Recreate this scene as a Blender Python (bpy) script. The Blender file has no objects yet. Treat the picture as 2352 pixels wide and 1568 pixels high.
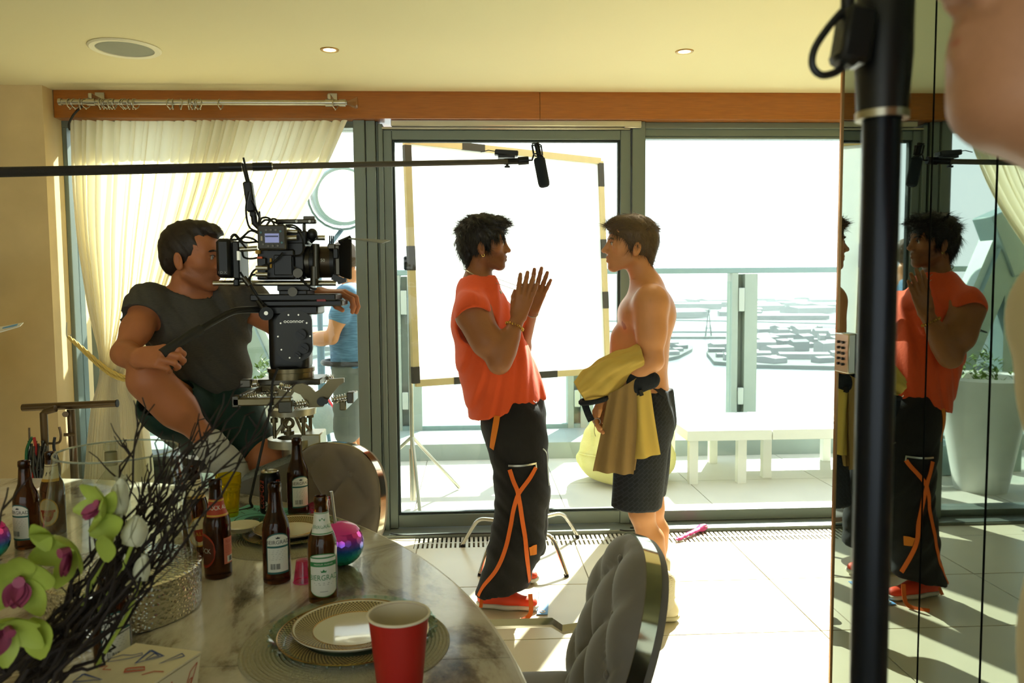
import bpy, bmesh, math, random
import numpy as np
from mathutils import Vector, Matrix
from mathutils.bvhtree import BVHTree
random.seed(7); RNG = np.random.default_rng(7)
S = bpy.context.scene
COL = S.collection
PI = math.pi
# ------------------------------------------------------------------ camera
F_PX, CAM_H = 1829.0, 1.48
PITCH, YAW, ROLL = math.radians(4.03), math.radians(2.8), math.radians(0.45)
_f = Vector((math.sin(YAW)*math.cos(PITCH), math.cos(YAW)*math.cos(PITCH), -math.sin(PITCH)))
_r0 = Vector((math.cos(YAW), -math.sin(YAW), 0)); _u0 = _r0.cross(_f)
_r = _r0*math.cos(ROLL) - _u0*math.sin(ROLL); _u = _r0*math.sin(ROLL) + _u0*math.cos(ROLL)
CAM = Vector((0, 0, CAM_H))
cd = bpy.data.cameras.new('camera'); cam = bpy.data.objects.new('camera', cd); COL.objects.link(cam)
cam.matrix_world = Matrix(((_r.x, _u.x, -_f.x, 0), (_r.y, _u.y, -_f.y, 0), (_r.z, _u.z, -_f.z, CAM_H), (0, 0, 0, 1)))
cd.sensor_width = 36; cd.lens = F_PX/2352*36; cd.clip_start = .02; cd.clip_end = 60000
cd.dof.use_dof = True; cd.dof.focus_distance = 3.3; cd.dof.aperture_fstop = 6.0
S.camera = cam
# ------------------------------------------------------------------ sky, sun, exposure
S.view_settings.view_transform = 'Standard'; S.view_settings.look = 'None'
S.view_settings.gamma = 1; S.view_settings.use_curve_mapping = False
S.view_settings.exposure = 0.18
S.cycles.use_denoising = True
S.cycles.max_bounces = 10; S.cycles.diffuse_bounces = 5; S.cycles.glossy_bounces = 4
S.cycles.use_adaptive_sampling = True; S.cycles.adaptive_threshold = .05; S.cycles.volume_bounces = 0
S.cycles.transparent_max_bounces = 16; S.cycles.transmission_bounces = 6
S.cycles.sample_clamp_indirect = 8
W = bpy.data.worlds.new('sky'); S.world = W; W.use_nodes = True
wn, wl = W.node_tree.nodes, W.node_tree.links; wn.clear()
wo = wn.new('ShaderNodeOutputWorld'); wb = wn.new('ShaderNodeBackground'); wl.new(wb.outputs[0], wo.inputs[0])
wt = wn.new('ShaderNodeTexCoord'); ws = wn.new('ShaderNodeSeparateXYZ'); wl.new(wt.outputs['Generated'], ws.inputs[0])
wr = wn.new('ShaderNodeValToRGB'); wl.new(ws.outputs['Z'], wr.inputs[0])
wr.color_ramp.elements[0].position = 0.0; wr.color_ramp.elements[0].color = (1, 1, .98, 1)
wr.color_ramp.elements[1].position = .7; wr.color_ramp.elements[1].color = (.80, .91, 1, 1)
wl.new(wr.outputs[0], wb.inputs[0]); wb.inputs[1].default_value = 2.3
SUN_AZ, SUN_EL = math.radians(24), math.radians(37)
TO_SUN = Vector((math.sin(SUN_AZ)*math.cos(SUN_EL), math.cos(SUN_AZ)*math.cos(SUN_EL), math.sin(SUN_EL)))
sd = bpy.data.lights.new('sun', 'SUN'); sd.energy = 19; sd.color = (1, .95, .84); sd.angle = math.radians(.7)
so = bpy.data.objects.new('sun', sd); COL.objects.link(so); so.location = (4, 9, 8)
so.rotation_euler = TO_SUN.to_track_quat('Z', 'Y').to_euler()
# ------------------------------------------------------------------ coordinates from the photograph
def ray(u, v): return _f + _r*((u-1176)/F_PX) - _u*((v-784)/F_PX)
def A(u, v, Y): d = ray(u, v); return CAM + d*(Y/d.y)
def AZ(u, v, z): d = ray(u, v); return CAM + d*((z-CAM_H)/d.z)
def AX(u, v, x): d = ray(u, v); return CAM + d*(x/d.x)
# ------------------------------------------------------------------ materials
def hexc(h):
    c = [int(h[i:i+2], 16)/255 for i in (0, 2, 4)]
    return tuple(x/12.92 if x <= .04045 else ((x+.055)/1.055)**2.4 for x in c)
MATS = {}
def M(name, col='808080', rough=.5, metal=0, var=.06, vs=12, bump=0, bs=60, trans=0, ior=1.45, sheen=0, coat=0, emit=0, spec=.5, attr=False, stretch=None, trl=0, alpha=1):
    if name in MATS: return MATS[name]
    m = bpy.data.materials.new(name); m.use_nodes = True; MATS[name] = m
    n, l = m.node_tree.nodes, m.node_tree.links; b = n['Principled BSDF']
    c = hexc(col) if isinstance(col, str) else col
    tc = n.new('ShaderNodeTexCoord'); src = tc.outputs['Object']
    if stretch:
        mp = n.new('ShaderNodeMapping'); mp.inputs['Scale'].default_value = stretch; l.new(src, mp.inputs[0]); src = mp.outputs[0]
    nz = n.new('ShaderNodeTexNoise'); nz.inputs['Scale'].default_value = vs; nz.inputs['Detail'].default_value = 5; l.new(src, nz.inputs['Vector'])
    mx = n.new('ShaderNodeMix'); mx.data_type = 'RGBA'
    mx.inputs[6].default_value = (*[x*(1-var) for x in c], 1); mx.inputs[7].default_value = (*[min(1, x*(1+var)) for x in c], 1)
    l.new(nz.outputs[0], mx.inputs[0]); out = mx.outputs[2]
    if attr:
        at = n.new('ShaderNodeAttribute'); at.attribute_name = 'Col'
        mm = n.new('ShaderNodeMix'); mm.data_type = 'RGBA'; mm.blend_type = 'MULTIPLY'; mm.inputs[0].default_value = 1
        l.new(out, mm.inputs[6]); l.new(at.outputs[0], mm.inputs[7]); out = mm.outputs[2]
    l.new(out, b.inputs['Base Color'])
    I = b.inputs
    I['Roughness'].default_value = rough; I['Metallic'].default_value = metal; I['IOR'].default_value = ior
    I['Transmission Weight'].default_value = trans; I['Sheen Weight'].default_value = sheen; I['Coat Weight'].default_value = coat
    I['Specular IOR Level'].default_value = spec; I['Alpha'].default_value = alpha
    if emit: I['Emission Color'].default_value = (*c, 1); I['Emission Strength'].default_value = emit
    if bump:
        nb = n.new('ShaderNodeTexNoise'); nb.inputs['Scale'].default_value = bs; nb.inputs['Detail'].default_value = 4; l.new(src, nb.inputs['Vector'])
        bp = n.new('ShaderNodeBump'); bp.inputs['Strength'].default_value = bump; bp.inputs['Distance'].default_value = .01
        l.new(nb.outputs[0], bp.inputs['Height']); l.new(bp.outputs[0], I['Normal'])
    if trl:
        t = n.new('ShaderNodeBsdfTranslucent'); l.new(out, t.inputs[0]); ms = n.new('ShaderNodeMixShader'); ms.inputs[0].default_value = trl
        o = n['Material Output']; l.new(b.outputs[0], ms.inputs[1]); l.new(t.outputs[0], ms.inputs[2]); l.new(ms.outputs[0], o.inputs[0])
    return m
def thin_glass(name, tint=(1, 1, 1), rough=0, ior=1.45, see=1.0):
    if name in MATS: return MATS[name]
    m = bpy.data.materials.new(name); m.use_nodes = True; MATS[name] = m
    n, l = m.node_tree.nodes, m.node_tree.links; n.remove(n['Principled BSDF'])
    t = n.new('ShaderNodeBsdfTransparent'); t.inputs[0].default_value = (*tint, 1)
    g = n.new('ShaderNodeBsdfGlossy'); g.inputs['Roughness'].default_value = rough
    fr = n.new('ShaderNodeFresnel'); fr.inputs[0].default_value = ior
    nz = n.new('ShaderNodeTexNoise'); nz.inputs['Scale'].default_value = 3
    bp = n.new('ShaderNodeBump'); bp.inputs['Strength'].default_value = .015; l.new(nz.outputs[0], bp.inputs['Height']); l.new(bp.outputs[0], g.inputs['Normal'])
    ge = n.new('ShaderNodeNewGeometry'); ma = n.new('ShaderNodeMath'); ma.operation = 'SUBTRACT'; ma.inputs[0].default_value = 1; l.new(ge.outputs['Backfacing'], ma.inputs[1])
    mu = n.new('ShaderNodeMath'); mu.operation = 'MULTIPLY'; l.new(fr.outputs[0], mu.inputs[0]); l.new(ma.outputs[0], mu.inputs[1])
    ms = n.new('ShaderNodeMixShader'); l.new(mu.outputs[0], ms.inputs[0]); l.new(t.outputs[0], ms.inputs[1]); l.new(g.outputs[0], ms.inputs[2])
    l.new(ms.outputs[0], n['Material Output'].inputs[0]); return m
# ------------------------------------------------------------------ mesh building
def V3(p): return Vector(p)
class MB:
    def __init__(s): s.v = []; s.f = []
    def add(s, vs, fs):
        o = len(s.v); s.v += [tuple(p) for p in vs]; s.f += [tuple(i+o for i in f) for f in fs]; return s
    def box(s, lo, hi, R=None, c=None, bev=0):
        (x0, y0, z0), (x1, y1, z1) = lo, hi
        if bev:
            b = bev; vs = []; fs = []
            rings = [(z0, b), (z0+b, 0), (z1-b, 0), (z1, b)]
            for z, i in rings:
                vs += [(x0+b, y0+i, z), (x1-b, y0+i, z), (x1-i, y0+b, z), (x1-i, y1-b, z), (x1-b, y1-i, z), (x0+b, y1-i, z), (x0+i, y1-b, z), (x0+i, y0+b, z)]
            for k in range(3):
                for j in range(8): fs.append((k*8+j, k*8+(j+1) % 8, k*8+8+(j+1) % 8, k*8+8+j))
            fs += [tuple(range(7, -1, -1)), tuple(range(24, 32))]
        else:
            vs = [(x0, y0, z0), (x1, y0, z0), (x1, y1, z0), (x0, y1, z0), (x0, y0, z1), (x1, y0, z1), (x1, y1, z1), (x0, y1, z1)]
            fs = [(3, 2, 1, 0), (4, 5, 6, 7), (0, 1, 5, 4), (1, 2, 6, 5), (2, 3, 7, 6), (3, 0, 4, 7)]
        if R is not None: vs = [R @ Vector(p) + (Vector(c) if c is not None else Vector()) for p in vs]
        return s.add(vs, fs)
    def cbox(s, c, size, R=None, bev=0):
        h = [x/2 for x in size]
        if R is None: return s.box([c[i]-h[i] for i in range(3)], [c[i]+h[i] for i in range(3)], bev=bev)
        return s.box([-x for x in h], h, R=R, c=c, bev=bev)
    def tube(s, pts, r, n=10, cap=True, flat=None, closed=False):
        pts = [Vector(p) for p in pts]; m = len(pts)
        rs = r if hasattr(r, '__len__') else [r]*m
        if len(rs) != m: rs = [rs[0]+(rs[-1]-rs[0])*i/(m-1) for i in range(m)]
        vs = []; fs = []; prev = None
        for i, p in enumerate(pts):
            t = (pts[min(i+1, m-1)]-pts[max(i-1, 0)]) if not closed else pts[(i+1) % m]-pts[i-1]
            if t.length < 1e-9: t = Vector((0, 0, 1))
            t.normalize()
            if prev is None:
                a = Vector((0, 0, 1)) if abs(t.z) < .9 else Vector((1, 0, 0)); x = t.cross(a).normalized()
            else:
                x = prev - t*prev.dot(t)
                x = x.normalized() if x.length > 1e-6 else t.orthogonal().normalized()
            prev = x; y = t.cross(x)
            for k in range(n):
                a = 2*PI*k/n; vs.append(p + (x*math.cos(a)+y*math.sin(a)*(flat or 1))*rs[i])
        for i in range(m if closed else m-1):
            j = (i+1) % m
            for k in range(n): fs.append((i*n+k, i*n+(k+1) % n, j*n+(k+1) % n, j*n+k))
        if cap and not closed: fs += [tuple(range(n-1, -1, -1)), tuple((m-1)*n+k for k in range(n))]
        return s.add(vs, fs)
    def cyl(s, a, b, r, r2=None, n=20): return s.tube([a, b], [r, r if r2 is None else r2], n)
    def lathe(s, prof, c=(0, 0, 0), n=32, R=None, ax=None, a0=0, a1=2*PI, cap=False):
        # prof: (radius, height) list
        c = Vector(c); full = abs(a1-a0-2*PI) < 1e-6; vs = []; fs = []; m = len(prof); N = n if full else n+1
        for r, z in prof:
            for k in range(N):
                a = a0+(a1-a0)*k/n; p = Vector((r*math.cos(a), r*math.sin(a), z)); vs.append(c + (R @ p if R else p))
        for i in range(m-1):
            for k in range(n):
                k2 = (k+1) % N; fs.append((i*N+k, i*N+k2, (i+1)*N+k2, (i+1)*N+k))
        if full and cap:
            if prof[0][0] > 1e-6: fs.append(tuple(range(N-1, -1, -1)))
            if prof[-1][0] > 1e-6: fs.append(tuple((m-1)*N+k for k in range(N)))
        return s.add(vs, fs)
    def ball(s, c, r, n=12, m=8, sc=(1, 1, 1), R=None):
        vs = []; fs = []; c = Vector(c)
        for i in range(m+1):
            t = PI*i/m
            for k in range(n):
                a = 2*PI*k/n; p = Vector((r*sc[0]*math.sin(t)*math.cos(a), r*sc[1]*math.sin(t)*math.sin(a), -r*sc[2]*math.cos(t))); vs.append(c+(R @ p if R else p))
        for i in range(m):
            for k in range(n): fs.append((i*n+k, i*n+(k+1) % n, (i+1)*n+(k+1) % n, (i+1)*n+k))
        return s.add(vs, fs)
    def poly(s, pts, d):
        # flat outline extruded along vector d
        pts = [Vector(p) for p in pts]; d = Vector(d); n = len(pts)
        return s.add(pts+[p+d for p in pts], [tuple(range(n-1, -1, -1)), tuple(range(n, 2*n))]+[(i, (i+1) % n, n+(i+1) % n, n+i) for i in range(n)])
    def torus(s, c, R0, r, Rm=None, n=24, k=8, a0=0, a1=2*PI):
        c = Vector(c); full = abs(a1-a0-2*PI) < 1e-6; N = n if full else n+1
        pts = []
        for i in range(N):
            a = a0+(a1-a0)*i/n; p = Vector((R0*math.cos(a), R0*math.sin(a), 0)); pts.append(c+(Rm @ p if Rm else p))
        return s.tube(pts, r, k, closed=full)
    def grid(s, P):
        # P: rows x cols of points
        P = [[Vector(p) for p in row] for row in P]; m, n = len(P), len(P[0])
        return s.add([p for row in P for p in row], [(i*n+j, i*n+j+1, (i+1)*n+j+1, (i+1)*n+j) for i in range(m-1) for j in range(n-1)])
    def ribbon(s, pts, w, nrm, th=.002):
        # strap of width w along pts; nrm = outward normals (one or per point)
        pts = [Vector(p) for p in pts]; m = len(pts); vs = []; fs = []
        for i, p in enumerate(pts):
            t = (pts[min(i+1, m-1)]-pts[max(i-1, 0)]).normalized(); nn = Vector(nrm[i] if isinstance(nrm, list) else nrm)
            x = t.cross(nn).normalized(); ww = (w[i] if hasattr(w, '__len__') else w)/2
            vs += [p-x*ww, p+x*ww, p+x*ww+nn*th, p-x*ww+nn*th]
        for i in range(m-1):
            for k in range(4): fs.append((i*4+k, i*4+(k+1) % 4, i*4+4+(k+1) % 4, i*4+4+k))
        fs += [(3, 2, 1, 0), ((m-1)*4, (m-1)*4+1, (m-1)*4+2, (m-1)*4+3)]
        return s.add(vs, fs)
    def xf(s, R, t=(0, 0, 0)):
        t = Vector(t); s.v = [tuple(R @ Vector(p)+t) for p in s.v]; return s
def mesh_of(name, vs, fs, mat, sharp=40):
    me = bpy.data.meshes.new(name)
    if isinstance(vs, np.ndarray):
        me.vertices.add(len(vs)); me.vertices.foreach_set('co', vs.astype(np.float32).ravel())
        k = fs.shape[1]; me.loops.add(len(fs)*k); me.loops.foreach_set('vertex_index', fs.astype(np.int32).ravel())
        me.polygons.add(len(fs)); me.polygons.foreach_set('loop_start', np.arange(0, len(fs)*k, k, dtype=np.int32))
        me.update(calc_edges=True)
    else:
        me.from_pydata([tuple(p) for p in vs], [], fs)
    me.validate(); me.update()
    if mat: me.materials.append(mat)
    me.polygons.foreach_set('use_smooth', [True]*len(me.polygons))
    if sharp: me.set_sharp_from_angle(angle=math.radians(sharp))
    return me
def wm(o):
    b = o.matrix_basis.copy()
    return b if o.parent is None else wm(o.parent) @ o.matrix_parent_inverse @ b
def adopt(o, parent, local):
    if parent is not None:
        o.parent = parent
        if not local: o.matrix_parent_inverse = wm(parent).inverted()
def tag(o, label=None, cat=None, group=None, kind=None):
    if label: o['label'] = label
    if cat: o['category'] = cat
    if group: o['group'] = group
    if kind: o['kind'] = kind
    return o
def obj(name, mb, mat, parent=None, local=False, label=None, cat=None, group=None, kind=None, sharp=40, loc=None):
    me = mb if isinstance(mb, bpy.types.Mesh) else mesh_of(name, mb.v, mb.f, mat, sharp)
    if isinstance(mb, MB) and mb.f:
        bm = bmesh.new(); bm.from_mesh(me); bmesh.ops.recalc_face_normals(bm, faces=bm.faces); bm.to_mesh(me); bm.free()
    o = bpy.data.objects.new(name, me); COL.objects.link(o)
    if loc is not None: o.location = loc
    adopt(o, parent, local)
    return tag(o, label, cat, group, kind)
def thing(name, label, cat, loc=(0, 0, 0), rz=0, group=None, kind=None):
    o = bpy.data.objects.new(name, None); COL.objects.link(o); o.location = loc; o.rotation_euler = (0, 0, rz); o.empty_display_size = .05
    return tag(o, label, cat, group, kind)
def dup(root, loc, rz=0, label=None, parent=None):
    def cp(o, par):
        c = o.copy(); COL.objects.link(c); c.parent = par
        for ch in o.children: cp(ch, c)
        return c
    r = cp(root, parent); r.location = loc; r.rotation_euler = (0, 0, rz)
    if label: r['label'] = label
    return r
def Rz(a): return Matrix.Rotation(a, 3, 'Z')
def Rx(a): return Matrix.Rotation(a, 3, 'X')
def Ry(a): return Matrix.Rotation(a, 3, 'Y')
def frame_to(d, up=(0, 0, 1)):
    # rotation whose z axis is d
    z = Vector(d).normalized(); x = Vector(up).cross(z)
    if x.length < 1e-5: x = Vector((1, 0, 0)).cross(z)
    x.normalize(); y = z.cross(x); return Matrix((x, y, z)).transposed()
def spline(pts, n=8):
    P = [Vector(p) for p in pts]; out = []
    for i in range(len(P)-1):
        p0 = P[max(i-1, 0)]; p1 = P[i]; p2 = P[i+1]; p3 = P[min(i+2, len(P)-1)]
        for k in range(n):
            t = k/n; out.append(.5*((2*p1)+(p2-p0)*t+(2*p0-5*p1+4*p2-p3)*t*t+(3*p1-p0-3*p2+p3)*t**3))
    return out+[P[-1]]
_TX = {}
def text_mesh(s, size, align='CENTER', shear=0):
    c = bpy.data.curves.new('t', 'FONT'); c.body = s; c.size = size; c.align_x = align; c.align_y = 'CENTER'; c.shear = shear; c.resolution_u = 3
    o = bpy.data.objects.new('t', c); COL.objects.link(o)
    me = bpy.data.meshes.new_from_object(o.evaluated_get(bpy.context.evaluated_depsgraph_get()))
    vs = [v.co.copy() for v in me.vertices]; fs = [tuple(p.vertices) for p in me.polygons]
    bpy.data.objects.remove(o); bpy.data.curves.remove(c); bpy.data.meshes.remove(me)
    return vs, fs
def lettering(name, s, size, fn, mat, parent, local=False, shear=0, sx=1, **k):
    vs, fs = text_mesh(s, size, shear=shear)
    mb = MB(); mb.add([fn(p.x*sx, p.y) for p in vs], fs)
    return obj(name, mesh_of(name, mb.v, mb.f, mat), mat, parent, local, **k)
# ------------------------------------------------------------------ smooth solid modelling on a grid (bodies, clothes, cushions)
def smin(a, b, k):
    h = np.maximum(k-np.abs(a-b), 0)/k
    return np.minimum(a, b)-h*h*k*.25
class Sdf:
    def __init__(s): s.ops = []
    def _push(s, fn, lo, hi, k, op): s.ops.append((fn, np.array(lo)-k-.02, np.array(hi)+k+.02, k, op)); return s
    def rc(s, a, b, ra, rb=None, k=.03, n=None, q=1., op='u'):
        a = np.array(a, float); b = np.array(b, float); rb = ra if rb is None else rb
        if n is not None: n = np.array(n, float); n = n/np.linalg.norm(n)
        ba = b-a
        if n is not None: ba = ba+n*(ba@n)*(1/q-1)
        L = max(ba@ba, 1e-9)
        def fn(X, Y, Z):
            px, py, pz = X-a[0], Y-a[1], Z-a[2]
            if n is not None:
                t = (px*n[0]+py*n[1]+pz*n[2])*(1/q-1); px, py, pz = px+n[0]*t, py+n[1]*t, pz+n[2]*t
            h = np.clip((px*ba[0]+py*ba[1]+pz*ba[2])/L, 0, 1)
            d = np.sqrt((px-h*ba[0])**2+(py-h*ba[1])**2+(pz-h*ba[2])**2)-(ra+(rb-ra)*h)
            return d*(min(q, 1) if n is not None else 1)
        R = max(ra, rb)*max(1, q)
        return s._push(fn, np.minimum(a, b)-R, np.maximum(a, b)+R, k, op)
    def el(s, c, r, R=None, k=.03, op='u'):
        c = np.array(c, float); r = np.array(r, float); Rm = np.eye(3) if R is None else np.array(R)
        def fn(X, Y, Z):
            px, py, pz = X-c[0], Y-c[1], Z-c[2]
            q = [px*Rm[0, i]+py*Rm[1, i]+pz*Rm[2, i] for i in range(3)]
            k0 = np.sqrt(sum((q[i]/r[i])**2 for i in range(3))); k1 = np.sqrt(sum((q[i]/r[i]**2)**2 for i in range(3)))
            return k0*(k0-1)/np.maximum(k1, 1e-6)
        m = r.max(); return s._push(fn, c-m, c+m, k, op)
    def bx(s, c, h, rr, R=None, k=.01, op='u'):
        c = np.array(c, float); h = np.array(h, float)-rr; Rm = np.eye(3) if R is None else np.array(R)
        def fn(X, Y, Z):
            px, py, pz = X-c[0], Y-c[1], Z-c[2]
            q = [np.abs(px*Rm[0, i]+py*Rm[1, i]+pz*Rm[2, i])-h[i] for i in range(3)]
            return np.sqrt(sum(np.maximum(t, 0)**2 for t in q))+np.minimum(np.maximum(np.maximum(q[0], q[1]), q[2]), 0)-rr
        m = np.linalg.norm(h)+rr; return s._push(fn, c-m, c+m, k, op)
    def half(s, p, n, k=.004):
        p = np.array(p, float); n = np.array(n, float); n = n/np.linalg.norm(n)
        s.ops.append((lambda X, Y, Z: (X-p[0])*n[0]+(Y-p[1])*n[1]+(Z-p[2])*n[2], None, None, k, 'i')); return s
    def disp(s, fn): s.ops.append((fn, None, None, 0, 'd')); return s
    def eval(s, lo, hi, res):
        ax = [np.arange(lo[i], hi[i]+res, res, dtype=np.float32) for i in range(3)]
        F = np.full([len(a) for a in ax], 1.0, np.float32)
        for fn, bl, bh, k, op in s.ops:
            if bl is None: sl = [slice(0, len(a)) for a in ax]
            else:
                sl = [slice(max(0, int((bl[i]-lo[i])/res)), max(0, min(len(ax[i]), int((bh[i]-lo[i])/res)+2))) for i in range(3)]
                if any(q.stop <= q.start for q in sl): continue
            X, Y, Z = ax[0][sl[0]][:, None, None], ax[1][sl[1]][None, :, None], ax[2][sl[2]][None, None, :]
            d = fn(X, Y, Z); sl = tuple(sl)
            if op == 'u': F[sl] = smin(F[sl], d, k)
            elif op == 's': F[sl] = -smin(-F[sl], d, k)
            elif op == 'i': F[sl] = -smin(-F[sl], -d, max(k, 1e-5))
            elif op == 'd': F[sl] = F[sl]+d
        return F
    def bounds(s):
        b = [(o[1], o[2]) for o in s.ops if o[4] == 'u']
        return np.min([x[0] for x in b], 0), np.max([x[1] for x in b], 0)
    def mesh(s, res, fine=(), lo=None, hi=None):
        # fine: list of (lo, hi, res) boxes meshed at a finer pitch inside the same surface
        if lo is None: lo, hi = s.bounds()
        Vs, Fs = nets(s.eval(lo, hi, res), lo, res)
        if len(Fs) and len(fine):
            c = Vs[Fs].mean(1); keep = np.ones(len(Fs), bool)
            for l, h, r in fine: keep &= ~np.all((c > np.array(l)+res*.9) & (c < np.array(h)-res*.9), 1)
            Fs = Fs[keep]
        vv, ff = [Vs], [Fs]; o = len(Vs)
        for l, h, r in fine:
            a, b = nets(s.eval(l, h, r), l, r); vv.append(a); ff.append(b+o); o += len(a)
        return np.concatenate(vv), np.concatenate(ff)
def nets(F, lo, res):
    inn = F < 0
    s8 = [inn[i:F.shape[0]-1+i, j:F.shape[1]-1+j, k:F.shape[2]-1+k] for i in (0, 1) for j in (0, 1) for k in (0, 1)]
    cnt = sum(x.astype(np.int8) for x in s8); act = (cnt > 0) & (cnt < 8)
    idx = np.argwhere(act); n = len(idx)
    if n == 0: return np.zeros((0, 3)), np.zeros((0, 4), int)
    imap = np.full(act.shape, -1, np.int64); imap[act] = np.arange(n)
    co = [(i, j, k) for i in (0, 1) for j in (0, 1) for k in (0, 1)]
    val = [F[idx[:, 0]+i, idx[:, 1]+j, idx[:, 2]+k] for i, j, k in co]
    acc = np.zeros((n, 3)); w = np.zeros(n)
    for a in range(8):
        for b in range(a+1, 8):
            if sum(abs(co[a][q]-co[b][q]) for q in range(3)) != 1: continue
            m = (val[a] < 0) != (val[b] < 0); t = np.where(m, val[a]/np.where(m, val[a]-val[b], 1), 0)
            p = np.array(co[a])[None]+t[:, None]*(np.array(co[b])-np.array(co[a]))[None]
            acc += p*m[:, None]; w += m
    P = (idx+acc/w[:, None])*res+np.array(lo)
    Q = []
    for ax in range(3):
        o1, o2 = [(1, 2), (2, 0), (0, 1)][ax]
        sl0 = [slice(None)]*3; sl1 = [slice(None)]*3; sl0[ax] = slice(0, -1); sl1[ax] = slice(1, None)
        ch = inn[tuple(sl0)] != inn[tuple(sl1)]; e = np.argwhere(ch)
        e = e[(e[:, o1] > 0) & (e[:, o2] > 0) & (e[:, o1] < F.shape[o1]-1) & (e[:, o2] < F.shape[o2]-1)]
        flip = inn[tuple(sl0)][e[:, 0], e[:, 1], e[:, 2]]
        d1 = np.zeros(3, int); d1[o1] = 1; d2 = np.zeros(3, int); d2[o2] = 1
        g = lambda x: imap[x[:, 0], x[:, 1], x[:, 2]]
        q = np.stack([g(e-d1-d2), g(e-d2), g(e), g(e-d1)], 1); q[~flip] = q[~flip][:, ::-1]; Q.append(q)
    Q = np.concatenate(Q); return P, Q[(Q >= 0).all(1)]
def relax(Vs, Fs, it=1):
    for _ in range(it):
        acc = np.zeros_like(Vs); w = np.zeros(len(Vs))
        for i in range(4):
            a, b = Fs[:, i], Fs[:, (i+1) % 4]
            for x, y in ((a, b), (b, a)):
                np.add.at(acc, x, Vs[y]); np.add.at(w, x, 1)
        m = w > 0; Vs = Vs.copy(); Vs[m] = Vs[m]*.4+.6*acc[m]/w[m][:, None]
    return Vs
def solid(name, sdf, res, mat, parent=None, fine=(), smooth=1, color=None, lo=None, hi=None, **k):
    Vs, Fs = sdf.mesh(res, fine, lo, hi)
    if smooth: Vs = relax(Vs, Fs, smooth)
    me = mesh_of(name, Vs, Fs, mat, 0)
    if color is not None:
        ca = me.color_attributes.new('Col', 'FLOAT_COLOR', 'POINT'); c = np.ones((len(Vs), 4), np.float32); c[:, :3] = color(np.array(Vs)) if callable(color) else color
        if len(me.vertices) == len(Vs): ca.data.foreach_set('color', c.ravel())
    return obj(name, me, mat, parent, **k)
def wrinkle(amp, freq, d=(1, 0, 0), seed=0, mask=None):
    # folds running across direction d, bent by slow waves
    r = np.random.default_rng(seed); ph = r.uniform(0, 6.28, 8); d = np.array(d, float)/np.linalg.norm(d)
    def fn(X, Y, Z):
        t = X*d[0]+Y*d[1]+Z*d[2]
        b = .35*np.sin(7*X+5*Z+ph[0])+.3*np.sin(9*Y-6*Z+ph[1])+.25*np.sin(11*X+8*Y+ph[2])
        w = amp*(np.sin(freq*t+3*b+ph[3])*.6+np.sin(freq*1.9*t+4*b+ph[4])*.4)*(.55+.45*np.sin(6*X+7*Z+4*Y+ph[5]))
        return (w*(mask(X, Y, Z) if mask else 1)).astype(np.float32)
    return fn
# ================================================================== the room
HC, WY = 2.59, 4.745      # ceiling height, inner face of the window wall
m_tile = M('pale_stone_tile', 'CFC6AC', .28, var=.10, vs=3.0, spec=.5)
m_grout = M('tile_joint', 'A79F8A', .9)
m_ceil = M('cream_ceiling_paint', 'E6DBAE', .85, var=.02, vs=2)
m_plas = M('ochre_plaster', 'D5BC8A', .8, var=.16, vs=4.5, bump=.25, bs=9)
m_wall = M('cream_wall_paint', 'D9C99C', .85, var=.05, vs=2)
m_alu = M('grey_green_aluminium', '6F7A74', .38, .35, var=.05, vs=5)
m_alud = M('dark_gasket', '24302F', .6)
m_pane = thin_glass('window_glass', (.93, .975, .965), 0, 1.5)
m_chrome = M('polished_steel', 'D8D4CC', .12, 1.0, var=.03)
m_steel = M('brushed_steel', 'B9B3A2', .3, 1.0, var=.06)
m_black = M('black_plastic', '141413', .42, var=.15)
m_blackm = M('black_metal', '1A1A1A', .33, .6, var=.12)
m_rubber = M('black_rubber', '101010', .7)
m_white = M('white_lacquer', 'E9E9E2', .35, var=.02)

floor = obj('floor', MB().box((-4.2, -3, -.1), (3.2, WY-.31, -.006)), m_grout, kind='structure', label='pale stone tiled floor')
tm = mesh_of('tile', *(lambda b: (b.v, b.f))(MB().box((.0025, .0025, -.006), (.8975, .5975, 0), bev=.0015)), m_tile)
j = 0
for ix in range(7):
    for iy in range(8):
        x = -3.03+ix*.9; y = WY-.31-.6*(iy+1)
        if ix >= 6 and iy > 3: continue
        t = obj('tile', tm, None, floor, loc=(x, y, 0)); t.rotation_euler = (0, 0, 0)
obj('ceiling', MB().box((-4.2, -3, HC), (3.2, WY+.2, HC+.15)), m_ceil, kind='structure', label='cream painted ceiling')
obj('wall_left', MB().box((-4.2, 4.555, -.1), (-2.335, WY+.25, HC)), m_plas, kind='structure', label='ochre mottled plaster pier left of the curtain')
obj('wall_side', MB().box((-4.35, -3, -.1), (-4.2, 4.8, HC)), m_wall, kind='structure', label='cream side wall')
obj('wall_back', MB().box((-4.35, -3.15, -.1), (3.35, -3, .12)).box((-4.35, -3.15, 2.42), (3.35, -3, HC)).box((-4.35, -3.15, .12), (-4.1, -3, 2.42)).box((2.9, -3.15, .12), (3.35, -3, 2.42)), m_wall, kind='structure', label='cream wall behind the photographer')
w4 = obj('fill_window', MB().box((-4.1, -3.12, .12), (2.9, -3.02, .18)), m_alu, kind='structure', label='unseen window band added behind the photographer for fill light')  # unseen glazing added so sky light fills the room from behind
for x in (-4.1, -2.35, -.6, 1.15, 2.84): obj('mullion', MB().box((x, -3.12, .18), (x+.06, -3.02, 2.42)), m_alu, w4)
obj('pane', MB().box((-4.1, -3.075, .18), (2.9, -3.065, 2.42)), m_pane, w4)
obj('wall_far_right', MB().box((3.2, -3, -.1), (3.35, WY+.2, HC)), m_wall, kind='structure', label='cream wall behind the mirror partition')
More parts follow.
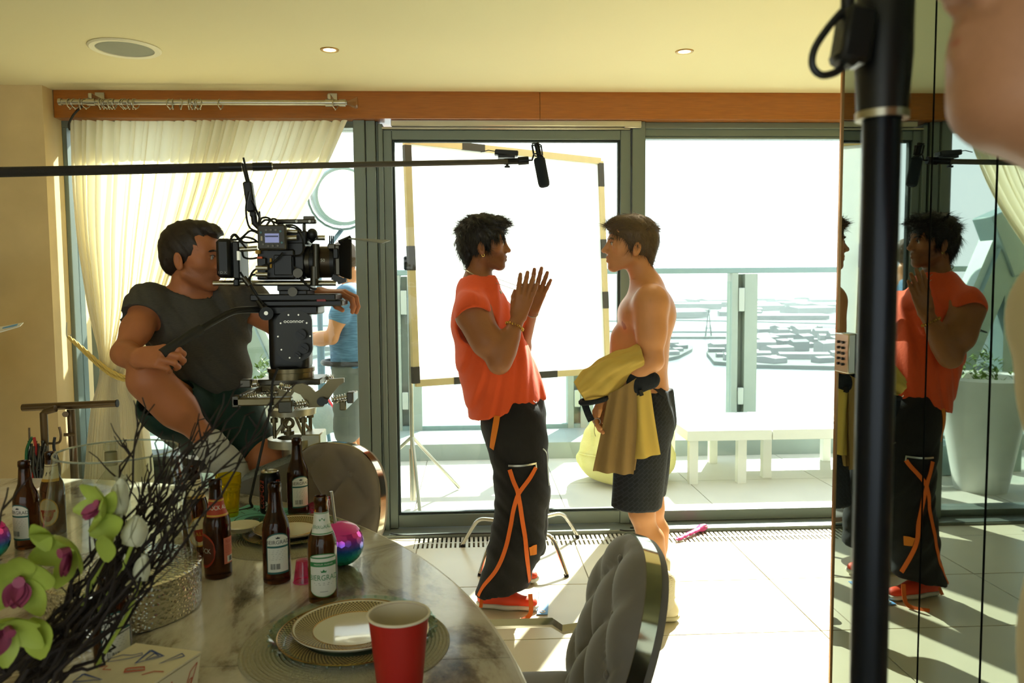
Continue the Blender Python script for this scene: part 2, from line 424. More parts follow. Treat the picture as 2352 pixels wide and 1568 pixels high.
# mirror partition
m_mir = M('smoked_mirror', '8E9A94', .015, 1.0, var=.01)
m_cop = M('copper_edge', 'B98A5C', .3, .9)
MX = 1.10
mw = obj('wall_right', MB().box((MX+.006, -1.5, 0), (MX+.55, 2.349, HC)), m_wall, kind='structure', label='partition clad in smoked mirror panels')
for y0, y1 in ((1.880, 2.349), (1.640, 1.872), (.9, 1.632), (.15, .892), (-1.5, .142)):
    obj('mirror_panel', MB().box((MX, y0, .004), (MX+.008, y1, HC-.004)), m_mir, mw)
obj('seam_backing', MB().box((MX+.0045, -1.5, 0), (MX+.007, 2.345, HC)), m_rubber, mw)
obj('copper_edge', MB().box((MX-.004, 2.346, 0), (MX+.012, 2.356, HC)), m_cop, mw, label='thin copper edge strip')
# wooden beam over the windows, two boards
m_wood = M('varnished_walnut', '9C5A18', .28, var=.38, vs=7, stretch=(1.2, 8, 22), coat=.3)
beam = obj('trim_1', MB().box((-2.33, WY-.06, 2.437), (3.2, WY+.2, HC)), m_wood, kind='structure', label='varnished wooden beam above the windows')
xb = A(1240, 248, WY-.08).x
for x0, x1 in ((-2.33, xb-.001), (xb+.001, 3.2)):
    obj('board', MB().box((x0, WY-.085, 2.437), (x1, WY-.06, HC), bev=.001), m_wood, beam)
# window wall: three glazed bays
def bars(name, parent, boxes, mat=None):
    for lo, hi in boxes: obj(name, MB().box(lo, hi, bev=.003), mat or m_alu, parent)
w1 = obj('window_1', MB().box((-2.335, WY, 2.40), (-.678, WY+.14, 2.437)), m_alu, kind='structure', label='fixed window behind the gathered curtain')
bars('window_frame', w1, [((-2.335, WY, .0), (-2.31, WY+.14, 2.40)), ((-2.235, WY+.03, .06), (-2.195, WY+.12, 2.40)), ((-2.31, WY, .0), (-.678, WY+.14, .06))])
obj('pane', MB().box((-2.31, WY+.07, .06), (-.678, WY+.082, 2.40)), m_pane, w1)
w2 = obj('window_2', MB().box((-.46, WY+.02, 2.395), (1.03, WY+.14, 2.437)), m_alu, kind='structure', label='sliding glass door behind the man in orange')
bars('mullion', w2, [((-.678, WY-.045, 0), (-.612, WY+.14, 2.437)), ((-.609, WY-.03, 0), (-.553, WY+.12, 2.437)), ((-.553, WY-.0, 0), (-.54, WY+.12, 2.437)), ((-.540, WY-.02, 0), (-.512, WY+.12, 2.42))])
bars('door_frame', w2, [((-.512, WY+.005, .02), (-.462, WY+.07, 2.39)), ((.885, WY+.005, .02), (.948, WY+.07, 2.39)), ((-.462, WY+.005, 2.335), (.885, WY+.07, 2.39)), ((-.462, WY+.005, .025), (.885, WY+.07, .10))])
bars('gasket', w2, [((-.462, WY+.02, .10), (-.448, WY+.055, 2.335)), ((.872, WY+.02, .10), (.885, WY+.055, 2.335)), ((-.448, WY+.02, 2.323), (.872, WY+.055, 2.335)), ((-.448, WY+.02, .10), (.872, WY+.055, .113))], m_alud)
obj('pane', MB().box((-.448, WY+.032, .113), (.872, WY+.044, 2.323)), m_pane, w2)
bars('door_track', w2, [((-.46, WY-.05, 2.403), (1.0, WY+.02, 2.437)), ((-.52, WY-.02, 2.390), (.94, WY+.02, 2.403))], m_steel)
w3 = obj('window_3', MB().box((1.03, WY+.02, 2.36), (3.2, WY+.14, 2.437)), m_alu, kind='structure', label='wide fixed window beside the mirror partition')
bars('mullion', w3, [((.951, WY-.02, 0), (1.03, WY+.13, 2.437))])
bars('window_frame', w3, [((1.03, WY+.0, 2.40), (3.2, WY+.02, 2.437)), ((1.03, WY+.03, .02), (3.2, WY+.09, .085)), ((1.03, WY+.03, 2.345), (3.2, WY+.09, 2.36))])
obj('pane', MB().box((1.03, WY+.055, .085), (3.2, WY+.067, 2.347)), m_pane, w3)
bars('door_handle', w3, [((.90, WY-.045, 2.395), (1.0, WY-.02, 2.428))], m_steel)
obj('trim_2', MB().box((-2.33, WY-.12, -.05), (3.2, WY+.2, .018), bev=.004), M('sill_aluminium', '7C847D', .35, .5), kind='structure', label='aluminium sill under the glass doors')
# floor grille: every slat
gr = obj('trim_3', MB().box((-2.33, WY-.315, -.1), (3.2, WY-.12, -.03)), M('trough_dark', '1E1D1A', .8), kind='structure', label='slatted heating grille let into the floor')
m_sl = M('grille_slat', 'C9C3AF', .35, .4)
slat = mesh_of('slat', *(lambda b: (b.v, b.f))(MB().box((-.0075, WY-.31, -.03), (.0075, WY-.125, -.001))), m_sl)
for i in range(116): obj('slat', slat, None, gr, loc=(-.34+i*.0265, 0, 0))
obj('solid_cover', MB().box((-2.33, WY-.312, -.03), (-.352, WY-.122, 0)), m_tile, gr)
obj('edge_bar', MB().box((-.352, WY-.225, -.03), (3.2, WY-.212, -.002)), m_sl, gr)
# ceiling fittings
c = AZ(287, 110, HC)
sp = thing('ceiling_speaker', 'large round speaker grille flush in the ceiling', 'speaker', (c.x, c.y, HC))
obj('rim', MB().lathe([(.125, 0), (.155, 0), (.158, -.004), (.15, -.010), (.126, -.008), (.125, 0)], (c.x, c.y, HC), 48), M('cream_rim', 'E6DFC0', .5), sp)
obj('grille', MB().lathe([(0, -.004), (.126, -.004), (.126, 0), (0, 0)], (c.x, c.y, HC), 48), M('speaker_mesh', 'A9AB98', .7, bump=.6, bs=900), sp)
m_lampw = M('warm_lamp', 'FFE2A8', .5, emit=14)
for (u, v), lab in (((757, 114), 'small lit round downlight in the ceiling left of the beam joint'), ((1572, 118), 'small lit round downlight in the ceiling right of the beam joint')):
    c = AZ(u, v, HC); d = thing('downlight', lab, 'downlight', (c.x, c.y, HC), group='ceiling downlights')
    obj('trim_ring', MB().lathe([(.028, .02), (.030, -.003), (.042, -.004), (.044, 0), (.042, .0)], (c.x, c.y, HC), 32), M('brass_ring', 'C79A55', .3, .7), d)
    obj('lamp', MB().lathe([(0, -.0015), (.0285, -.0015), (.0285, 0), (0, 0)], (c.x, c.y, HC), 24), m_lampw, d)
    ld = bpy.data.lights.new('downlight_beam', 'SPOT'); ld.energy = 18; ld.color = (1, .82, .55); ld.spot_size = 1.7; ld.spot_blend = .6; ld.shadow_soft_size = .03
    lo = bpy.data.objects.new('downlight_beam', ld); COL.objects.link(lo); lo.location = (c.x, c.y, HC-.012)
# keypad on the mirror
k = AX(1949, 810, MX); kp = thing('keypad', 'brushed metal switch plate with ten round buttons on the mirror', 'keypad', (MX, k.y, k.z))
obj('plate', MB().cbox((MX-.011, k.y, k.z), (.022, .088, .115), bev=.003), m_steel, kp)
for r in range(5):
    for q in range(2): obj('button', MB().cyl((MX-.022, k.y-.012+q*.028, k.z+.032-r*.016), (MX-.027, k.y-.012+q*.028, k.z+.032-r*.016), .0042, n=10), m_black, kp)
# curtain pole with rings
RY = WY-.20; zr = A(450, 235, RY).z
cp = thing('curtain_pole', 'brushed steel curtain pole with loose rings and a glass end knob', 'curtain pole', (-1.5, RY, zr))
xl, xr = A(137, 235, RY).x, A(792, 235, RY).x
obj('rod', MB().cyl((xl, RY, zr), (xr, RY, zr), .0145, n=16), m_steel, cp)
obj('end_cap', MB().cyl((xl-.004, RY, zr), (xl+.012, RY, zr), .019, n=16), m_steel, cp)
for u in (210, 757):
    x = A(u, 235, RY).x
    obj('bracket', MB().cbox((x, RY+.05, zr+.03), (.02, .14, .03), bev=.004).cyl((x-.022, RY, zr), (x+.022, RY, zr), .02).cbox((x, RY+.105, zr+.04), (.05, .01, .07)), m_steel, cp)
obj('collar', MB().cyl((xr-.03, RY, zr), (xr+.004, RY, zr), .019).cyl((xr, RY, zr), (xr+.012, RY, zr), .012), m_steel, cp)
obj('glass_knob', MB().lathe([(.010, 0), (.034, .055), (.030, .062), (0, .060)], (xr+.010, RY, zr), 8, R=Ry(PI/2)), thin_glass('clear_knob', (.9, .93, .9), 0, 1.8), cp)
for i, u in enumerate([160, 172, 184, 197, 230, 238, 245, 251, 257, 263, 283, 288, 297, 305, 311, 390, 397, 415, 434, 441, 447, 454, 460, 506, 770]):
    x = A(u, 240, RY).x; tilt = Rz(PI/2+random.uniform(-.7, .7)) @ Rx(PI/2)
    obj('ring', MB().torus((x, RY, zr-.008), .024, .0028, tilt, 20, 6).ball((x, RY, zr-.036), .005, 6, 5), m_steel, cp)
# curtain gathered to the left
m_cur = M('sheer_cream_curtain', 'F1EAD0', .9, var=.04, vs=30, stretch=(1, 1, .05), trl=.5, spec=.1)
CY = WY-.055
Lp = [(166, 281), (172, 400), (186, 540), (212, 700), (240, 838), (222, 940), (208, 1080), (200, 1200)]
Rp = [(800, 281), (735, 430), (640, 570), (520, 700), (325, 862), (335, 940), (352, 1080), (360, 1200)]
Ls = spline([A(u, v, CY) for u, v in Lp], 12); Rs = spline([A(u, v, CY) for u, v in Rp], 12)
NC = 420; rows = []
for i, (a, b) in enumerate(zip(Ls, Rs)):
    s = i/(len(Ls)-1); tie = math.exp(-((s-.57)/.10)**2); row = []
    for q in range(NC+1):
        t = q/NC; ph = 2*PI*(38*t+.55*math.sin(9*t+2*s)+.4*math.sin(23*t)); w = 1-.45*tie
        p = a.lerp(b, t+.004*math.sin(ph*.5)); amp = (.020+.016*math.sin(13*t+1)+.012*s)*w
        row.append((p.x+.008*math.cos(ph), CY-.035+amp*math.sin(ph)-.02*tie*math.sin(PI*t), max(p.z, .02)))
    rows.append(row)
ct = thing('curtain', 'sheer cream pleated curtain swept to the left and tied back', 'curtain', (-2.1, CY, 0))
obj('cloth', MB().grid(rows), m_cur, ct, sharp=0)
# rope tie-back with hook
tb = thing('tieback_rope', 'yellow twisted rope tieback hooked to the wall', 'rope', A(155, 745, WY-.12))
core = spline([A(u, v, Y) for u, v, Y in [(158, 774, 4.60), (185, 795, 4.60), (225, 830, 4.60), (262, 856, 4.585), (300, 868, 4.585), (332, 868, 4.60)]], 12)
m_rope = M('gold_rope', 'D9BE6A', .7, bump=.5, bs=300)
for s_ in range(2):
    mb = MB()
    for st in range(3):
        pts = []
        for i, p in enumerate(core):
            a = i*.55+st*2.094; pts.append(p+Vector((0, math.cos(a), math.sin(a)))*.0065+Vector((0, 0, -s_*.022*math.sin(PI*i/len(core)))))
        mb.tube(pts, .0055, 6)
    obj('rope_strand', mb, m_rope, tb)
obj('hook', MB().tube(spline([A(153, 740, 4.60), A(153, 770, 4.60), A(160, 776, 4.60), A(163, 768, 4.60)], 6), .003, 6), m_steel, tb)
obj('loose_cable', MB().tube(spline([A(190, 243, 4.62), A(170, 262, 4.6), A(158, 285, 4.62), A(160, 298, 4.64)], 6), .006, 8), m_black, label='short black cable hanging below the curtain pole end', cat='cable')
# ================================================================== the terrace
m_deck = M('terrace_paving', 'BFBBAE', .6, var=.08, vs=4)
m_conc = M('plinth_stone', '8E9892', .6, var=.08, vs=5)
m_teal = M('weathered_steel_paint', '7E9492', .45, .2, var=.08)
m_ten = M('post_paint', '97A197', .5, .1)
dk = obj('terrace_floor', MB().box((-6, WY+.2, -.3), (7, 9, -.012)), m_grout, kind='structure', label='paved terrace outside the glass doors')
tm2 = mesh_of('paving_slab', *(lambda b: (b.v, b.f))(MB().box((.003, .003, -.012), (.997, .897, 0))), m_deck)
for ix in range(9):
    for iy in range(2): obj('paving_slab', tm2, None, dk, loc=(-3.4+ix*1.0, WY+.2+iy*.9, 0))
pl = obj('terrace_plinth', MB().box((-6, 6.70, -.1), (7, 7.55, .14)), m_conc, kind='structure', label='low stone plinth carrying the glass balustrade')
bal = thing('balustrade', 'glass balustrade with steel posts and a grey handrail on the terrace', 'balustrade', (1, 7.4, .14))
obj('handrail', MB().box((-6, 7.36, 1.578), (7, 7.46, 1.628), bev=.006), m_teal, bal)
obj('bottom_rail', MB().box((-6, 7.37, .14), (7, 7.43, .18)), m_teal, bal)
px = [-2.25, -.72, .88, 2.43, 4.0]
for x in px:
    p = obj('post', MB().box((x, 7.36, .14), (x+.055, 7.52, 1.58)).box((x+.12, 7.36, .14), (x+.24, 7.50, 1.57)).box((x+.05, 7.47, .14), (x+.12, 7.49, 1.57)), m_ten, bal)
    for z in (.42, 1.33): obj('clamp', MB().cbox((x+.087, 7.36, z), (.055, .03, .22 if z > 1 else .16), bev=.004), M('clamp_grey', 'AFB6AE', .4, .3), p)
bx_ = [-6]+px+[7]
m_bg = thin_glass('balustrade_glass', (.90, .96, .95), 0, 1.4)
for i in range(len(bx_)-1): obj('glass_panel', MB().box((bx_[i]+(.24 if i else 0), 7.395, .18), (bx_[i+1], 7.409, 1.50)), m_bg, bal)
# building brace outside the left window
def beam_between(mb, a, b, w, h):
    a, b = Vector(a), Vector(b); R = frame_to(b-a, (0, 1, 0)); return mb.box((-w/2, -h/2, 0), (w/2, h/2, (b-a).length), R=R, c=a)
br = thing('steel_brace', 'slanting grey steel building brace outside the left window', 'brace', A(690, 1060, 5.9))
obj('brace_tube', beam_between(MB(), A(478, 560, 6.0), A(672, 1000, 6.0), .17, .2), m_teal, br)
obj('brace_edge', beam_between(MB(), A(520, 560, 6.05), A(714, 1000, 6.05), .05, .18), M('brace_light', 'B4C4BF', .5), br)
obj('node_box', MB().cbox(A(470, 560, 6.0), (.32, .25, .5), Ry(.4), bev=.01), m_teal, br)
obj('foot_plate', MB().cbox((A(690, 1000, 6.0).x, 6.0, .12), (.45, .35, .24), bev=.01), m_teal, br)
ax_ = A(470, 560, 6).x
obj('column', MB().box((ax_-.09, 5.92, 0), (ax_+.09, 6.1, A(470, 560, 6).z)), m_teal, br)
# white benches
z0 = .405
def bench(label, x0, x1, y0, y1, legs):
    b = thing('terrace_bench', label, 'bench', ((x0+x1)/2, (y0+y1)/2, 0), group='white terrace benches')
    obj('top', MB().box((x0, y0, z0-.075), (x1, y1, z0), bev=.003), m_white, b)
    for x, y in legs: obj('leg', MB().box((x-.032, y-.032, 0), (x+.032, y+.032, z0-.075)), m_white, b)
bench('low white terrace bench standing partly behind the shirtless man', 1.56, 2.190, 5.70, 6.52, [(1.62, 5.77), (1.984, 5.77), (1.974, 6.44), (1.62, 6.44)])
bench('low white terrace bench running behind the mirror edge', 2.197, 4.0, 5.70, 6.52, [(2.23, 5.92), (2.93, 6.44), (3.9, 5.8), (3.9, 6.44)])
# bean bag
g = Sdf(); bc = Vector((1.15, 5.90, 0))
g.el((bc.x, bc.y, .17), (.37, .34, .22), k=.1).el((bc.x-.02, bc.y+.02, .36), (.26, .25, .27), k=.18).el((bc.x-.03, bc.y, .58), (.11, .11, .15), k=.18).half((0, 0, .003), (0, 0, -1), .05).disp(wrinkle(.012, 26, (.6, .3, 1), 3))
bb = thing('bean_bag', 'pale yellow bean bag slumped on the terrace', 'bean bag', bc)
m_bag = M('yellow_canvas', 'D9CE7A', .85, var=.08, bump=.2, bs=80)
o = solid('sack', g, .014, m_bag, bb)
obj('seam', MB().tube([(bc.x+.362*math.cos(a), bc.y+.334*math.sin(a), .215+.02*math.sin(2*a)) for a in np.linspace(0, 2*PI, 49)[:-1]], .006, 6, closed=True), m_bag, bb)
# silk diffusion frame on a stand
sf = thing('diffusion_frame', 'large white diffusion silk stretched on a taped wooden frame outside', 'diffusion frame', A(945, 1120, 5.4))
TL, BL, TR, BR = A(934, 322, 5.2), A(955, 880, 5.2), A(1378, 370, 6.05), A(1395, 850, 6.05)
def sq(s, t, off=0):
    p = TL.lerp(TR, s).lerp(BL.lerp(BR, s), t); return p+NS*off
NS = (TR-TL).cross(BL-TL).normalized()
if NS.y > 0: NS = -NS
m_silk = M('white_silk', 'F4F4F0', .9, trl=.55, var=.02, spec=.1)
obj('silk', MB().grid([[sq(s/12, t/12, .006*math.sin(s*.8)*math.sin(t*.6)) for s in range(13)] for t in range(13)]), m_silk, sf)
m_tape = M('cream_tape_wood', 'C9B27C', .7, var=.1)
m_tapeb = M('dark_tape', '3A3325', .7)
def edge(a, b, w=.045, d=.03, mat=None, name='frame_bar', off=0):
    a, b = Vector(a)+NS*off, Vector(b)+NS*off; z = (b-a).normalized(); y = NS; x = y.cross(z); R = Matrix((x, y, z)).transposed()
    return obj(name, MB().box((-w/2, -d/2, 0), (w/2, d/2, (b-a).length), R=R, c=a), mat or m_tape, sf)
for a, b in ((TL, TR), (TR, BR), (BR, BL), (BL, TL)): edge(a, b)
for (s0, t0), (s1, t1) in (((.25, 0), (.36, 0)), ((0, .02), (0, .1)), ((0, .43), (0, .53)), ((0, .93), (0, 1)), ((.17, 1), (.25, 1)), ((1, .01), (1, .12)), ((1, .37), (1, .46)), ((1, .62), (1, .7)), ((1, .93), (1, .97)), ((.6, 1), (.7, 1))):
    edge(sq(s0, t0), sq(s1, t1), .048, .034, m_tapeb, 'tape_mark')
sx, sy = TL.lerp(BL, .5).x-.02, 5.28
obj('stand_pole', MB().cyl((sx, sy, .35), (sx, sy, 1.9), .014).cyl((sx, sy, .05), (sx, sy, .4), .02), m_steel, sf)
lt = AZ(966, 1192, 0)
for e in ((lt.x, lt.y), (sx-.5, sy+.1), (sx+.3, sy+.45)): obj('stand_leg', MB().tube([(sx, sy, .48), (e[0], e[1], .012)], .012, 8), m_steel, sf)
obj('stand_clamp', MB().cbox((sx, sy-.03, TL.lerp(BL, .5).z), (.06, .09, .09), bev=.008), m_black, sf)
# film lamp
LY = 6.5; lc = A(790, 450, LY)
hl = thing('film_lamp', 'large round film lamp on a stand outside the left window', 'lamp', A(740, 1010, LY))
ldir = (CAM+Vector((.9, 0, .1))-lc).normalized(); LR = frame_to(ldir)
obj('lens', MB().lathe([(0, .028), (.12, .022), (.215, .004), (.215, 0), (0, 0)], lc, 40, R=LR), M('lit_lens', 'FFF6E0', .3, emit=2.2), hl)
obj('bezel', MB().lathe([(.205, -.02), (.205, .012), (.225, .012), (.235, -.01), (.235, -.1), (.205, -.1)], lc, 40, R=LR), m_teal, hl)
hs = obj('housing', MB().lathe([(.235, -.1), (.24, -.26), (.20, -.42), (.12, -.46), (0, -.46)], lc, 32, R=LR), M('lamp_housing', '93A09B', .5, .3), hl)
for i in range(5): obj('vent_slot', MB().lathe([(.243, -.14-i*.022), (.243, -.148-i*.022)], lc, 10, R=LR, a0=2.2, a1=3.3), m_black, hs)
yk = [lc+LR @ Vector((.27*math.cos(a), .27*math.sin(a), -.15)) for a in np.linspace(PI, 2*PI, 13)]
obj('yoke', MB().tube(yk, .022, 6, flat=.4), m_teal, hl)
pb = Vector((A(738, 850, LY).x, LY, 0)); top = min(yk, key=lambda p: p.z)
obj('stand_column', MB().tube([top, (top+Vector((pb.x, LY, top.z-.25)))*.5, (pb.x, LY, top.z-.3)], .018, 8).cyl((pb.x, LY, .3), (pb.x, LY, 1.0), .03).cyl((pb.x, LY, 1.0), (pb.x, LY, top.z-.28), .022).cyl((pb.x, LY, 1.0), (pb.x, LY, 1.1), .04), M('stand_blue_grey', '4E6672', .4, .4), hl)
for a in (-.5, 1.6, 3.7): obj('stand_leg', MB().tube([(pb.x, LY, .66), (pb.x+.42*math.cos(a), LY+.42*math.sin(a), .02)], .016, 8), M('stand_blue_grey'), hl)
obj('sandbag', MB().ball((pb.x+.02, LY-.1, .42), .12, 14, 10, (1, .6, 1.1)), M('grey_canvas_bag', '8C9892', .8, bump=.3, bs=50), hl)
obj('bag_strap', MB().tube(spline([(pb.x+.05, LY-.14, .62), (pb.x+.14, LY-.2, .5), (pb.x+.2, LY-.18, .3)], 6), .012, 6, flat=.3), M('red_webbing', 'C22A2A', .6), hl)
# planter
pc = Vector((-1.42, 5.45, 0)); pt = thing('planter', 'tall white tapered planter with a small shrub by the left window', 'planter', pc)
obj('pot', MB().lathe([(.0, 0), (.17, 0), (.30, .74), (.33, .80), (.31, .82), (.27, .80), (.25, .70), (0, .70)], pc, 36), m_white, pt)
lv = MB()
for i in range(170):
    a = random.uniform(0, 6.28); r = random.uniform(0, .19); z = .72+random.uniform(.02, .26)*(1.2-r*3); c0 = pc+Vector((r*math.cos(a), r*math.sin(a), z)); R = Rz(random.uniform(0, 6.28)) @ Rx(random.uniform(-1, 1))
    lv.add([c0+R @ Vector(q) for q in ((0, -.03, 0), (.012, 0, .004), (0, .034, 0), (-.012, 0, .004))], [(0, 1, 2, 3)])
obj('foliage', lv, M('shrub_leaves', '5E7A2C', .6, var=.3), pt, kind='stuff')
obj('soil', MB().lathe([(0, .71), (.25, .71), (.25, .69), (0, .69)], pc, 24), M('soil', '3B2C1C', .9), pt)
# equipment case beside the brace (seen in the mirror)
ec = thing('equipment_case', 'black equipment case on the terrace behind the planter', 'case', (-1.98, 5.15, 0))
obj('case_body', MB().box((-2.2, 5.05, 0), (-1.80, 5.30, .36), bev=.02), m_black, ec)
obj('case_lid', MB().box((-2.2, 5.05, .365), (-1.80, 5.30, .42), bev=.02), m_black, ec)
for x in (-2.1, -1.9): obj('latch', MB().cbox((x, 5.045, .36), (.04, .012, .05)), m_steel, ec)
# ================================================================== river and docks far below
ZG = -110.0
def G(u, v): return AZ(u, v, ZG)
water = obj('river', MB().add([(-9000, 30, ZG), (12000, 30, ZG), (40000, 34000, ZG), (-34000, 34000, ZG)], [(0, 1, 2, 3)]), M('river_water', (.30, .36, .36), .16, var=.1, vs=.01, bump=.15, bs=.05), kind='structure', label='bright river far below the terrace')
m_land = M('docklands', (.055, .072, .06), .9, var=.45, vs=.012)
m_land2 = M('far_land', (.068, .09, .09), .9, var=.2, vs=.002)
def land(name, pts, mat, h, label): return obj(name, MB().poly([(*G(u, v).xy, ZG+.2) for u, v in pts], (0, 0, h)), mat, kind='structure', label=label)
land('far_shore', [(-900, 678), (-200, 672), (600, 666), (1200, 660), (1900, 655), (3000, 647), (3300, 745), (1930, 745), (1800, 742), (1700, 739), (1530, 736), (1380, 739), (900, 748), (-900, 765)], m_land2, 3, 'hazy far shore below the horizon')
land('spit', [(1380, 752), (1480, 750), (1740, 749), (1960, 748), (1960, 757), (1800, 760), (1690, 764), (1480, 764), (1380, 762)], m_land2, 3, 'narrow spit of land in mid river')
land('dockland', [(1735, 775), (1960, 763), (2300, 760), (2300, 850), (1920, 850), (1740, 846), (1640, 838), (1622, 815), (1640, 798), (1735, 798)], m_land, 5, 'built up dock peninsula seen through the right window')
land('dock_arm', [(1330, 802), (1575, 795), (1592, 800), (1590, 808), (1560, 824), (1520, 833), (1330, 836)], m_land, 5, 'dock arm with a curved quay')
land('jetty', [(1530, 770), (1668, 772), (1668, 778), (1530, 778)], m_land, 4, 'slim jetty in the river')
land('near_docks', [(-500, 775), (600, 772), (850, 780), (860, 796), (760, 815), (640, 842), (300, 860), (-500, 900)], m_land, 5, 'docks beyond the left window')
m_bld = [M('warehouse_pale', (.17, .18, .17), .8), M('warehouse_grey', (.095, .112, .108), .8), M('block_dark', (.07, .085, .082), .8)]
def inside(p, poly):
    c = False; n = len(poly)
    for i in range(n):
        (x1, y1), (x2, y2) = poly[i], poly[i-1]
        if (y1 > p[1]) != (y2 > p[1]) and p[0] < (x2-x1)*(p[1]-y1)/(y2-y1)+x1: c = not c
    return c
reg = [([(1740, 772), (1915, 762), (1990, 762), (1990, 842), (1745, 840)], 74, 'low building among the sheds on the dock peninsula', 'buildings on the dock peninsula', (12, 34), (5, 16)),
       ([(1640, 803), (1735, 800), (1735, 838), (1650, 832)], 10, 'small shed near the tip of the dock peninsula', 'sheds at the peninsula tip', (10, 20), (4, 8)),
       ([(1520, 700), (1915, 690), (1915, 738), (1520, 733)], 60, 'long pale warehouse on the far shore', 'warehouses on the far shore', (50, 150), (10, 26)),
       ([(560, 785), (830, 783), (800, 805), (640, 836), (560, 845)], 26, 'low dock building seen through the left window', 'buildings below the left window', (14, 40), (6, 16)),
       ([(1535, 802), (1570, 799), (1545, 822), (1522, 826)], 4, 'hut on the curved dock arm', 'huts on the dock arm', (8, 16), (4, 7))]
PLACED = []
for poly, n, lab, grp, sz, hh in reg:
    k = tries = 0
    while k < n and tries < 4000:
        tries += 1
        u = random.uniform(min(p[0] for p in poly), max(p[0] for p in poly)); v = random.uniform(min(p[1] for p in poly), max(p[1] for p in poly))
        if not inside((u, v), poly): continue
        p = G(u, v); w = random.uniform(*sz); d = random.uniform(*sz)*.6; rr_ = 1.05*math.hypot(w, d)
        if any(abs(p.x-q[0]) < rr_+q[2] and abs(p.y-q[1]) < rr_+q[2] for q in PLACED): continue
        PLACED.append((p.x, p.y, rr_)); h = random.uniform(*hh); R = Rz(random.choice((.25, .25, .5, -.2)))
        mb = MB().add([R @ Vector(q)+Vector((p.x, p.y, ZG+5.3)) for q in ((-w, -d, 0), (w, -d, 0), (w, d, 0), (-w, d, 0), (-w, -d, h), (w, -d, h), (w, d, h), (-w, d, h), (-w, 0, h*1.25), (w, 0, h*1.25))], [(0, 1, 5, 4), (1, 2, 6, 9, 5), (2, 3, 7, 6), (3, 0, 4, 8, 7), (4, 5, 9, 8), (6, 7, 8, 9), (3, 2, 1, 0)])
        obj('warehouse', mb, m_bld[random.choice((0, 0, 1, 2))], label=lab, cat='building', group=grp); k += 1
p = G(1627, 776); ms = thing('mast', 'tall lattice mast on the jetty in the river', 'mast', (p.x, p.y, ZG+4))
hm = 62*p.y/F_PX
obj('mast_shaft', MB().tube([(p.x-6, p.y, ZG+4), (p.x, p.y, ZG+4+hm)], [1.6, .6], 6).tube([(p.x+6, p.y, ZG+4), (p.x, p.y, ZG+4+hm)], [1.6, .6], 6), m_bld[2], ms)
for t in (.3, .55, .8): obj('cross_arm', MB().cbox((p.x, p.y, ZG+4+hm*t), (16*(1-t)+2, 1.2, 1.2)), m_bld[2], ms)

# thin daylight haze lying over the river
hz = bpy.data.materials.new('river_haze'); hz.use_nodes = True; hn, hl_ = hz.node_tree.nodes, hz.node_tree.links; hn.remove(hn['Principled BSDF'])
vsn = hn.new('ShaderNodeVolumeScatter'); vsn.inputs['Color'].default_value = (.93, .98, 1, 1); vsn.inputs['Density'].default_value = .7e-4; vsn.inputs['Anisotropy'].default_value = .25
hl_.new(vsn.outputs[0], hn['Material Output'].inputs['Volume'])
hzo = obj('haze', MB().box((-16000, 120, ZG-1), (22000, 26000, -14)), hz, kind='structure', label='thin white haze over the river')
# ================================================================== table and everything on it
TZ = .76
def ramp_mat(name, stops, scale, rough=.3, stretch=None, rot=0, distort=0, coat=0, detail=8):
    m = M(name, '808080', rough, coat=coat); n, l = m.node_tree.nodes, m.node_tree.links; b = n['Principled BSDF']
    tc = n.new('ShaderNodeTexCoord'); mp = n.new('ShaderNodeMapping'); l.new(tc.outputs['Object'], mp.inputs[0])
    if stretch: mp.inputs['Scale'].default_value = stretch
    mp.inputs['Rotation'].default_value = (0, 0, rot)
    nz = n.new('ShaderNodeTexNoise'); nz.inputs['Scale'].default_value = scale; nz.inputs['Detail'].default_value = detail; nz.inputs['Roughness'].default_value = .68; nz.inputs['Distortion'].default_value = distort
    l.new(mp.outputs[0], nz.inputs['Vector']); r = n.new('ShaderNodeValToRGB'); l.new(nz.outputs[0], r.inputs[0])
    e = r.color_ramp.elements
    while len(e) < len(stops): e.new(.5)
    for x, (p, c) in zip(e, stops): x.position = p; x.color = (*hexc(c), 1)
    l.new(r.outputs[0], b.inputs['Base Color']); return m
m_marble = ramp_mat('veined_marble', [(.32, '352E22'), (.40, '7C7262'), (.46, 'B4AD9C'), (.57, 'C8C3B6'), (.75, 'D6D2C7')], 2.6, .15, (1, .55, 1), .7, 1.2, .2)
def outline(rr, n=140):
    out = []
    for i in range(n):
        a = 2*PI*i/n; x = rr*math.cos(a); out.append((-1.862+(x if x > 0 else x*.5), 1.13+rr*math.sin(a)))
    return out
tab = thing('dining_table', 'large rounded marble dining table with dark veins in the foreground', 'table', (-1.6, 1.13, 0))
ring = outline(1.962)
def slab(y0, y1, nm):
    # straight sided cut of the rounded top between two joints
    bm = bmesh.new(); vs = [bm.verts.new((x, y, TZ-.035)) for x, y in ring]; f = bm.faces.new(vs)
    r = bmesh.ops.extrude_face_region(bm, geom=[f]); bmesh.ops.translate(bm, vec=(0, 0, .035), verts=[e for e in r['geom'] if isinstance(e, bmesh.types.BMVert)])
    for co, no in ((y0, (0, -1, 0)), (y1, (0, 1, 0))):
        d = bmesh.ops.bisect_plane(bm, geom=bm.verts[:]+bm.edges[:]+bm.faces[:], plane_co=(0, co, 0), plane_no=no, clear_outer=True)
        ed = [e for e in d['geom_cut'] if isinstance(e, bmesh.types.BMEdge)]
        if ed: bmesh.ops.edgeloop_fill(bm, edges=ed)
    bmesh.ops.recalc_face_normals(bm, faces=bm.faces); me = bpy.data.meshes.new(nm); bm.to_mesh(me); bm.free(); me.materials.append(m_marble)
    return obj(nm, me, None, tab)
slab(1.4985, 3.2, 'top_leaf'); slab(-.9, 1.4965, 'top_leaf')
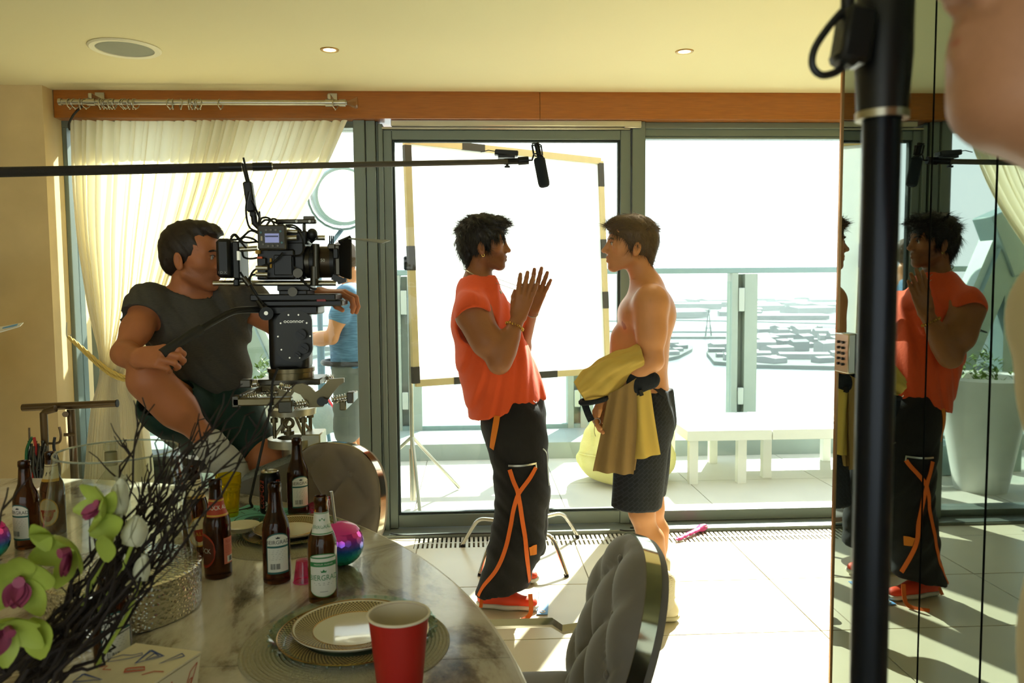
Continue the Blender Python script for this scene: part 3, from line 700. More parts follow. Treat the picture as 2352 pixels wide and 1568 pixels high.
obj('edge_band', MB().tube([(x, y, TZ-.017) for x, y in outline(1.961)], .0165, 6, closed=True), M('pale_edge', 'C8C3B4', .3), tab)
for y in (.4, 1.9): obj('pedestal', MB().box((-2.1, y-.2, 0), (-1.4, y+.2, TZ-.035), bev=.02), M('table_base', '57524A', .4), tab)
# ---- bottles
m_amber = M('amber_glass', (.075, .022, .005), .03, trans=.8, ior=1.35, var=.1)
m_amber2 = M('golden_brown_glass', (.14, .052, .007), .03, trans=.8, ior=1.35, var=.1)
m_paper = M('label_paper', 'D6D6CA', .6, var=.03)
m_green = M('label_green', '2F7A42', .6); m_tealp = M('label_teal', '235A55', .6); m_ink = M('dark_ink', '2C2F2C', .6)
m_red = M('label_red', 'A83A24', .55); m_salmon = M('label_salmon', 'C9735E', .6); m_cream = M('label_cream', 'D8CBA2', .6); m_gold = M('label_gold', 'C79A3C', .5); m_brn = M('label_brown', '5E2F1C', .6)
BP = [(0, 0), (.026, 0), (.0298, .003), (.0305, .008), (.0305, .118), (.0298, .130), (.0265, .144), (.0205, .158), (.0168, .170), (.0150, .190), (.0138, .208), (.0136, .212), (.0148, .214), (.0148, .224), (.0140, .228), (.0115, .2285), (.0105, .224), (.0105, .200), (0, .195)]
def brad(z):
    for (r0, z0), (r1, z1) in zip(BP[3:], BP[4:]):
        if z0 <= z <= z1 and z1 > z0: return r0+(r1-r0)*(z-z0)/(z1-z0)
    return .0305
def bottle(label, x, y, mat, kind, turn=0, h=1.0):
    b = thing('beer_bottle', label, 'bottle', (x, y, TZ), math.atan2(-y, -x)+turn, group='beer bottles on the marble table'); b.scale = (1.09, 1.09, 1.07)
    g = obj('glass', MB().lathe([(r, z*h) for r, z in BP], n=32), mat, b, True)
    def on(dr=.0003, z0=0): return lambda px, py: (lambda z: ((brad(z)+dr)*math.cos(px/brad(z)), (brad(z)+dr)*math.sin(px/brad(z)), z*h))(z0+py)
    def patch(nm, x0, x1, lo, hi, m, dr, n=22, nv=6):
        f = on(dr); rows = []
        for j in range(nv+1):
            row = []
            for i in range(n+1):
                px = x0+(x1-x0)*i/n; l_ = lo(px) if callable(lo) else lo; h_ = hi(px) if callable(hi) else hi; row.append(f(px, l_+(h_-l_)*j/nv))
            rows.append(row)
        return obj(nm, MB().grid(rows), m, b, True)
    def quads(nm, rects, m, dr, par):
        mb = MB(); f = on(dr)
        for x0, x1, z0, z1 in rects: mb.grid([[f(x0+(x1-x0)*i/4, zz) for i in range(5)] for zz in (z0, z1)])
        return obj(nm, mb, m, par, True)
    def txt(s, size, px, z, m, dr, par, sx=1): return lettering('lettering', s, size, lambda a, c: on(dr)(px+a, z+c), m, par, True, sx=sx)
    def crown(px, z, w, m, par):
        pts = [(-.5, 0), (-.6, .5), (-.3, .3), (0, .7), (.3, .3), (.6, .5), (.5, 0)]
        mb = MB(); mb.add([on(.0009)(px+a*w, z+c*w) for a, c in pts], [(0, 1, 2), (0, 2, 3), (0, 3, 6), (3, 4, 6), (4, 5, 6)]); obj('crown_print', mb, m, par, True)
    if kind == 'green':     # front label with green bands
        a = .031; el = lambda k, w: (lambda px: .022-.0 + .012*(1-math.sqrt(max(0, 1-(px/w)**2)))*1.6)
        top = lambda px: .100+.012*math.sqrt(max(0, 1-(px/(a+.0005))**2)); bot = lambda px: .036-.018*math.sqrt(max(0, 1-(px/(a+.0005))**2))
        patch('label_border', -a, a, bot, top, m_green, .0003)
        p = patch('label', -a+.002, a-.002, lambda q: bot(q)+.0018, lambda q: top(q)-.0018, m_paper, .0005)
        patch('green_band', -a+.002, a-.002, .084, lambda q: .094, m_green, .0007); patch('green_band', -a+.003, a-.003, .1015, lambda q: .1045, m_green, .0007)
        txt('BIERGRAD', .0165, 0, .060, m_green, .0009, p, .82); crown(0, .0715, .010, m_green, p); quads('fine_print', [(-.02, .02, .0485, .0492), (-.017, .017, .045, .0456), (-.008, .008, .03, .0308)], m_ink, .0007, p)
        txt('PREMIUM  PILSENER', .0045, 0, .089, m_paper, .001, p)
        nl = patch('neck_label', -.026, .026, .150, .196, m_paper, .0006); patch('green_band', -.026, .026, .1515, .1535, m_green, .0008); patch('green_band', -.026, .026, .1935, .195, m_green, .0008)
        txt('BIERGRAD', .0115, 0, .166, m_green, .0009, nl, .8); crown(0, .178, .010, m_green, nl)
    elif kind == 'teal':    # back label with a bar code
        a = .026; top = lambda px: .100+.020*math.sqrt(max(0, 1-(px/(a+.0005))**2))
        patch('label_border', -a, a, .026, top, m_tealp, .0003)
        p = patch('label', -a+.0022, a-.0022, .0305, lambda q: top(q)-.003, m_paper, .0005)
        txt('BEIRGRAD', .0125, 0, .0985, m_ink, .0009, p, .9); crown(0, .107, .008, m_ink, p); patch('teal_band', -a+.002, a-.002, .086, .0905, m_tealp, .0007)
        quads('fine_print', [(-.02, .019-.004*(i % 3), .080-i*.0042, .0806-i*.0042) for i in range(6)], M('grey_ink', '8A8C84', .6), .0007, p)
        rr = random.Random(int(x*1000)); quads('bar_code', [(-.018+i*.00155, -.018+i*.00155+rr.choice((.0006, .001, .0003)), .037, .050) for i in range(14)], m_ink, .0007, p)
    elif kind == 'red':
        nl = patch('neck_label', -.03, .03, .146, .186, m_red, .0006)
        for z in (.1475, .1805): patch('gold_band', -.03, .03, z, z+.0035, m_gold, .0008)
        txt('BOCK ALE', .0135, 0.0, .166, m_paper, .0009, nl, .75)
        p = patch('side_label', .006, .034, .035, .096, m_salmon, .0004); txt('FLUX', .009, .020, .087, m_red, .0008, p, .9)
        quads('fine_print', [(.009, .031-.004*(i % 2), .077-i*.004, .0776-i*.004) for i in range(5)], m_red, .0007, p)
        quads('white_box', [(.014, .032, .038, .053)], m_paper, .0006, p); rr = random.Random(3); quads('bar_code', [(.018+i*.0013, .018+i*.0013+rr.choice((.0005, .0009)), .040, .051) for i in range(9)], m_ink, .0008, p)
        cz, cx, w = .068, -.042, .030; rd = lambda k: (lambda q: cz+k*.040*math.sqrt(max(0, 1-((q-cx)/w)**2)))
        patch('round_label', cx-w, cx+w, rd(-1), rd(1), m_red, .0004); patch('label_ring', cx-w+.004, cx+w-.004, lambda q: rd(-1)(q)+.006, lambda q: rd(1)(q)-.006, m_brn, .0006)
        txt('BOCK', .016, cx, cz, m_paper, .0009, nl, .9)
    elif kind == 'cream':
        nl = patch('neck_label', -.03, .03, .150, .196, m_cream, .0006); patch('gold_band', -.03, .03, .150, .157, m_gold, .0008); patch('brown_line', -.03, .03, .190, .1915, m_brn, .0008)
        deer = [(-.006, .170), (-.004, .176), (.004, .175), (.006, .180), (.0085, .180), (.006, .172), (.0065, .166), (.005, .166), (.004, .171), (-.003, .170), (-.005, .165), (-.0065, .165)]
        mb = MB(); mb.add([on(.0009)(q, z) for q, z in deer], [tuple(range(len(deer)))]); obj('stag_print', mb, m_ink, nl, True)
        w, cz = .028, .068; rd = lambda k, s: (lambda q: cz+k*(.038-s)*math.sqrt(max(0, 1-(q/(w-s))**2)))
        p = patch('round_label', -w, w, rd(-1, 0), rd(1, 0), m_gold, .0004); patch('label', -w+.003, w-.003, rd(-1, .003), rd(1, .003), m_cream, .0006); patch('label_centre', -w+.008, w-.008, rd(-1, .012), lambda q: cz+.006, m_red, .0008)
        txt('ALE', .014, 0, .062, m_gold, .0011, p)
    elif kind == 'clear':
        patch('neck_sleeve', -.05, .05, .160, .192, M('foil_sleeve', '9C9272', .4), .0006)
    return b
for lab, u, v, mt, kd, tr in (
    ('brown beer bottle with green and white front label beside the near place setting', 743, 1378, m_amber2, 'green', .06),
    ('brown beer bottle with white back label in front of the far place setting', 637, 1333, m_amber, 'teal', .12),
    ('brown beer bottle with white back label in front of the round chair back', 686, 1180, m_amber, 'teal', .28),
    ('brown ale bottle with red neck label and salmon side label', 502, 1322, m_amber, 'red', .25),
    ('brown beer bottle with cream stag neck label behind the red labelled ale bottle', 452, 1275, m_amber, 'cream', .3),
    ('brown beer bottle with white side label at the left edge of the table', 65, 1255, m_amber, 'teal', -.7),
    ('brown beer bottle with cream stag neck label left of the glass vase', 125, 1225, m_amber, 'cream', -.5),
    ('brown beer bottle standing behind the printed carton under the twigs', 262, 1545, m_amber, 'teal', .25)):
    p = AZ(u, v, TZ); bottle(lab, p.x, p.y, mt, kd, tr)
# ---- clear spirit bottle
p = AZ(262, 1215, TZ); cb = thing('spirit_bottle', 'clear glass spirit bottle with beige neck sleeve behind the glass vase', 'bottle', (p.x, p.y, TZ))
m_clear = thin_glass('clear_glass', (.93, .95, .93), 0, 1.5)
obj('glass', MB().lathe([(0, 0), (.045, 0), (.047, .005), (.047, .12), (.043, .145), (.028, .165), (.0165, .18), (.0155, .24), (.019, .243), (.019, .258), (.015, .262), (.013, .258)], n=32), m_clear, cb, True)
obj('neck_sleeve', MB().lathe([(.0175, .195), (.017, .235)], n=24), M('beige_sleeve', '8E8560', .6), cb, True)
obj('label', MB().lathe([(.0475, .03), (.0475, .10)], n=20, a0=-2.6, a1=-.6), m_paper, cb, True)
# ---- cola can
p = AZ(622, 1178, TZ); can = thing('drink_can', 'black soft drink can with red script beside the teal card', 'can', (p.x, p.y, TZ), math.atan2(-p.y, -p.x))
obj('body', MB().lathe([(0, .006), (.022, .004), (.026, 0), (.0325, .010), (.0331, .016), (.0331, .116), (.0315, .124), (.0265, .134)], n=32), M('black_can', '15130F', .28, .6), can, True)
obj('lid', MB().lathe([(.0265, .134), (.0275, .1365), (.026, .138), (.0245, .133), (0, .133)], n=32), m_steel, can, True)
obj('pull_tab', MB().tube([(-.002+.011*math.cos(a)*.7+.004, .007*math.sin(a), .1355) for a in np.linspace(0, 2*PI, 13)[:-1]], .0014, 5, closed=True), m_steel, can, True)
for off in (-.92, .75):
    lettering('script', 'Coca-Cola', .034, lambda a, c, o=off: (.0334*math.cos(o+(-c)/.0331*1.0), .0334*math.sin(o+(-c)/.0331), .066+a*.62), M('can_red', 'A8483A', .4), can, True, shear=.35)
    lettering('lettering', 'Zero Sugar', .010, lambda a, c, o=off+.52: (.0334*math.cos(o-c/.0331), .0334*math.sin(o-c/.0331), .030+a*.7), m_paper, can, True, shear=.3)
# ---- yellow tumbler
p = AZ(527, 1186, TZ); yt = thing('tumbler', 'tall fluted yellow glass tumbler', 'glass', (p.x, p.y, TZ))
m_yel = M('yellow_glass', (.92, .72, .02), .05, trans=.85, ior=1.2, var=.05)
mb = MB(); n = 40; prof = [(.027, 0), (.0275, .006), (.030, .03), (.0345, .085), (.0375, .092), (.036, .100), (.0385, .105), (.0395, .135)]
rows = []
for r, z in prof+[(.0372, .135), (.034, .10), (.028, .02), (0.0005, .014)]:
    rows.append([((r-(.0016 if (k % 4 < 2 and z < .088 and r > .02) else 0))*math.cos(2*PI*k/n), (r-(.0016 if (k % 4 < 2 and z < .088 and r > .02) else 0))*math.sin(2*PI*k/n), z) for k in range(n+1)])
mb.grid(rows).lathe([(0, 0), (.027, 0)], n=40); obj('glass', mb, m_yel, yt, True, sharp=25)
# ---- teal card under can and tumbler
p = AZ(592, 1192, TZ); m_tc = M('teal_card', '74C4B6', .6, var=.1)
tcd = thing('printed_card', 'teal printed record sleeve lying under the drink can', 'card', (p.x, p.y, TZ), -.35)
obj('sheet', MB().box((-.125, -.125, .0004), (.125, .125, .0034)), m_tc, tcd, True)
obj('disc_print', MB().lathe([(.012, .0037), (.035, .0037)], (0, -.01, 0), 32).lathe([(.060, .0037), (.064, .0037)], (0, -.01, 0), 40).lathe([(.050, .0037), (.066, .0037)], (0, -.01, 0), 12, a0=-.9, a1=.4), M('teal_ink', '24564F', .6), tcd, True)
obj('disc_hole', MB().lathe([(0, .0038), (.011, .0038)], (0, -.01, 0), 20), m_ink, tcd, True)
for k in range(12): obj('ray_print', MB().cbox((.092*math.cos(k*.5236), -.01+.092*math.sin(k*.5236), .0036), (.03, .0016, .0004), Rz(k*.5236)), m_ink, tcd, True)
lettering('lettering', 'OLD SKOOL', .036, lambda a, c: (a, .082+c, .0039), m_ink, tcd, True, shear=.2)
# ---- place settings
def polar_check(name, base, dark, na, nr):
    m = M(name, base, .25); n, l = m.node_tree.nodes, m.node_tree.links; b = n['Principled BSDF']
    tc = n.new('ShaderNodeTexCoord'); sx = n.new('ShaderNodeSeparateXYZ'); l.new(tc.outputs['Object'], sx.inputs[0])
    at = n.new('ShaderNodeMath'); at.operation = 'ARCTAN2'; l.new(sx.outputs[1], at.inputs[0]); l.new(sx.outputs[0], at.inputs[1])
    ln = n.new('ShaderNodeVectorMath'); ln.operation = 'LENGTH'; cb_ = n.new('ShaderNodeCombineXYZ'); l.new(sx.outputs[0], cb_.inputs[0]); l.new(sx.outputs[1], cb_.inputs[1]); l.new(cb_.outputs[0], ln.inputs[0])
    def mul(o, k): q = n.new('ShaderNodeMath'); q.operation = 'MULTIPLY'; q.inputs[1].default_value = k; l.new(o, q.inputs[0]); return q.outputs[0]
    c2 = n.new('ShaderNodeCombineXYZ'); l.new(mul(at.outputs[0], na/(2*PI)), c2.inputs[0]); l.new(mul(ln.outputs['Value'], nr), c2.inputs[1])
    ck = n.new('ShaderNodeTexChecker'); ck.inputs['Scale'].default_value = 1; l.new(c2.outputs[0], ck.inputs['Vector'])
    ck.inputs[1].default_value = (*hexc(base), 1); ck.inputs[2].default_value = (*hexc(dark), 1); l.new(ck.outputs[0], b.inputs['Base Color']); return m
m_band = polar_check('gold_check_band', 'B7A473', '4A3E2A', 180, 220)
m_por = M('white_porcelain', 'D9D2BC', .12, coat=.5, var=.02)
m_goldrim = M('gold_rim', 'B08A4E', .25, .9)
m_mat = M('woven_grass', 'A39C84', .8, var=.18, vs=160, bump=.4, bs=300)
m_chg = thin_glass('charger_glass', (.80, .90, .86), .02, 1.6)
def setting(x, y, which, rm):
    mt = thing('placemat', 'round woven placemat under the %s place setting' % which, 'placemat', (x, y, TZ), group='round woven placemats')
    prof = [(0, .001)]
    for i in range(26): r = .004+i*(rm-.004)/26; prof += [(r, .002), (r+(rm-.004)/52, .0048)]
    obj('woven_disc', MB().lathe(prof+[(rm, .002), (rm, 0), (0, 0)], n=72), m_mat, mt, True)
    ch = thing('charger_plate', 'clear glass charger plate with beaded rim at the %s place setting' % which, 'plate', (x+.012, y+.02, TZ+.0052), group='glass charger plates')
    rc_ = rm*.80
    obj('disc', MB().lathe([(0, .003), (rc_*.82, .003), (rc_*.9, .010), (rc_, .020), (rc_, .023), (rc_*.89, .013), (rc_*.80, .0065), (0, .0065)], n=72), m_chg, ch, True)
    obj('pattern_band', MB().lathe([(rc_*.60, .0068), (rc_*.81, .0068), (rc_*.90, .0140)], n=96), m_band, ch, True)
    obj('gold_line', MB().torus((0, 0, .0150), rc_*.91, .0016, n=72, k=5), m_goldrim, ch, True)
    mb = MB()
    for k in range(44): a = 2*PI*k/44; mb.ball((rc_*1.01*math.cos(a), rc_*1.01*math.sin(a), .019), .0034, 6, 4)
    obj('beaded_rim', mb, m_chg, ch, True)
    pl = thing('side_plate', 'white porcelain plate with gold checked border on the %s charger' % which, 'plate', (x+.01, y+.035, TZ+.0122), group='white checked side plates')
    rp = rm*.60
    obj('bowl', MB().lathe([(0, .0), (rp*.62, 0), (rp*.95, .010), (rp, .016), (rp*.995, .0175), (rp*.90, .0125), (rp*.66, .0062), (0, .0058)], n=72), m_por, pl, True)
    obj('border', MB().lathe([(rp*.66, .0065), (rp*.90, .0129), (rp*.97, .0160)], n=96), m_band, pl, True)
    obj('gold_line', MB().torus((0, 0, .0066), rp*.66, .0011, n=64, k=5).torus((0, 0, .0176), rp*.985, .0012, n=64, k=5), m_goldrim, pl, True)
setting(-.262, 1.575, 'near', .208); setting(-.545, 2.265, 'far', .180)
p = AZ(580, 1222, TZ+.02); dp = thing('dip_bowl', 'small checked dip bowl resting on the far charger plate', 'bowl', (p.x-.03, p.y, TZ+.026))
obj('bowl', MB().lathe([(0, 0), (.03, 0), (.048, .016), (.050, .017), (.047, .017), (.03, .003), (0, .002)], n=40), m_por, dp, True)
obj('border', MB().lathe([(.031, .0035), (.0465, .0165)], n=64), m_band, dp, True)
# ---- red paper cup
p = AZ(919, 1600, TZ); rcup = thing('paper_cup', 'tall red paper cup with white rolled rim in the foreground', 'cup', (p.x, p.y, TZ))
hc = .152
obj('wall', MB().lathe([(0, .004), (.035, .004), (.036, 0), (.0375, 0), (.0525, hc-.003)], n=48), M('red_card', 'A61A10', .45, var=.03), rcup, True)
obj('inner_wall', MB().lathe([(.0520, hc-.004), (.037, .008), (0, .008)], n=48), M('cup_white', 'D8CDB4', .6), rcup, True)
obj('rolled_rim', MB().torus((0, 0, hc-.002), .0535, .0024, n=56, k=8), M('cup_white'), rcup, True)
# ---- pink shot glasses
m_pink = thin_glass('pink_plastic', (1, .55, .75), .05, 1.45)
def shot(label, loc, R=None):
    o = thing('shot_glass', label, 'shot glass', loc, group='pink plastic shot glasses')
    mb = MB().lathe([(0, 0), (.0165, 0), (.0235, .052), (.0245, .054), (.0225, .053), (.0155, .005), (0, .005)], n=28)
    if R: mb.xf(R)
    obj('plastic_body', mb, m_pink, o, True); obj('lip', (MB().torus((0, 0, .053), .0238, .0012, n=28, k=5) if not R else MB().torus((0, 0, .053), .0238, .0012, n=28, k=5).xf(R)), M('pink_lip', 'D24A84', .3), o, True)
p = AZ(697, 1335, TZ); shot('pink shot glass upside down beside the green labelled bottle', (p.x, p.y, TZ+.054), Rx(PI))
p = AZ(744, 1182, TZ); shot('pink shot glass standing upright behind the disco ball cup', (p.x, p.y, TZ))
p = AZ(710, 1186, TZ); shot('pink shot glass lying on its side behind the far plates', (p.x, p.y, TZ+.0246), Rz(.5) @ Ry(PI/2-.13))
# ---- disco ball cups
def disco(label, x, y, straw):
    r = .058; o = thing('disco_cup', label, 'cup', (x, y, TZ), group='disco ball cups')
    bm = bmesh.new(); bmesh.ops.create_icosphere(bm, subdivisions=3, radius=r); bm.verts.ensure_lookup_table()
    mb = MB()
    for vt in bm.verts:
        if vt.co.z > r*.62: continue
        nrm = vt.co.normalized(); fx = nrm.orthogonal().normalized(); fy = nrm.cross(fx)
        cs = sorted([f.calc_center_median() for f in vt.link_faces], key=lambda q: math.atan2((q-vt.co).dot(fy), (q-vt.co).dot(fx)))
        mean = sum(cs, Vector())/len(cs); mb.add([mean+(q-mean)*.97+Vector((0, 0, r)) for q in cs], [tuple(range(len(cs)))])
    bm.free()
    m = MATS.get('disco_gradient')
    if not m:
        m = M('disco_gradient', '808080', .16, .55); n, l = m.node_tree.nodes, m.node_tree.links
        tc = n.new('ShaderNodeTexCoord'); sx = n.new('ShaderNodeSeparateXYZ'); l.new(tc.outputs['Object'], sx.inputs[0]); q = n.new('ShaderNodeMath'); q.operation = 'DIVIDE'; q.inputs[1].default_value = 2*r; l.new(sx.outputs[2], q.inputs[0])
        rp = n.new('ShaderNodeValToRGB'); l.new(q.outputs[0], rp.inputs[0]); e = rp.color_ramp.elements
        for _ in range(3): e.new(.5)
        for x_, (pp, cc) in zip(e, [(.06, '2FB268'), (.30, '22B0AC'), (.46, '2E62C0'), (.60, '8A48C8'), (.74, 'E646AA')]): x_.position = pp; x_.color = (*hexc(cc), 1)
        l.new(rp.outputs[0], n['Principled BSDF'].inputs['Base Color'])
    obj('hex_facets', mb, m, o, True, sharp=5); obj('inner_ball', MB().ball((0, 0, r), r*.965, 28, 18), m, o, True)
    obj('lid', MB().lathe([(r*.80, r*1.60), (r*.66, r*1.77), (r*.35, r*1.93), (0, r*1.985)], n=32), M('pink_lid', 'DE2F96', .25, var=.05), o, True)
    if straw: obj('straw', MB().tube([(-.010, 0, r*1.3), (-.016, .0, r*1.9), (-.024, 0, r*1.9+.085)], .0042, 10), m_steel, o, True)
p = AZ(786, 1298, TZ); disco('pink to green disco ball cup with silver straw', p.x, p.y, True)
p = AZ(-30, 1290, TZ); disco('disco ball cup cut by the left edge of the picture', p.x, p.y, False)
# ---- hurricane vase
vc = AZ(285, 1398, TZ); vs_ = thing('hurricane_vase', 'big clear glass hurricane vase on a hammered silver base', 'vase', (vc.x, vc.y, TZ))
m_ham = M('hammered_silver', 'CFCBBE', .2, 1.0, var=.02); n, l = m_ham.node_tree.nodes, m_ham.node_tree.links
vo = n.new('ShaderNodeTexVoronoi'); vo.inputs['Scale'].default_value = 120; tc = n.new('ShaderNodeTexCoord'); l.new(tc.outputs['Object'], vo.inputs['Vector'])
bp = n.new('ShaderNodeBump'); bp.inputs['Strength'].default_value = .6; bp.inputs['Distance'].default_value = .004; l.new(vo.outputs['Distance'], bp.inputs['Height']); l.new(bp.outputs[0], n['Principled BSDF'].inputs['Normal'])
obj('hammered_base', MB().lathe([(0, 0), (.160, 0), (.164, .003), (.166, .095), (.160, .099), (0, .099)], n=64), m_ham, vs_, True)
obj('glass_chimney', MB().lathe([(.157, .099), (.156, .13), (.145, .22), (.124, .36), (.1265, .362), (.1275, .360), (.148, .22), (.1595, .13), (.1605, .099)], n=64), m_clear, vs_, True)
obj('glass_rim', MB().torus((0, 0, .361), .1258, .0022, n=64, k=6), M('rim_glass', 'BFCAC2', .1, trans=.7), vs_, True)
cd_ = thing('candle', 'ivory pillar candle inside the glass vase', 'candle', (vc.x+.03, vc.y-.04, TZ+.099))
obj('wax', MB().lathe([(0, 0), (.034, 0), (.035, .003), (.035, .105), (.030, .109), (.012, .104), (0, .104)], n=32), M('ivory_wax', 'D8CFB0', .5), cd_, True)
obj('wick', MB().cyl((0, 0, .104), (.001, 0, .116), .001, n=6), m_black, cd_, True)
# ---- printed carton
b0 = thing('takeaway_carton', 'white folded carton printed with red and blue food doodles', 'carton', AZ(330, 1568, TZ))
m_cart = M('carton_card', 'D8CDAB', .7, var=.03)
Cz = TZ+.095; a_, b_, c_, d_ = AZ(312, 1476, Cz), AZ(462, 1496, Cz-.006), AZ(305, 1600, Cz), AZ(150, 1570, Cz)
cen = (a_+b_+c_+d_)/4; dn = Vector((0, 0, -.008))
obj('lid', MB().poly([a_, b_, c_, d_], dn*.4), m_cart, b0)
def down(p, k=.88): return Vector((cen.x+(p.x-cen.x)*k, cen.y+(p.y-cen.y)*k, TZ))
ins = lambda p: Vector((cen.x+(p.x-cen.x)*.985, cen.y+(p.y-cen.y)*.985, p.z-.006))
q = [ins(x) for x in (a_, b_, c_, d_)]; w = [down(x) for x in (a_, b_, c_, d_)]
obj('tray', MB().add(q+w, [(0, 1, 5, 4), (1, 2, 6, 5), (2, 3, 7, 6), (3, 0, 4, 7), (4, 5, 6, 7), (0, 1, 2, 3)]), m_cart, b0)
m_cb, m_cr = M('doodle_blue', '3C4E86', .7), M('doodle_red', 'B4482C', .7)
def onlid(s, t, dz=.0006): p_ = a_.lerp(b_, s).lerp(d_.lerp(c_, s), t); return Vector((p_.x, p_.y, p_.z+dz))
def doodle(nm, pts, m, close=True, wd=.0011):
    P = [onlid(*x) for x in pts]; P = P+[P[0]] if close else P; obj(nm, MB().ribbon(P, wd*2.2, Vector((0, 0, 1)), .0003), m, b0)
doodle('pizza_doodle', [(.35, .12), (.62, .2), (.42, .42)], m_cb, wd=.002); doodle('pizza_doodle', [(.46, .17), (.56, .21), (.47, .32)], m_cb)
doodle('pen_doodle', [(.80, .10), (.88, .14), (.72, .36)], m_cb); doodle('bottle_doodle', [(.02, .40), (.10, .30), (.22, .28), (.30, .20), (.34, .24), (.26, .34), (.18, .40), (.06, .48)], m_cb, wd=.0008)
doodle('cup_doodle', [(.42, .55), (.60, .47), (.66, .52), (.46, .62)], m_cr, wd=.002); doodle('heart_doodle', [(.05, .62), (.14, .56), (.16, .64), (.26, .62)], m_cr, False); doodle('pizza_doodle', [(.02, .78), (.34, .82), (.06, .95)], m_cb, wd=.0018); doodle('sprig_doodle', [(.72, .62), (.80, .52), (.92, .50)], m_cr, False)
def onside(s, t): p_ = q[1].lerp(q[2], s).lerp(w[1].lerp(w[2], s), t); nn = (q[2]-q[1]).cross(w[1]-q[1]).normalized(); nn = nn if nn.y < 0 else -nn; return p_+nn*.0008, nn
for pts in ([(.05, .1), (.16, .2), (.28, .75), (.16, .62)], [(.45, .15), (.52, .2), (.62, .8), (.52, .75)], [(.12, .35), (.16, .36), (.2, .52), (.15, .5)]):
    P = [onside(*x) for x in pts]; obj('frame_doodle', MB().ribbon([x[0] for x in P]+[P[0][0]], .0016, P[0][1], .0003), m_cr, b0)
# ---- spoons at the bottom edge
for u, v, lab in ((866, 1585, 'steel spoon left of the red paper cup'), (1030, 1588, 'steel spoon right of the red paper cup')):
    p = AZ(u, v, TZ+.012); sp_ = thing('spoon', lab, 'spoon', (p.x, p.y, TZ+.003))
    obj('bowl', MB().ball((0, 0, .006), .022, 16, 10, (.75, 1.15, .3), Rz(.3)), m_chrome, sp_, True)
    obj('handle', MB().tube([(.006, -.022, .006), (.02, -.07, .004), (.04, -.15, .002)], [.003, .0025, .005], 8, flat=.5), m_chrome, sp_, True)
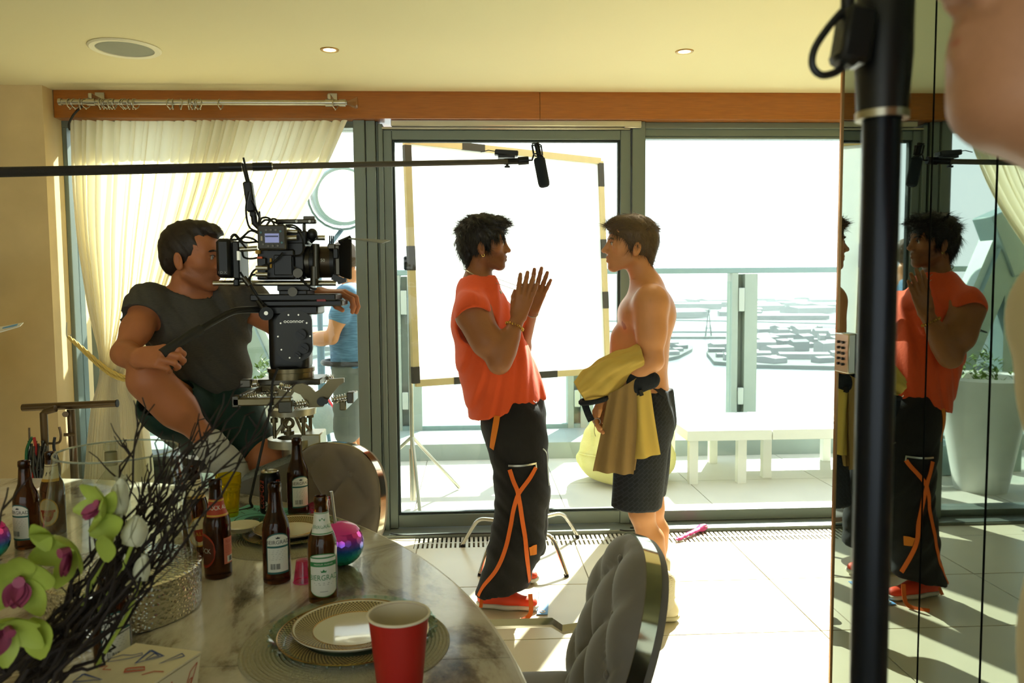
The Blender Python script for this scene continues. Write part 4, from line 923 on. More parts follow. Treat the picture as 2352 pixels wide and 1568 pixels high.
# ================================================================== chairs
m_vel = M('grey_velvet', '6E675E', .7, var=.12, vs=25, sheen=.4)
m_vel2 = M('taupe_velvet', '7C6E5E', .7, var=.22, vs=9, sheen=.4)
m_band_c = M('chrome_band', 'C9BFA6', .1, 1.0, var=.02)
def chair(label, loc, rz, mat, hw=.225, hh=.265, tilt=.27, arms=True, bz=.70, bxo=-.23):
    c = thing('dining_chair', label, 'chair', loc, rz, group='round backed velvet dining chairs')
    T = Matrix.Translation((bxo, 0, bz)).to_3x3(); R = Ry(-tilt); o = Vector((bxo, 0, bz))
    def on(y, z, d): return o+R @ Vector((d, y, z))
    NR, NA = 22, 72; rows = []; p_ = 2.5
    def edge(a): ca, sa = math.cos(a), math.sin(a); k = (abs(ca)**p_+abs(sa)**p_)**(-1/p_); return hw*k*ca, hh*k*sa
    for i in range(NR+1):
        s = i/NR; row = []
        for k in range(NA+1):
            ey, ez = edge(2*PI*k/NA); y, z = ey*s, ez*s
            a, b = (y/.085+z/.105)*PI/2, (y/.085-z/.105)*PI/2
            tuft = (abs(math.sin(a))*abs(math.sin(b)))**.45
            d = .050*math.sqrt(max(0, 1-s**6))*(.42+.58*tuft)+.012*(1-s*s)
            row.append(on(y, z, .022+d))
        rows.append(row)
    obj('back_cushion', MB().grid(rows), mat, c, True, sharp=60)
    obj('chrome_band', MB().tube([on(*[q*1.0 for q in edge(2*PI*k/NA)], .004) for k in range(NA)], .024, 8, closed=True, flat=1), m_band_c, c, True) if False else None
    mb = MB(); pts = [edge(2*PI*k/NA) for k in range(NA)]
    for d0, d1, sc, nm, mt in ((-.012, .024, 1.015, 'chrome_band', m_band_c), (-.030, -.012, 1.0, 'back_shell', mat)):
        mb = MB(); mb.add([on(y*sc, z*sc, d0) for y, z in pts]+[on(y*sc, z*sc, d1) for y, z in pts], [(k, (k+1) % NA, NA+(k+1) % NA, NA+k) for k in range(NA)]+[tuple(range(NA)), tuple(range(NA, 2*NA))])
        obj(nm, mb, mt, c, True, sharp=30)
    for iy in range(-3, 4):
        for iz in range(-3, 4):
            if (iy+iz) % 2: continue
            y, z = iy*.085, iz*.105
            ey, ez = edge(math.atan2(z/hh*hw if True else z, y)); 
            if (abs(y)/hw)**p_+(abs(z)/hh)**p_ < .6: obj('button', MB().ball(on(y, z, .052), .011, 10, 6, (.6, 1, 1)), mat, c, True)
    if not arms:
        for iy in range(-2, 3):
            for iz in range(-2, 3):
                if (iy+iz) % 2: continue
                for ey_, ez_ in ((1, 1), (1, -1)):
                    a0, b0_, a1, b1_ = iy*.085, iz*.105, (iy+ey_)*.085, (iz+ez_)*.105; f_ = lambda y, z: (abs(y)/hw)**p_+(abs(z)/hh)**p_
                    if f_(a0, b0_) < .85 and f_(a1, b1_) < 1.1: obj('seam', MB().tube([on(a0+(a1-a0)*q/4, b0_+(b1_-b0_)*q/4, .049-.030*f_(a0+(a1-a0)*q/4, b0_+(b1_-b0_)*q/4)**3) for q in range(5)], .0035, 5), M('seam_crease_shade', '4A4036', .9), c, True)  # seam tubes coloured dark to paint crease shade between the tufts
    g = Sdf().bx((.04, 0, .42), (.21, .185, .055), .045)
    solid('seat_cushion', g, .016, mat, c, local=True)
    for s in (-1, 1):
        for x in (.20, -.20): obj('leg', MB().tube([(x*.9, s*.19, .40), (x*1.08, s*.22, .0)], .013, 8), m_chrome, c, True)
        if arms: obj('arm_rail', MB().tube([on(s*(hw*.9), -.03, -.01), (-.13, s*(hw+.012), .545), (-.10, s*(hw+.014), .565), (.12, s*(hw+.014), .565), (.15, s*(hw+.014), .545), (.17, s*.22, .40)], .0135, 4), m_chrome, c, True)
    return c
chair('grey velvet tufted chair with chrome edge and arm rail in the right foreground', (.105, 1.86, 0), PI, m_vel, bz=.605, tilt=.30)
chair('taupe velvet tufted chair with round back behind the table', (-.565, 2.537, 0), math.atan2(-1.0, -.42), m_vel2, .185, .20, .10, False, .742, -.22)
# chrome footstool behind the man in orange
fs = thing('footstool', 'low chrome legged footstool behind the man in orange', 'stool', (.26, 4.25, 0))
ctr = Vector((.25, 4.25, .185))
obj('pad', MB().lathe([(0, .18), (.10, .18), (.115, .19), (.115, .215), (.10, .225), (0, .228)], (ctr.x, ctr.y, 0), 28), m_vel, fs)
for b_ in (AZ(1302, 1325, 0), AZ(1062, 1255, 0), Vector((.60, 4.56, 0)), Vector((.02, 3.98, 0))):
    d = (ctr-b_); d.z = 0; k = b_+d*.30+Vector((0, 0, .17))
    l = obj('leg', MB().tube(spline([b_+Vector((0, 0, .012)), b_+d*.18+Vector((0, 0, .12)), k, b_+d*.5+Vector((0, 0, .182)), ctr+Vector((0, 0, -.002))], 6), .011, 10), m_chrome, fs)
    obj('rubber_foot', MB().cyl(b_, b_+Vector((0, 0, .016))+d*.02, .0125, n=10), m_rubber, l)
# ================================================================== boom pole and microphone
bm_ = thing('boom_pole', 'long black telescopic boom pole crossing from the left edge', 'boom pole', A(0, 396, 2.9))
pa, pb_ = A(-420, 404, 2.75), A(1165, 371, 3.36)
def bp_(u): return pa.lerp(pb_, (u+420)/(1165+420))
m_grip = M('foam_grip', '2A251F', .75, bump=.3, bs=200); m_pole = M('carbon_pole', '4A443A', .45, .3)
obj('grip', MB().cyl(bp_(-420), bp_(412), .0185, .0170, n=16), m_grip, bm_)
obj('collar', MB().cyl(bp_(410), bp_(462), .0178, n=16), m_black, bm_); obj('collar_ring', MB().cyl(bp_(462), bp_(466), .0175, n=16), m_steel, bm_)
obj('inner_tube', MB().cyl(bp_(464), bp_(492), .0135, n=14), m_pole, bm_)
obj('collar', MB().cyl(bp_(489), bp_(535), .0160, n=16), m_black, bm_); obj('collar_ring', MB().cyl(bp_(535), bp_(538), .0158, n=16), m_steel, bm_)
obj('thin_tube', MB().cyl(bp_(537), bp_(1165), .0118, .0112, n=14), m_pole, bm_)
mc = thing('boom_microphone', 'shotgun microphone in black foam windshield at the boom tip', 'microphone', A(1235, 360, 3.38))
MY = 3.38
obj('tip_clamp', MB().cyl(A(1158, 371, 3.36), A(1192, 370, MY), .013, n=12).cyl(A(1190, 370, MY), A(1214, 368, MY), .017, n=12).cyl(A(1165, 371, 3.36), A(1165, 381, 3.36), .006, n=8).cbox(A(1165, 383, 3.36), (.022, .014, .008)), m_blackm, mc)
obj('transmitter', MB().cbox(A(1163, 352, MY), (.098, .05, .022), Ry(.06), bev=.004).cbox(A(1163, 360, MY), (.07, .04, .012)), m_black, mc)
obj('aerial_wire', MB().tube([A(1140, 348, MY), A(1122, 345, MY), A(1104, 349, MY)], .002, 6), m_black, mc)
obj('shock_mount', MB().torus(A(1233, 333, MY), .020, .003, frame_to((.25, .1, 1)), 20, 6).torus(A(1236, 357, MY), .020, .003, frame_to((.25, .1, 1)), 20, 6).tube([A(1222, 333, MY), A(1226, 355, MY), A(1222, 368, MY), A(1210, 368, MY)], .004, 8).tube([A(1243, 333, MY), A(1246, 356, MY)], .003, 8), m_blackm, mc)
obj('mic_body', MB().cyl(A(1232, 328, MY), A(1240, 364, MY), .011, n=12), m_blackm, mc)
ax0, ax1 = A(1238, 362, MY), A(1251, 430, MY); dd = (ax1-ax0); L_ = dd.length
obj('windshield', MB().lathe([(0, 0), (.018, 0), (.0235, .006), (.0245, .02), (.0245, L_-.02), (.022, L_-.006), (.014, L_), (0, L_)], ax0, 24, R=frame_to(dd)), M('foam_windshield', '17202A', .9, bump=.5, bs=400), mc)
# ================================================================== near light stand on the right
sx_, sy_ = A(2026, 260, .74).x, .74
st = thing('light_stand', 'tall black light stand with a collar clamp in the right foreground', 'light stand', (sx_, sy_, 0))
zt = A(2026, 255, .74).z; m_navy = M('worn_black_tube', '12161E', .3, .5, var=.25, vs=40)
xs0, xs1 = A(2027, 260, .74), A(2012, 1568, .74); dz_ = (xs1-xs0)/(xs0.z-xs1.z)
base = Vector((sx_, sy_, 0))
obj('column', MB().cyl((sx_, sy_, .12), (sx_, sy_, zt+.02), .0172, n=24), m_navy, st)
obj('upper_tube', MB().cyl((sx_, sy_, zt), (sx_, sy_, 2.3), .0135, n=20), m_navy, st)
obj('collar_clamp', MB().lathe([(.0215, zt-.006), (.0225, zt), (.0255, zt+.05), (.0255, zt+.10), (.022, zt+.115), (.014, zt+.12)], (sx_, sy_, 0), 28), m_black, st)
obj('collar_rim', MB().lathe([(.0175, zt-.008), (.0235, zt-.008), (.0235, zt-.001), (.0175, zt-.001)], (sx_, sy_, 0), 28), m_steel, st)
cl = A(1945, 85, .72)
obj('clamp_block', MB().cbox((cl.x+.006, cl.y, cl.z), (.028, .03, .05), Ry(.15), bev=.004).cbox((cl.x+.002, cl.y, cl.z-.012), (.02, .028, .03), Ry(.5), bev=.004).cyl((cl.x, cl.y, cl.z+.02), (cl.x, cl.y, cl.z+.05), .006), m_black, st)
obj('cable_loop', MB().tube(spline([A(1940, 20, .72), A(1905, 60, .72), A(1872, 110, .72), A(1866, 150, .72), A(1885, 172, .72), A(1915, 168, .72), A(1935, 155, .72)], 6), .0035, 8), m_black, st)
for k in range(3):
    a = k*2.094+.17; obj('leg', MB().tube([(sx_, sy_, .38), (sx_+.30*math.cos(a), sy_+.30*math.sin(a), .012)], .011, 8), m_navy, st)
obj('leg_hub', MB().cyl((sx_, sy_, .34), (sx_, sy_, .42), .024, n=16), m_black, st)
# ================================================================== things on the floor
def quad_on(z, pts): return [AZ(u, v, z) for u, v in pts]
bw = thing('blue_wrapper', 'blue paper wrapper lying on the floor by the orange trainers', 'wrapper', AZ(1248, 1382, 0))
P = quad_on(.004, [(1239, 1354), (1263, 1354), (1258, 1411), (1233, 1411)])
obj('sheet', MB().poly(P, (0, 0, .003)), M('blue_paper', '6FA6DC', .5, var=.15, vs=30), bw)
obj('ring_print', MB().torus(AZ(1246, 1404, .008), .011, .003, n=18, k=5), m_white, bw)
obj('white_stripe', MB().poly(quad_on(.0072, [(1245, 1362), (1251, 1362), (1248, 1396), (1241, 1396)]), (0, 0, .0006)), M('pale_blue_paper', 'B9D6F0', .5), bw)
g = Sdf(); c0, c1 = AZ(1556, 1238, .015), AZ(1612, 1212, .02)
g.rc(c0, c1, .014, .02, n=(0, 0, 1), q=.6).rc(c1, AZ(1619, 1208, .03), .018, .012).disp(wrinkle(.003, 120, (1, 1, 0), 5))
pw = thing('pink_wrapper', 'crumpled pink wrapper lying on the floor grille', 'wrapper', c0)
solid('foil', g, .005, M('pink_foil', 'D2468A', .35, var=.15), pw)
obj('torn_end', MB().ball(AZ(1618, 1209, .03), .018, 8, 6, (1, .7, .5)), m_white, pw)
obj('white_tag', MB().poly(quad_on(.003, [(1553, 1236), (1566, 1236), (1571, 1242), (1560, 1243)]), (0, 0, .003)), m_white, pw)
obj('cable_coil', MB().tube(spline([(.86, WY-.13, .023), (.90, WY-.15, .023), (.98, WY-.14, .023), (1.0, WY-.10, .023), (.93, WY-.09, .023)], 6), .004, 6), m_black, label='short cable coil on the sill below the door handle', cat='cable')
obj('cable', MB().tube(spline([(-.50, WY-.10, .023), (-.40, WY-.14, .023), (-.2, WY-.13, .023), (.1, WY-.135, .023)], 6), .004, 6), m_black, label='thin black cable lying along the door sill', cat='cable')
# ================================================================== trolley at the left
TYY = 3.42; tr = thing('equipment_trolley', 'bronze steel trolley with a T handle and hanging clamps', 'trolley', A(165, 1100, TYY))
m_brz = M('bronze_tube', '5E4C34', .35, .7, var=.15)
h0, h1 = A(52, 936, TYY), A(268, 926, TYY); pc_ = A(163, 940, TYY)
obj('handle_bar', MB().cyl(h0, h1, .0155, n=16), m_brz, tr); obj('handle_grip_end', MB().cyl(h1, h1+(h1-h0).normalized()*.004, .0165, n=16), m_rubber, tr)
obj('handle_post', MB().cyl(pc_, (pc_.x+.01, TYY, .1), .0165, n=14), m_brz, tr)
q1 = A(100, 948, TYY-.05); obj('side_post', MB().tube([A(128, 938, TYY-.05), A(106, 944, TYY-.05), q1, (q1.x, TYY-.05, .1)], .0145, 12), m_brz, tr)
obj('pivot', MB().cyl(A(150, 951, TYY-.05), A(152, 951, TYY), .012), m_brz, tr); obj('pivot_pin', MB().cyl(A(146, 998, TYY-.05), A(172, 998, TYY-.03), .007), m_brz, tr)
obj('deck', MB().box((pc_.x-.22, TYY-.25, .12), (pc_.x+.22, TYY+.35, .17), bev=.01), m_blackm, tr)
for x in (-.17, .17):
    for y in (-.2, .3): obj('wheel', MB().cyl((pc_.x+x-.02, TYY+y, .06), (pc_.x+x+.02, TYY+y, .06), .06, n=20), m_rubber, tr)
obj('hook_rod', MB().tube(spline([A(112, 1018, TYY-.06), A(135, 1016, TYY-.06), A(140, 1000, TYY-.06), A(136, 980, TYY-.06)], 5), .005, 8).cyl(A(67, 982, TYY-.06), A(68, 1020, TYY-.06), .004, n=8), m_brz, tr)
m_cl = M('dark_steel', '55524A', .25, .9)
for i in range(9):
    u0 = 66+i*5; v0 = 1012+6*(i % 3); l_ = random.uniform(70, 120); y = TYY-.08-.012*(i % 3); tp = A(u0, v0, y)
    o = thing('spring_clamp', 'small steel clamp hanging in the bunch on the trolley side post', 'clamp', tp, group='clamps hanging from the trolley')
    dx = random.uniform(-4, 14); bt = A(u0+dx, v0+l_, y)
    obj('jaw', MB().tube([tp, tp.lerp(bt, .5)+Vector((.008, 0, 0)), bt], [.004, .006, .003], 6), m_cl, o)
    obj('jaw', MB().tube([tp+Vector((.006, -.004, 0)), tp.lerp(bt, .5)+Vector((-.006, -.004, 0)), bt+Vector((.004, 0, 0))], [.004, .006, .003], 6), m_cl, o)
    obj('spring', MB().torus(tp.lerp(bt, .48), .009, .003, frame_to((0, 1, 0)), 12, 5), m_chrome, o)
for nm, hx, us in (('red_cord', 'A0241C', (70, 82, 78)), ('green_cord', '1E5A34', (66, 62, 60)), ('black_cord', '1A1A1A', (118, 124, 136))):
    obj(nm, MB().tube(spline([A(us[0]+8, 1004, TYY-.1), A(us[1], 1030, TYY-.1), A(us[2], 1070, TYY-.1), A(us[2]-2, 1120, TYY-.1)], 6), .006, 8), M(nm+'_webbing', hx, .7), label=nm.split('_')[0]+' looped cord hanging on the trolley', cat='cord')
# ================================================================== flower arrangement
fb = A(35, 1640, 1.18); fa_ = thing('flower_arrangement', 'arrangement of dark twigs, green orchids and white buds at lower left', 'flowers', (fb.x, fb.y, TZ))
obj('pot', MB().lathe([(0, 0), (.05, 0), (.07, .03), (.066, .07), (.06, .07), (.058, .03), (0, .02)], (fb.x, fb.y, TZ), 28), M('pot_grey', '5A564E', .5), fa_)
m_twig = M('dark_twig', '21160F', .75, var=.3, vs=60); rt = random.Random(11)
tips = [(520, 905), (545, 935), (556, 872), (628, 905), (688, 880), (326, 908), (352, 925), (375, 1000), (412, 1085), (440, 1035), (478, 955), (500, 1010), (396, 1172), (402, 1235), (384, 1268), (424, 1150), (418, 1118), (22, 1128), (330, 1262), (300, 1000), (455, 1080), (480, 1050), (365, 1215), (342, 1165), (428, 1200), (250, 1390), (380, 1120), (470, 1120), (535, 985), (360, 1040), (310, 1300), (455, 985), (350, 1140), (470, 1010), (300, 1180), (345, 1090), (505, 940), (415, 1010), (580, 935), (400, 1060)]
for i, (u, v) in enumerate(tips):
    Y1 = rt.uniform(1.28, 1.5) if u > 280 else rt.uniform(1.15, 1.3); b0_ = A(rt.uniform(-10, 120), rt.uniform(1520, 1600), rt.uniform(1.12, 1.24)); e = A(u, v, Y1)
    if i == 17: b0_ = A(10, 1560, 1.2)
    mid = b0_.lerp(e, .45)+Vector((rt.uniform(-.03, .05), rt.uniform(-.03, .03), rt.uniform(-.05, .01)))
    path = [p+Vector((rt.uniform(-.008, .008), rt.uniform(-.008, .008), rt.uniform(-.008, .008)))*(1 if 0 < k else 0) for k, p in enumerate(spline([b0_, mid, e], 8))]
    mb = MB().tube(path, [.0036-.0024*k/(len(path)-1) for k in range(len(path))], 5)
    for _ in range(7):
        k = rt.randint(4, len(path)-3); d = (path[k+1]-path[k]).normalized(); side = Vector((rt.uniform(-1, 1), rt.uniform(-.6, .6), rt.uniform(-.4, 1))).normalized()
        q = path[k]; br_ = [q]; ln = rt.uniform(.02, .07)
        for s in range(4): q = q+(d*.9+side*.75).normalized()*ln/4+Vector((rt.uniform(-.003, .003), 0, rt.uniform(-.003, .003))); br_.append(q)
        mb.tube(br_, [.0019, .0008], 4)
    obj('twig', mb, m_twig, fa_)
def petal(c, d, up, L, Wd, curl=.3, cup=.25):
    d = Vector(d).normalized(); x = d.cross(Vector(up)).normalized(); n = x.cross(d); rows = []
    for i in range(9):
        t = i/8; w = Wd*math.sin(PI*(t*.93+.04))**.75; row = []
        for j in range(7):
            s = j/3-1; row.append(Vector(c)+d*(L*t)+x*(w*s/2)+n*(curl*L*t*t-cup*w*(1-s*s)*.5))
        rows.append(row)
    mb = MB().grid(rows); mb.grid([[p+n*.0012 for p in r] for r in rows]); return mb
m_pet = M('lime_orchid', 'B4C455', .5, var=.16, vs=30, trl=.25); m_lip = M('magenta_lip', '96405E', .55, var=.25, vs=50); m_bud = M('white_bud', 'C9C8AC', .55, var=.12, vs=30)
def orchid(c, R, s):
    b = thing('x', None, None) if False else None
    o = obj('orchid_bloom', MB().ball(c, .008*s, 8, 6), m_pet, fa_)
    for a, L, w in ((1.57, .062, .036), (.5, .058, .044), (2.64, .058, .044), (-.75, .058, .036), (-2.4, .058, .036)):
        obj('petal', petal(c, R @ Vector((math.cos(a), -.35, math.sin(a))), R @ Vector((0, -1, 0)), L*s, w*s, .25), m_pet, o)
    for a in (-1.57, -1.0, -2.14): obj('lip', petal(c+R @ Vector((0, -.006, 0)), R @ Vector((math.cos(a)*.6, -1, math.sin(a)*.5)), R @ Vector((0, -.2, 1)), .034*s, .026*s, -.35, .5), m_lip, o)
    obj('column', MB().tube([c, c+R @ Vector((0, -.018*s, .006))], [.006*s, .008*s], 8), m_lip, o)
for (u, v, Y), (rz, rx, ry), s in (((48, 1330, 1.17), (.3, .2, .2), 1.05), ((165, 1262, 1.2), (-.4, .3, -.5), 1.0), ((236, 1160, 1.23), (-.6, -.1, .5), .75), ((15, 1440, 1.13), (.5, .5, .9), .95)):
    orchid(A(u, v, Y), Rz(rz) @ Rx(rx) @ Ry(ry), s)
for (u, v, Y), d, L, w in (((110, 1265, 1.19), (-.2, -.2, 1), .05, .03), ((245, 1290, 1.21), (.2, -.3, 1), .055, .03), ((205, 1225, 1.22), (.9, 0, .35), .06, .04), ((70, 1420, 1.15), (.5, -.2, -.9), .06, .045), ((230, 1195, 1.22), (.5, 0, .8), .055, .025)):
    obj('leaf', petal(A(u, v, Y), d, (0, -1, .1), L, w, .2), m_pet, fa_)
for (u, v, Y), d, L, w in (((272, 1185, 1.24), (.10, 0, 1), .062, .028), ((303, 1252, 1.24), (.25, -.1, 1), .05, .036), ((322, 1335, 1.25), (.2, 0, 1), .045, .024)):
    c = A(u, v, Y); d = Vector(d).normalized(); R = frame_to(d)
    o = obj('bud', MB().lathe([(0, 0), (w*.35, L*.08), (w*.52, L*.3), (w*.45, L*.6), (w*.22, L*.87), (0, L)], c, 14, R=R), m_bud, fa_)
    for k in range(3): obj('bud_petal', petal(c+R @ Vector((w*.35*math.cos(k*2.1+.5), w*.35*math.sin(k*2.1+.5), L*.04)), d, R @ Vector((math.cos(k*2.1+.5), math.sin(k*2.1+.5), 0)), L*.95, w*.95, -.3, .5), m_bud, o)
    obj('bud_stem', MB().tube([c, c-d*.05+Vector((-.01, 0, 0)), c-d*.12+Vector((-.05, 0, -.02))], .003, 6), m_pet, o)
# ================================================================== film camera, fluid head, dolly
CYY = 2.85
def pbx(mb, u0, v0, u1, v1, Y0, Y1, bev=.003):
    a, b = A(u0, v0, Y0), A(u1, v1, Y0); return mb.box((min(a.x, b.x), Y0, min(a.z, b.z)), (max(a.x, b.x), Y1, max(a.z, b.z)), bev=bev)
def P(u, v, Y=CYY): return A(u, v, Y)
fc = thing('film_camera', 'black digital film camera with lens, matte box and side screen', 'camera', P(660, 655))
def part(nm, mb, mt, par=None): return obj(nm, mb, mt, par or fc)
m_bk2 = M('camera_black', '1B1A19', .38, .2, var=.12, vs=40); m_gun = M('gunmetal', '4A463D', .32, .8, var=.1)
body = part('camera_body', pbx(pbx(pbx(MB(), 590, 572, 678, 640, 2.79, 2.93, .006), 655, 555, 700, 625, 2.80, 2.92, .006), 590, 625, 684, 642, 2.80, 2.92), m_bk2)
part('body_panel', pbx(MB(), 628, 585, 672, 632, 2.786, 2.80), m_black, body); part('port_block', pbx(MB(), 590, 592, 612, 640, 2.775, 2.80), m_black, body)
for v in (615, 630): part('plug', MB().cyl(P(588, v, 2.77), P(615, v, 2.77), .008, n=12), m_steel, body)
part('yellow_tag', pbx(MB(), 619, 593, 624, 615, 2.781, 2.79, .001), M('yellow_tag', 'B98A1C', .5), body); part('orange_tag', pbx(MB(), 590, 589, 602, 594, 2.765, 2.775, .001), M('orange_tag', 'D2541C', .5), body)
part('yellow_plug', pbx(MB(), 586, 574, 596, 583, 2.765, 2.785, .002), M('yellow_tag'), body)
bt = part('battery', pbx(MB(), 493, 547, 531, 638, 2.78, 2.90, .012), m_bk2); part('battery_plate', pbx(MB(), 532, 554, 551, 640, 2.785, 2.90, .004), m_black, bt)
lettering('lettering', 'I D X', .0125, lambda a, c: P(511, 626, 2.778)+Vector((a, 0, c)), M('grey_print', '9A9A94', .5), bt)
part('label_strip', pbx(MB(), 543, 576, 551, 598, 2.782, 2.79, .001), m_steel, bt)
mon = part('side_screen', pbx(MB(), 590, 516, 657, 573, 2.745, 2.772, .005), M('screen_case', '3A372F', .4, .2))
part('display', pbx(MB(), 608, 536, 641, 557, 2.7435, 2.746, .0003), M('lcd_blue', '8C92C8', .3, emit=.35), mon)
part('display_bar', pbx(MB(), 609, 541, 639, 544, 2.7428, 2.7436, .0002), M('lcd_dark', '3A3F66', .4), mon)
for u, v, hx in [(611, 528, 0), (622, 528, 0), (633, 528, 0), (599, 534, 1), (644, 531, 1), (604, 561, 0), (616, 565, 0), (627, 564, 0), (638, 564, 0), (647, 557, 1)]:
    part('button', MB().cyl(P(u, v, 2.745), P(u, v, 2.740), .0038, n=10), M('button_teal', '4C7A80', .4) if hx else M('button_grey', '6E6A60', .4), mon)
part('screen_key', pbx(MB(), 598, 542, 603, 553, 2.742, 2.746, .001), M('key_ivory', 'B9B298', .5), mon)
hd = part('top_handle', pbx(pbx(MB(), 632, 503, 725, 513, 2.84, 2.87, .004), 696, 496, 722, 504, 2.845, 2.865, .002), m_gun)
for u in (681, 711): part('bolt', MB().cyl(P(u, 508, 2.84), P(u, 508, 2.835), .0045, n=12), m_white, hd)
part('handle_post', pbx(pbx(MB(), 694, 513, 702, 545, 2.845, 2.865), 640, 512, 650, 522, 2.845, 2.865), m_gun, hd); part('top_plate', pbx(MB(), 655, 530, 705, 560, 2.80, 2.91, .005), m_bk2)
for n_, (u0, v0, u1, v1, Y, r) in {'rail_rod': (490, 651, 772, 651, 2.81, .0085), 'rail_rod.': (490, 649, 772, 649, 2.90, .0085), 'upper_rod': (650, 531, 684, 532, 2.79, .007), 'upper_rod.': (655, 547, 682, 546, 2.78, .009), 'top_rod': (700, 546, 747, 546, 2.84, .009), 'side_rod': (548, 573, 592, 570, 2.80, .009)}.items():
    part(n_.strip('.'), MB().cyl(P(u0, v0, Y), P(u1, v1, Y), r, n=14), m_steel)
part('rod_knob', MB().ball(P(717, 538, 2.82), .019, 12, 8, (1, 1, 1.1)).cyl(P(710, 552, 2.83), P(724, 540, 2.83), .014), m_black); part('rod_clamp', pbx(MB(), 535, 640, 549, 657, 2.79, 2.92, .004), m_black)
LC = P(690, 602, 2.86); 
def lensx(u): return P(u, 602, 2.86).x
def lring(nm, u0, u1, r, mt, r2=None): a = Vector((lensx(u0), 2.86, LC.z)); b = Vector((lensx(u1), 2.86, LC.z)); return part(nm, MB().cyl(a, b, r, r2, n=36), mt, ln)
ln = part('lens', MB().cyl((lensx(680), 2.86, LC.z), (lensx(736), 2.86, LC.z), .050, n=36), m_bk2)
for u0, u1, r, mt, nm in ((682, 690, .056, m_black, 'gear_ring'), (694, 703, .060, m_bk2, 'gear_ring'), (706, 716, .057, m_gun, 'focus_ring'), (718, 730, .062, m_bk2, 'focus_ring'), (731, 763, .0555, M('lens_barrel', '3E3222', .35, .6), 'barrel'), (763, 772, .060, m_bk2, 'front_ring')): lring(nm, u0, u1, r, mt)
lettering('lettering', '50', .0155, lambda a, c: Vector((lensx(748)+a, 2.86-math.sqrt(max(0, .0563**2-(c+.004)**2)), LC.z+c+.004)), m_paper, ln)
for k in range(24):
    a = k*PI/12; part('gear_tooth', MB().cbox((lensx(724), 2.86+.063*math.cos(a), LC.z+.063*math.sin(a)), (.014, .004, .004), Rx(a)), m_black, ln)
part('lens_motor', MB().cyl(P(726, 640, 2.80), P(726, 560, 2.80), .012, n=14).cyl(P(722, 655, 2.80), P(722, 612, 2.80), .014, n=14), m_gun); part('follow_focus', MB().cyl(P(684, 627, 2.785), P(684, 627, 2.76), .016, n=20).cyl(P(684, 627, 2.765), P(684, 627, 2.757), .010, n=16), m_gun)
mbx = part('matte_box', MB(), m_bk2) if False else None
a0_, a1_, b0_, b1_ = P(781, 556, 2.79), P(781, 634, 2.79), P(805, 546, 2.75), P(805, 642, 2.75)
o0, o1, p0_, p1_ = P(781, 556, 2.93), P(781, 634, 2.93), P(808, 549, 2.97), P(808, 640, 2.97)
mbx = part('matte_box', MB().add([a0_, b0_, b1_, a1_, o0, p0_, p1_, o1], [(0, 1, 2, 3), (4, 7, 6, 5), (0, 4, 5, 1), (3, 2, 6, 7), (0, 3, 7, 4)]), m_bk2)
part('matte_stage', pbx(MB(), 768, 562, 782, 632, 2.79, 2.93, .004), m_gun, mbx); part('stage_plate', pbx(MB(), 764, 570, 777, 594, 2.78, 2.80), m_bk2, mbx)
fl = P(800, 547, 2.86); fr_ = P(897, 550, 2.86)
part('top_flag', MB().add([P(800, 547, 2.74), P(878, 558, 2.74), P(897, 551, 2.98), P(806, 546, 2.98), P(800, 549, 2.74), P(878, 560, 2.74), P(897, 553, 2.98), P(806, 548, 2.98)], [(0, 1, 2, 3), (7, 6, 5, 4), (0, 4, 5, 1), (1, 5, 6, 2), (2, 6, 7, 3), (3, 7, 4, 0)]), M('grey_flag', '6C7064', .6), mbx)
part('flag_hinge', MB().tube([P(778, 556, 2.85), P(792, 550, 2.85), P(806, 544, 2.85)], .007, 6).cbox(P(775, 640, 2.83), (.035, .03, .02), Ry(.4)).cbox(P(786, 645, 2.82), (.03, .03, .015), Ry(-.3)), m_black, mbx)
for u in (757, 761, 765): part('motor_aerial', MB().tube([P(u, 560, 2.82), P(u, 541, 2.82)], .0025, 6), m_black)
part('motor_box', pbx(MB(), 752, 560, 770, 572, 2.80, 2.86), m_gun)
wr_ = part('wireless_unit', MB().cbox(P(574, 452, 2.84), (.030, .03, .105), Ry(-.12), bev=.005).cbox(P(582, 492, 2.84), (.022, .022, .02), bev=.004), m_bk2)
part('aerial', MB().tube([P(569, 425, 2.84), P(556, 375, 2.84)], [.0045, .0035], 8), m_black, wr_); part('aerial', MB().tube([P(573, 424, 2.83), P(559, 362, 2.83)], [.0045, .0035], 8), m_black, wr_)
part('swivel_arm', MB().tube([P(583, 494, 2.84), P(585, 512, 2.84), P(596, 522, 2.84)], .011, 10).tube([P(596, 485, 2.83), P(596, 520, 2.83)], [.003, .007], 8), m_bk2)
m_cab = M('black_cable', '161513', .5)
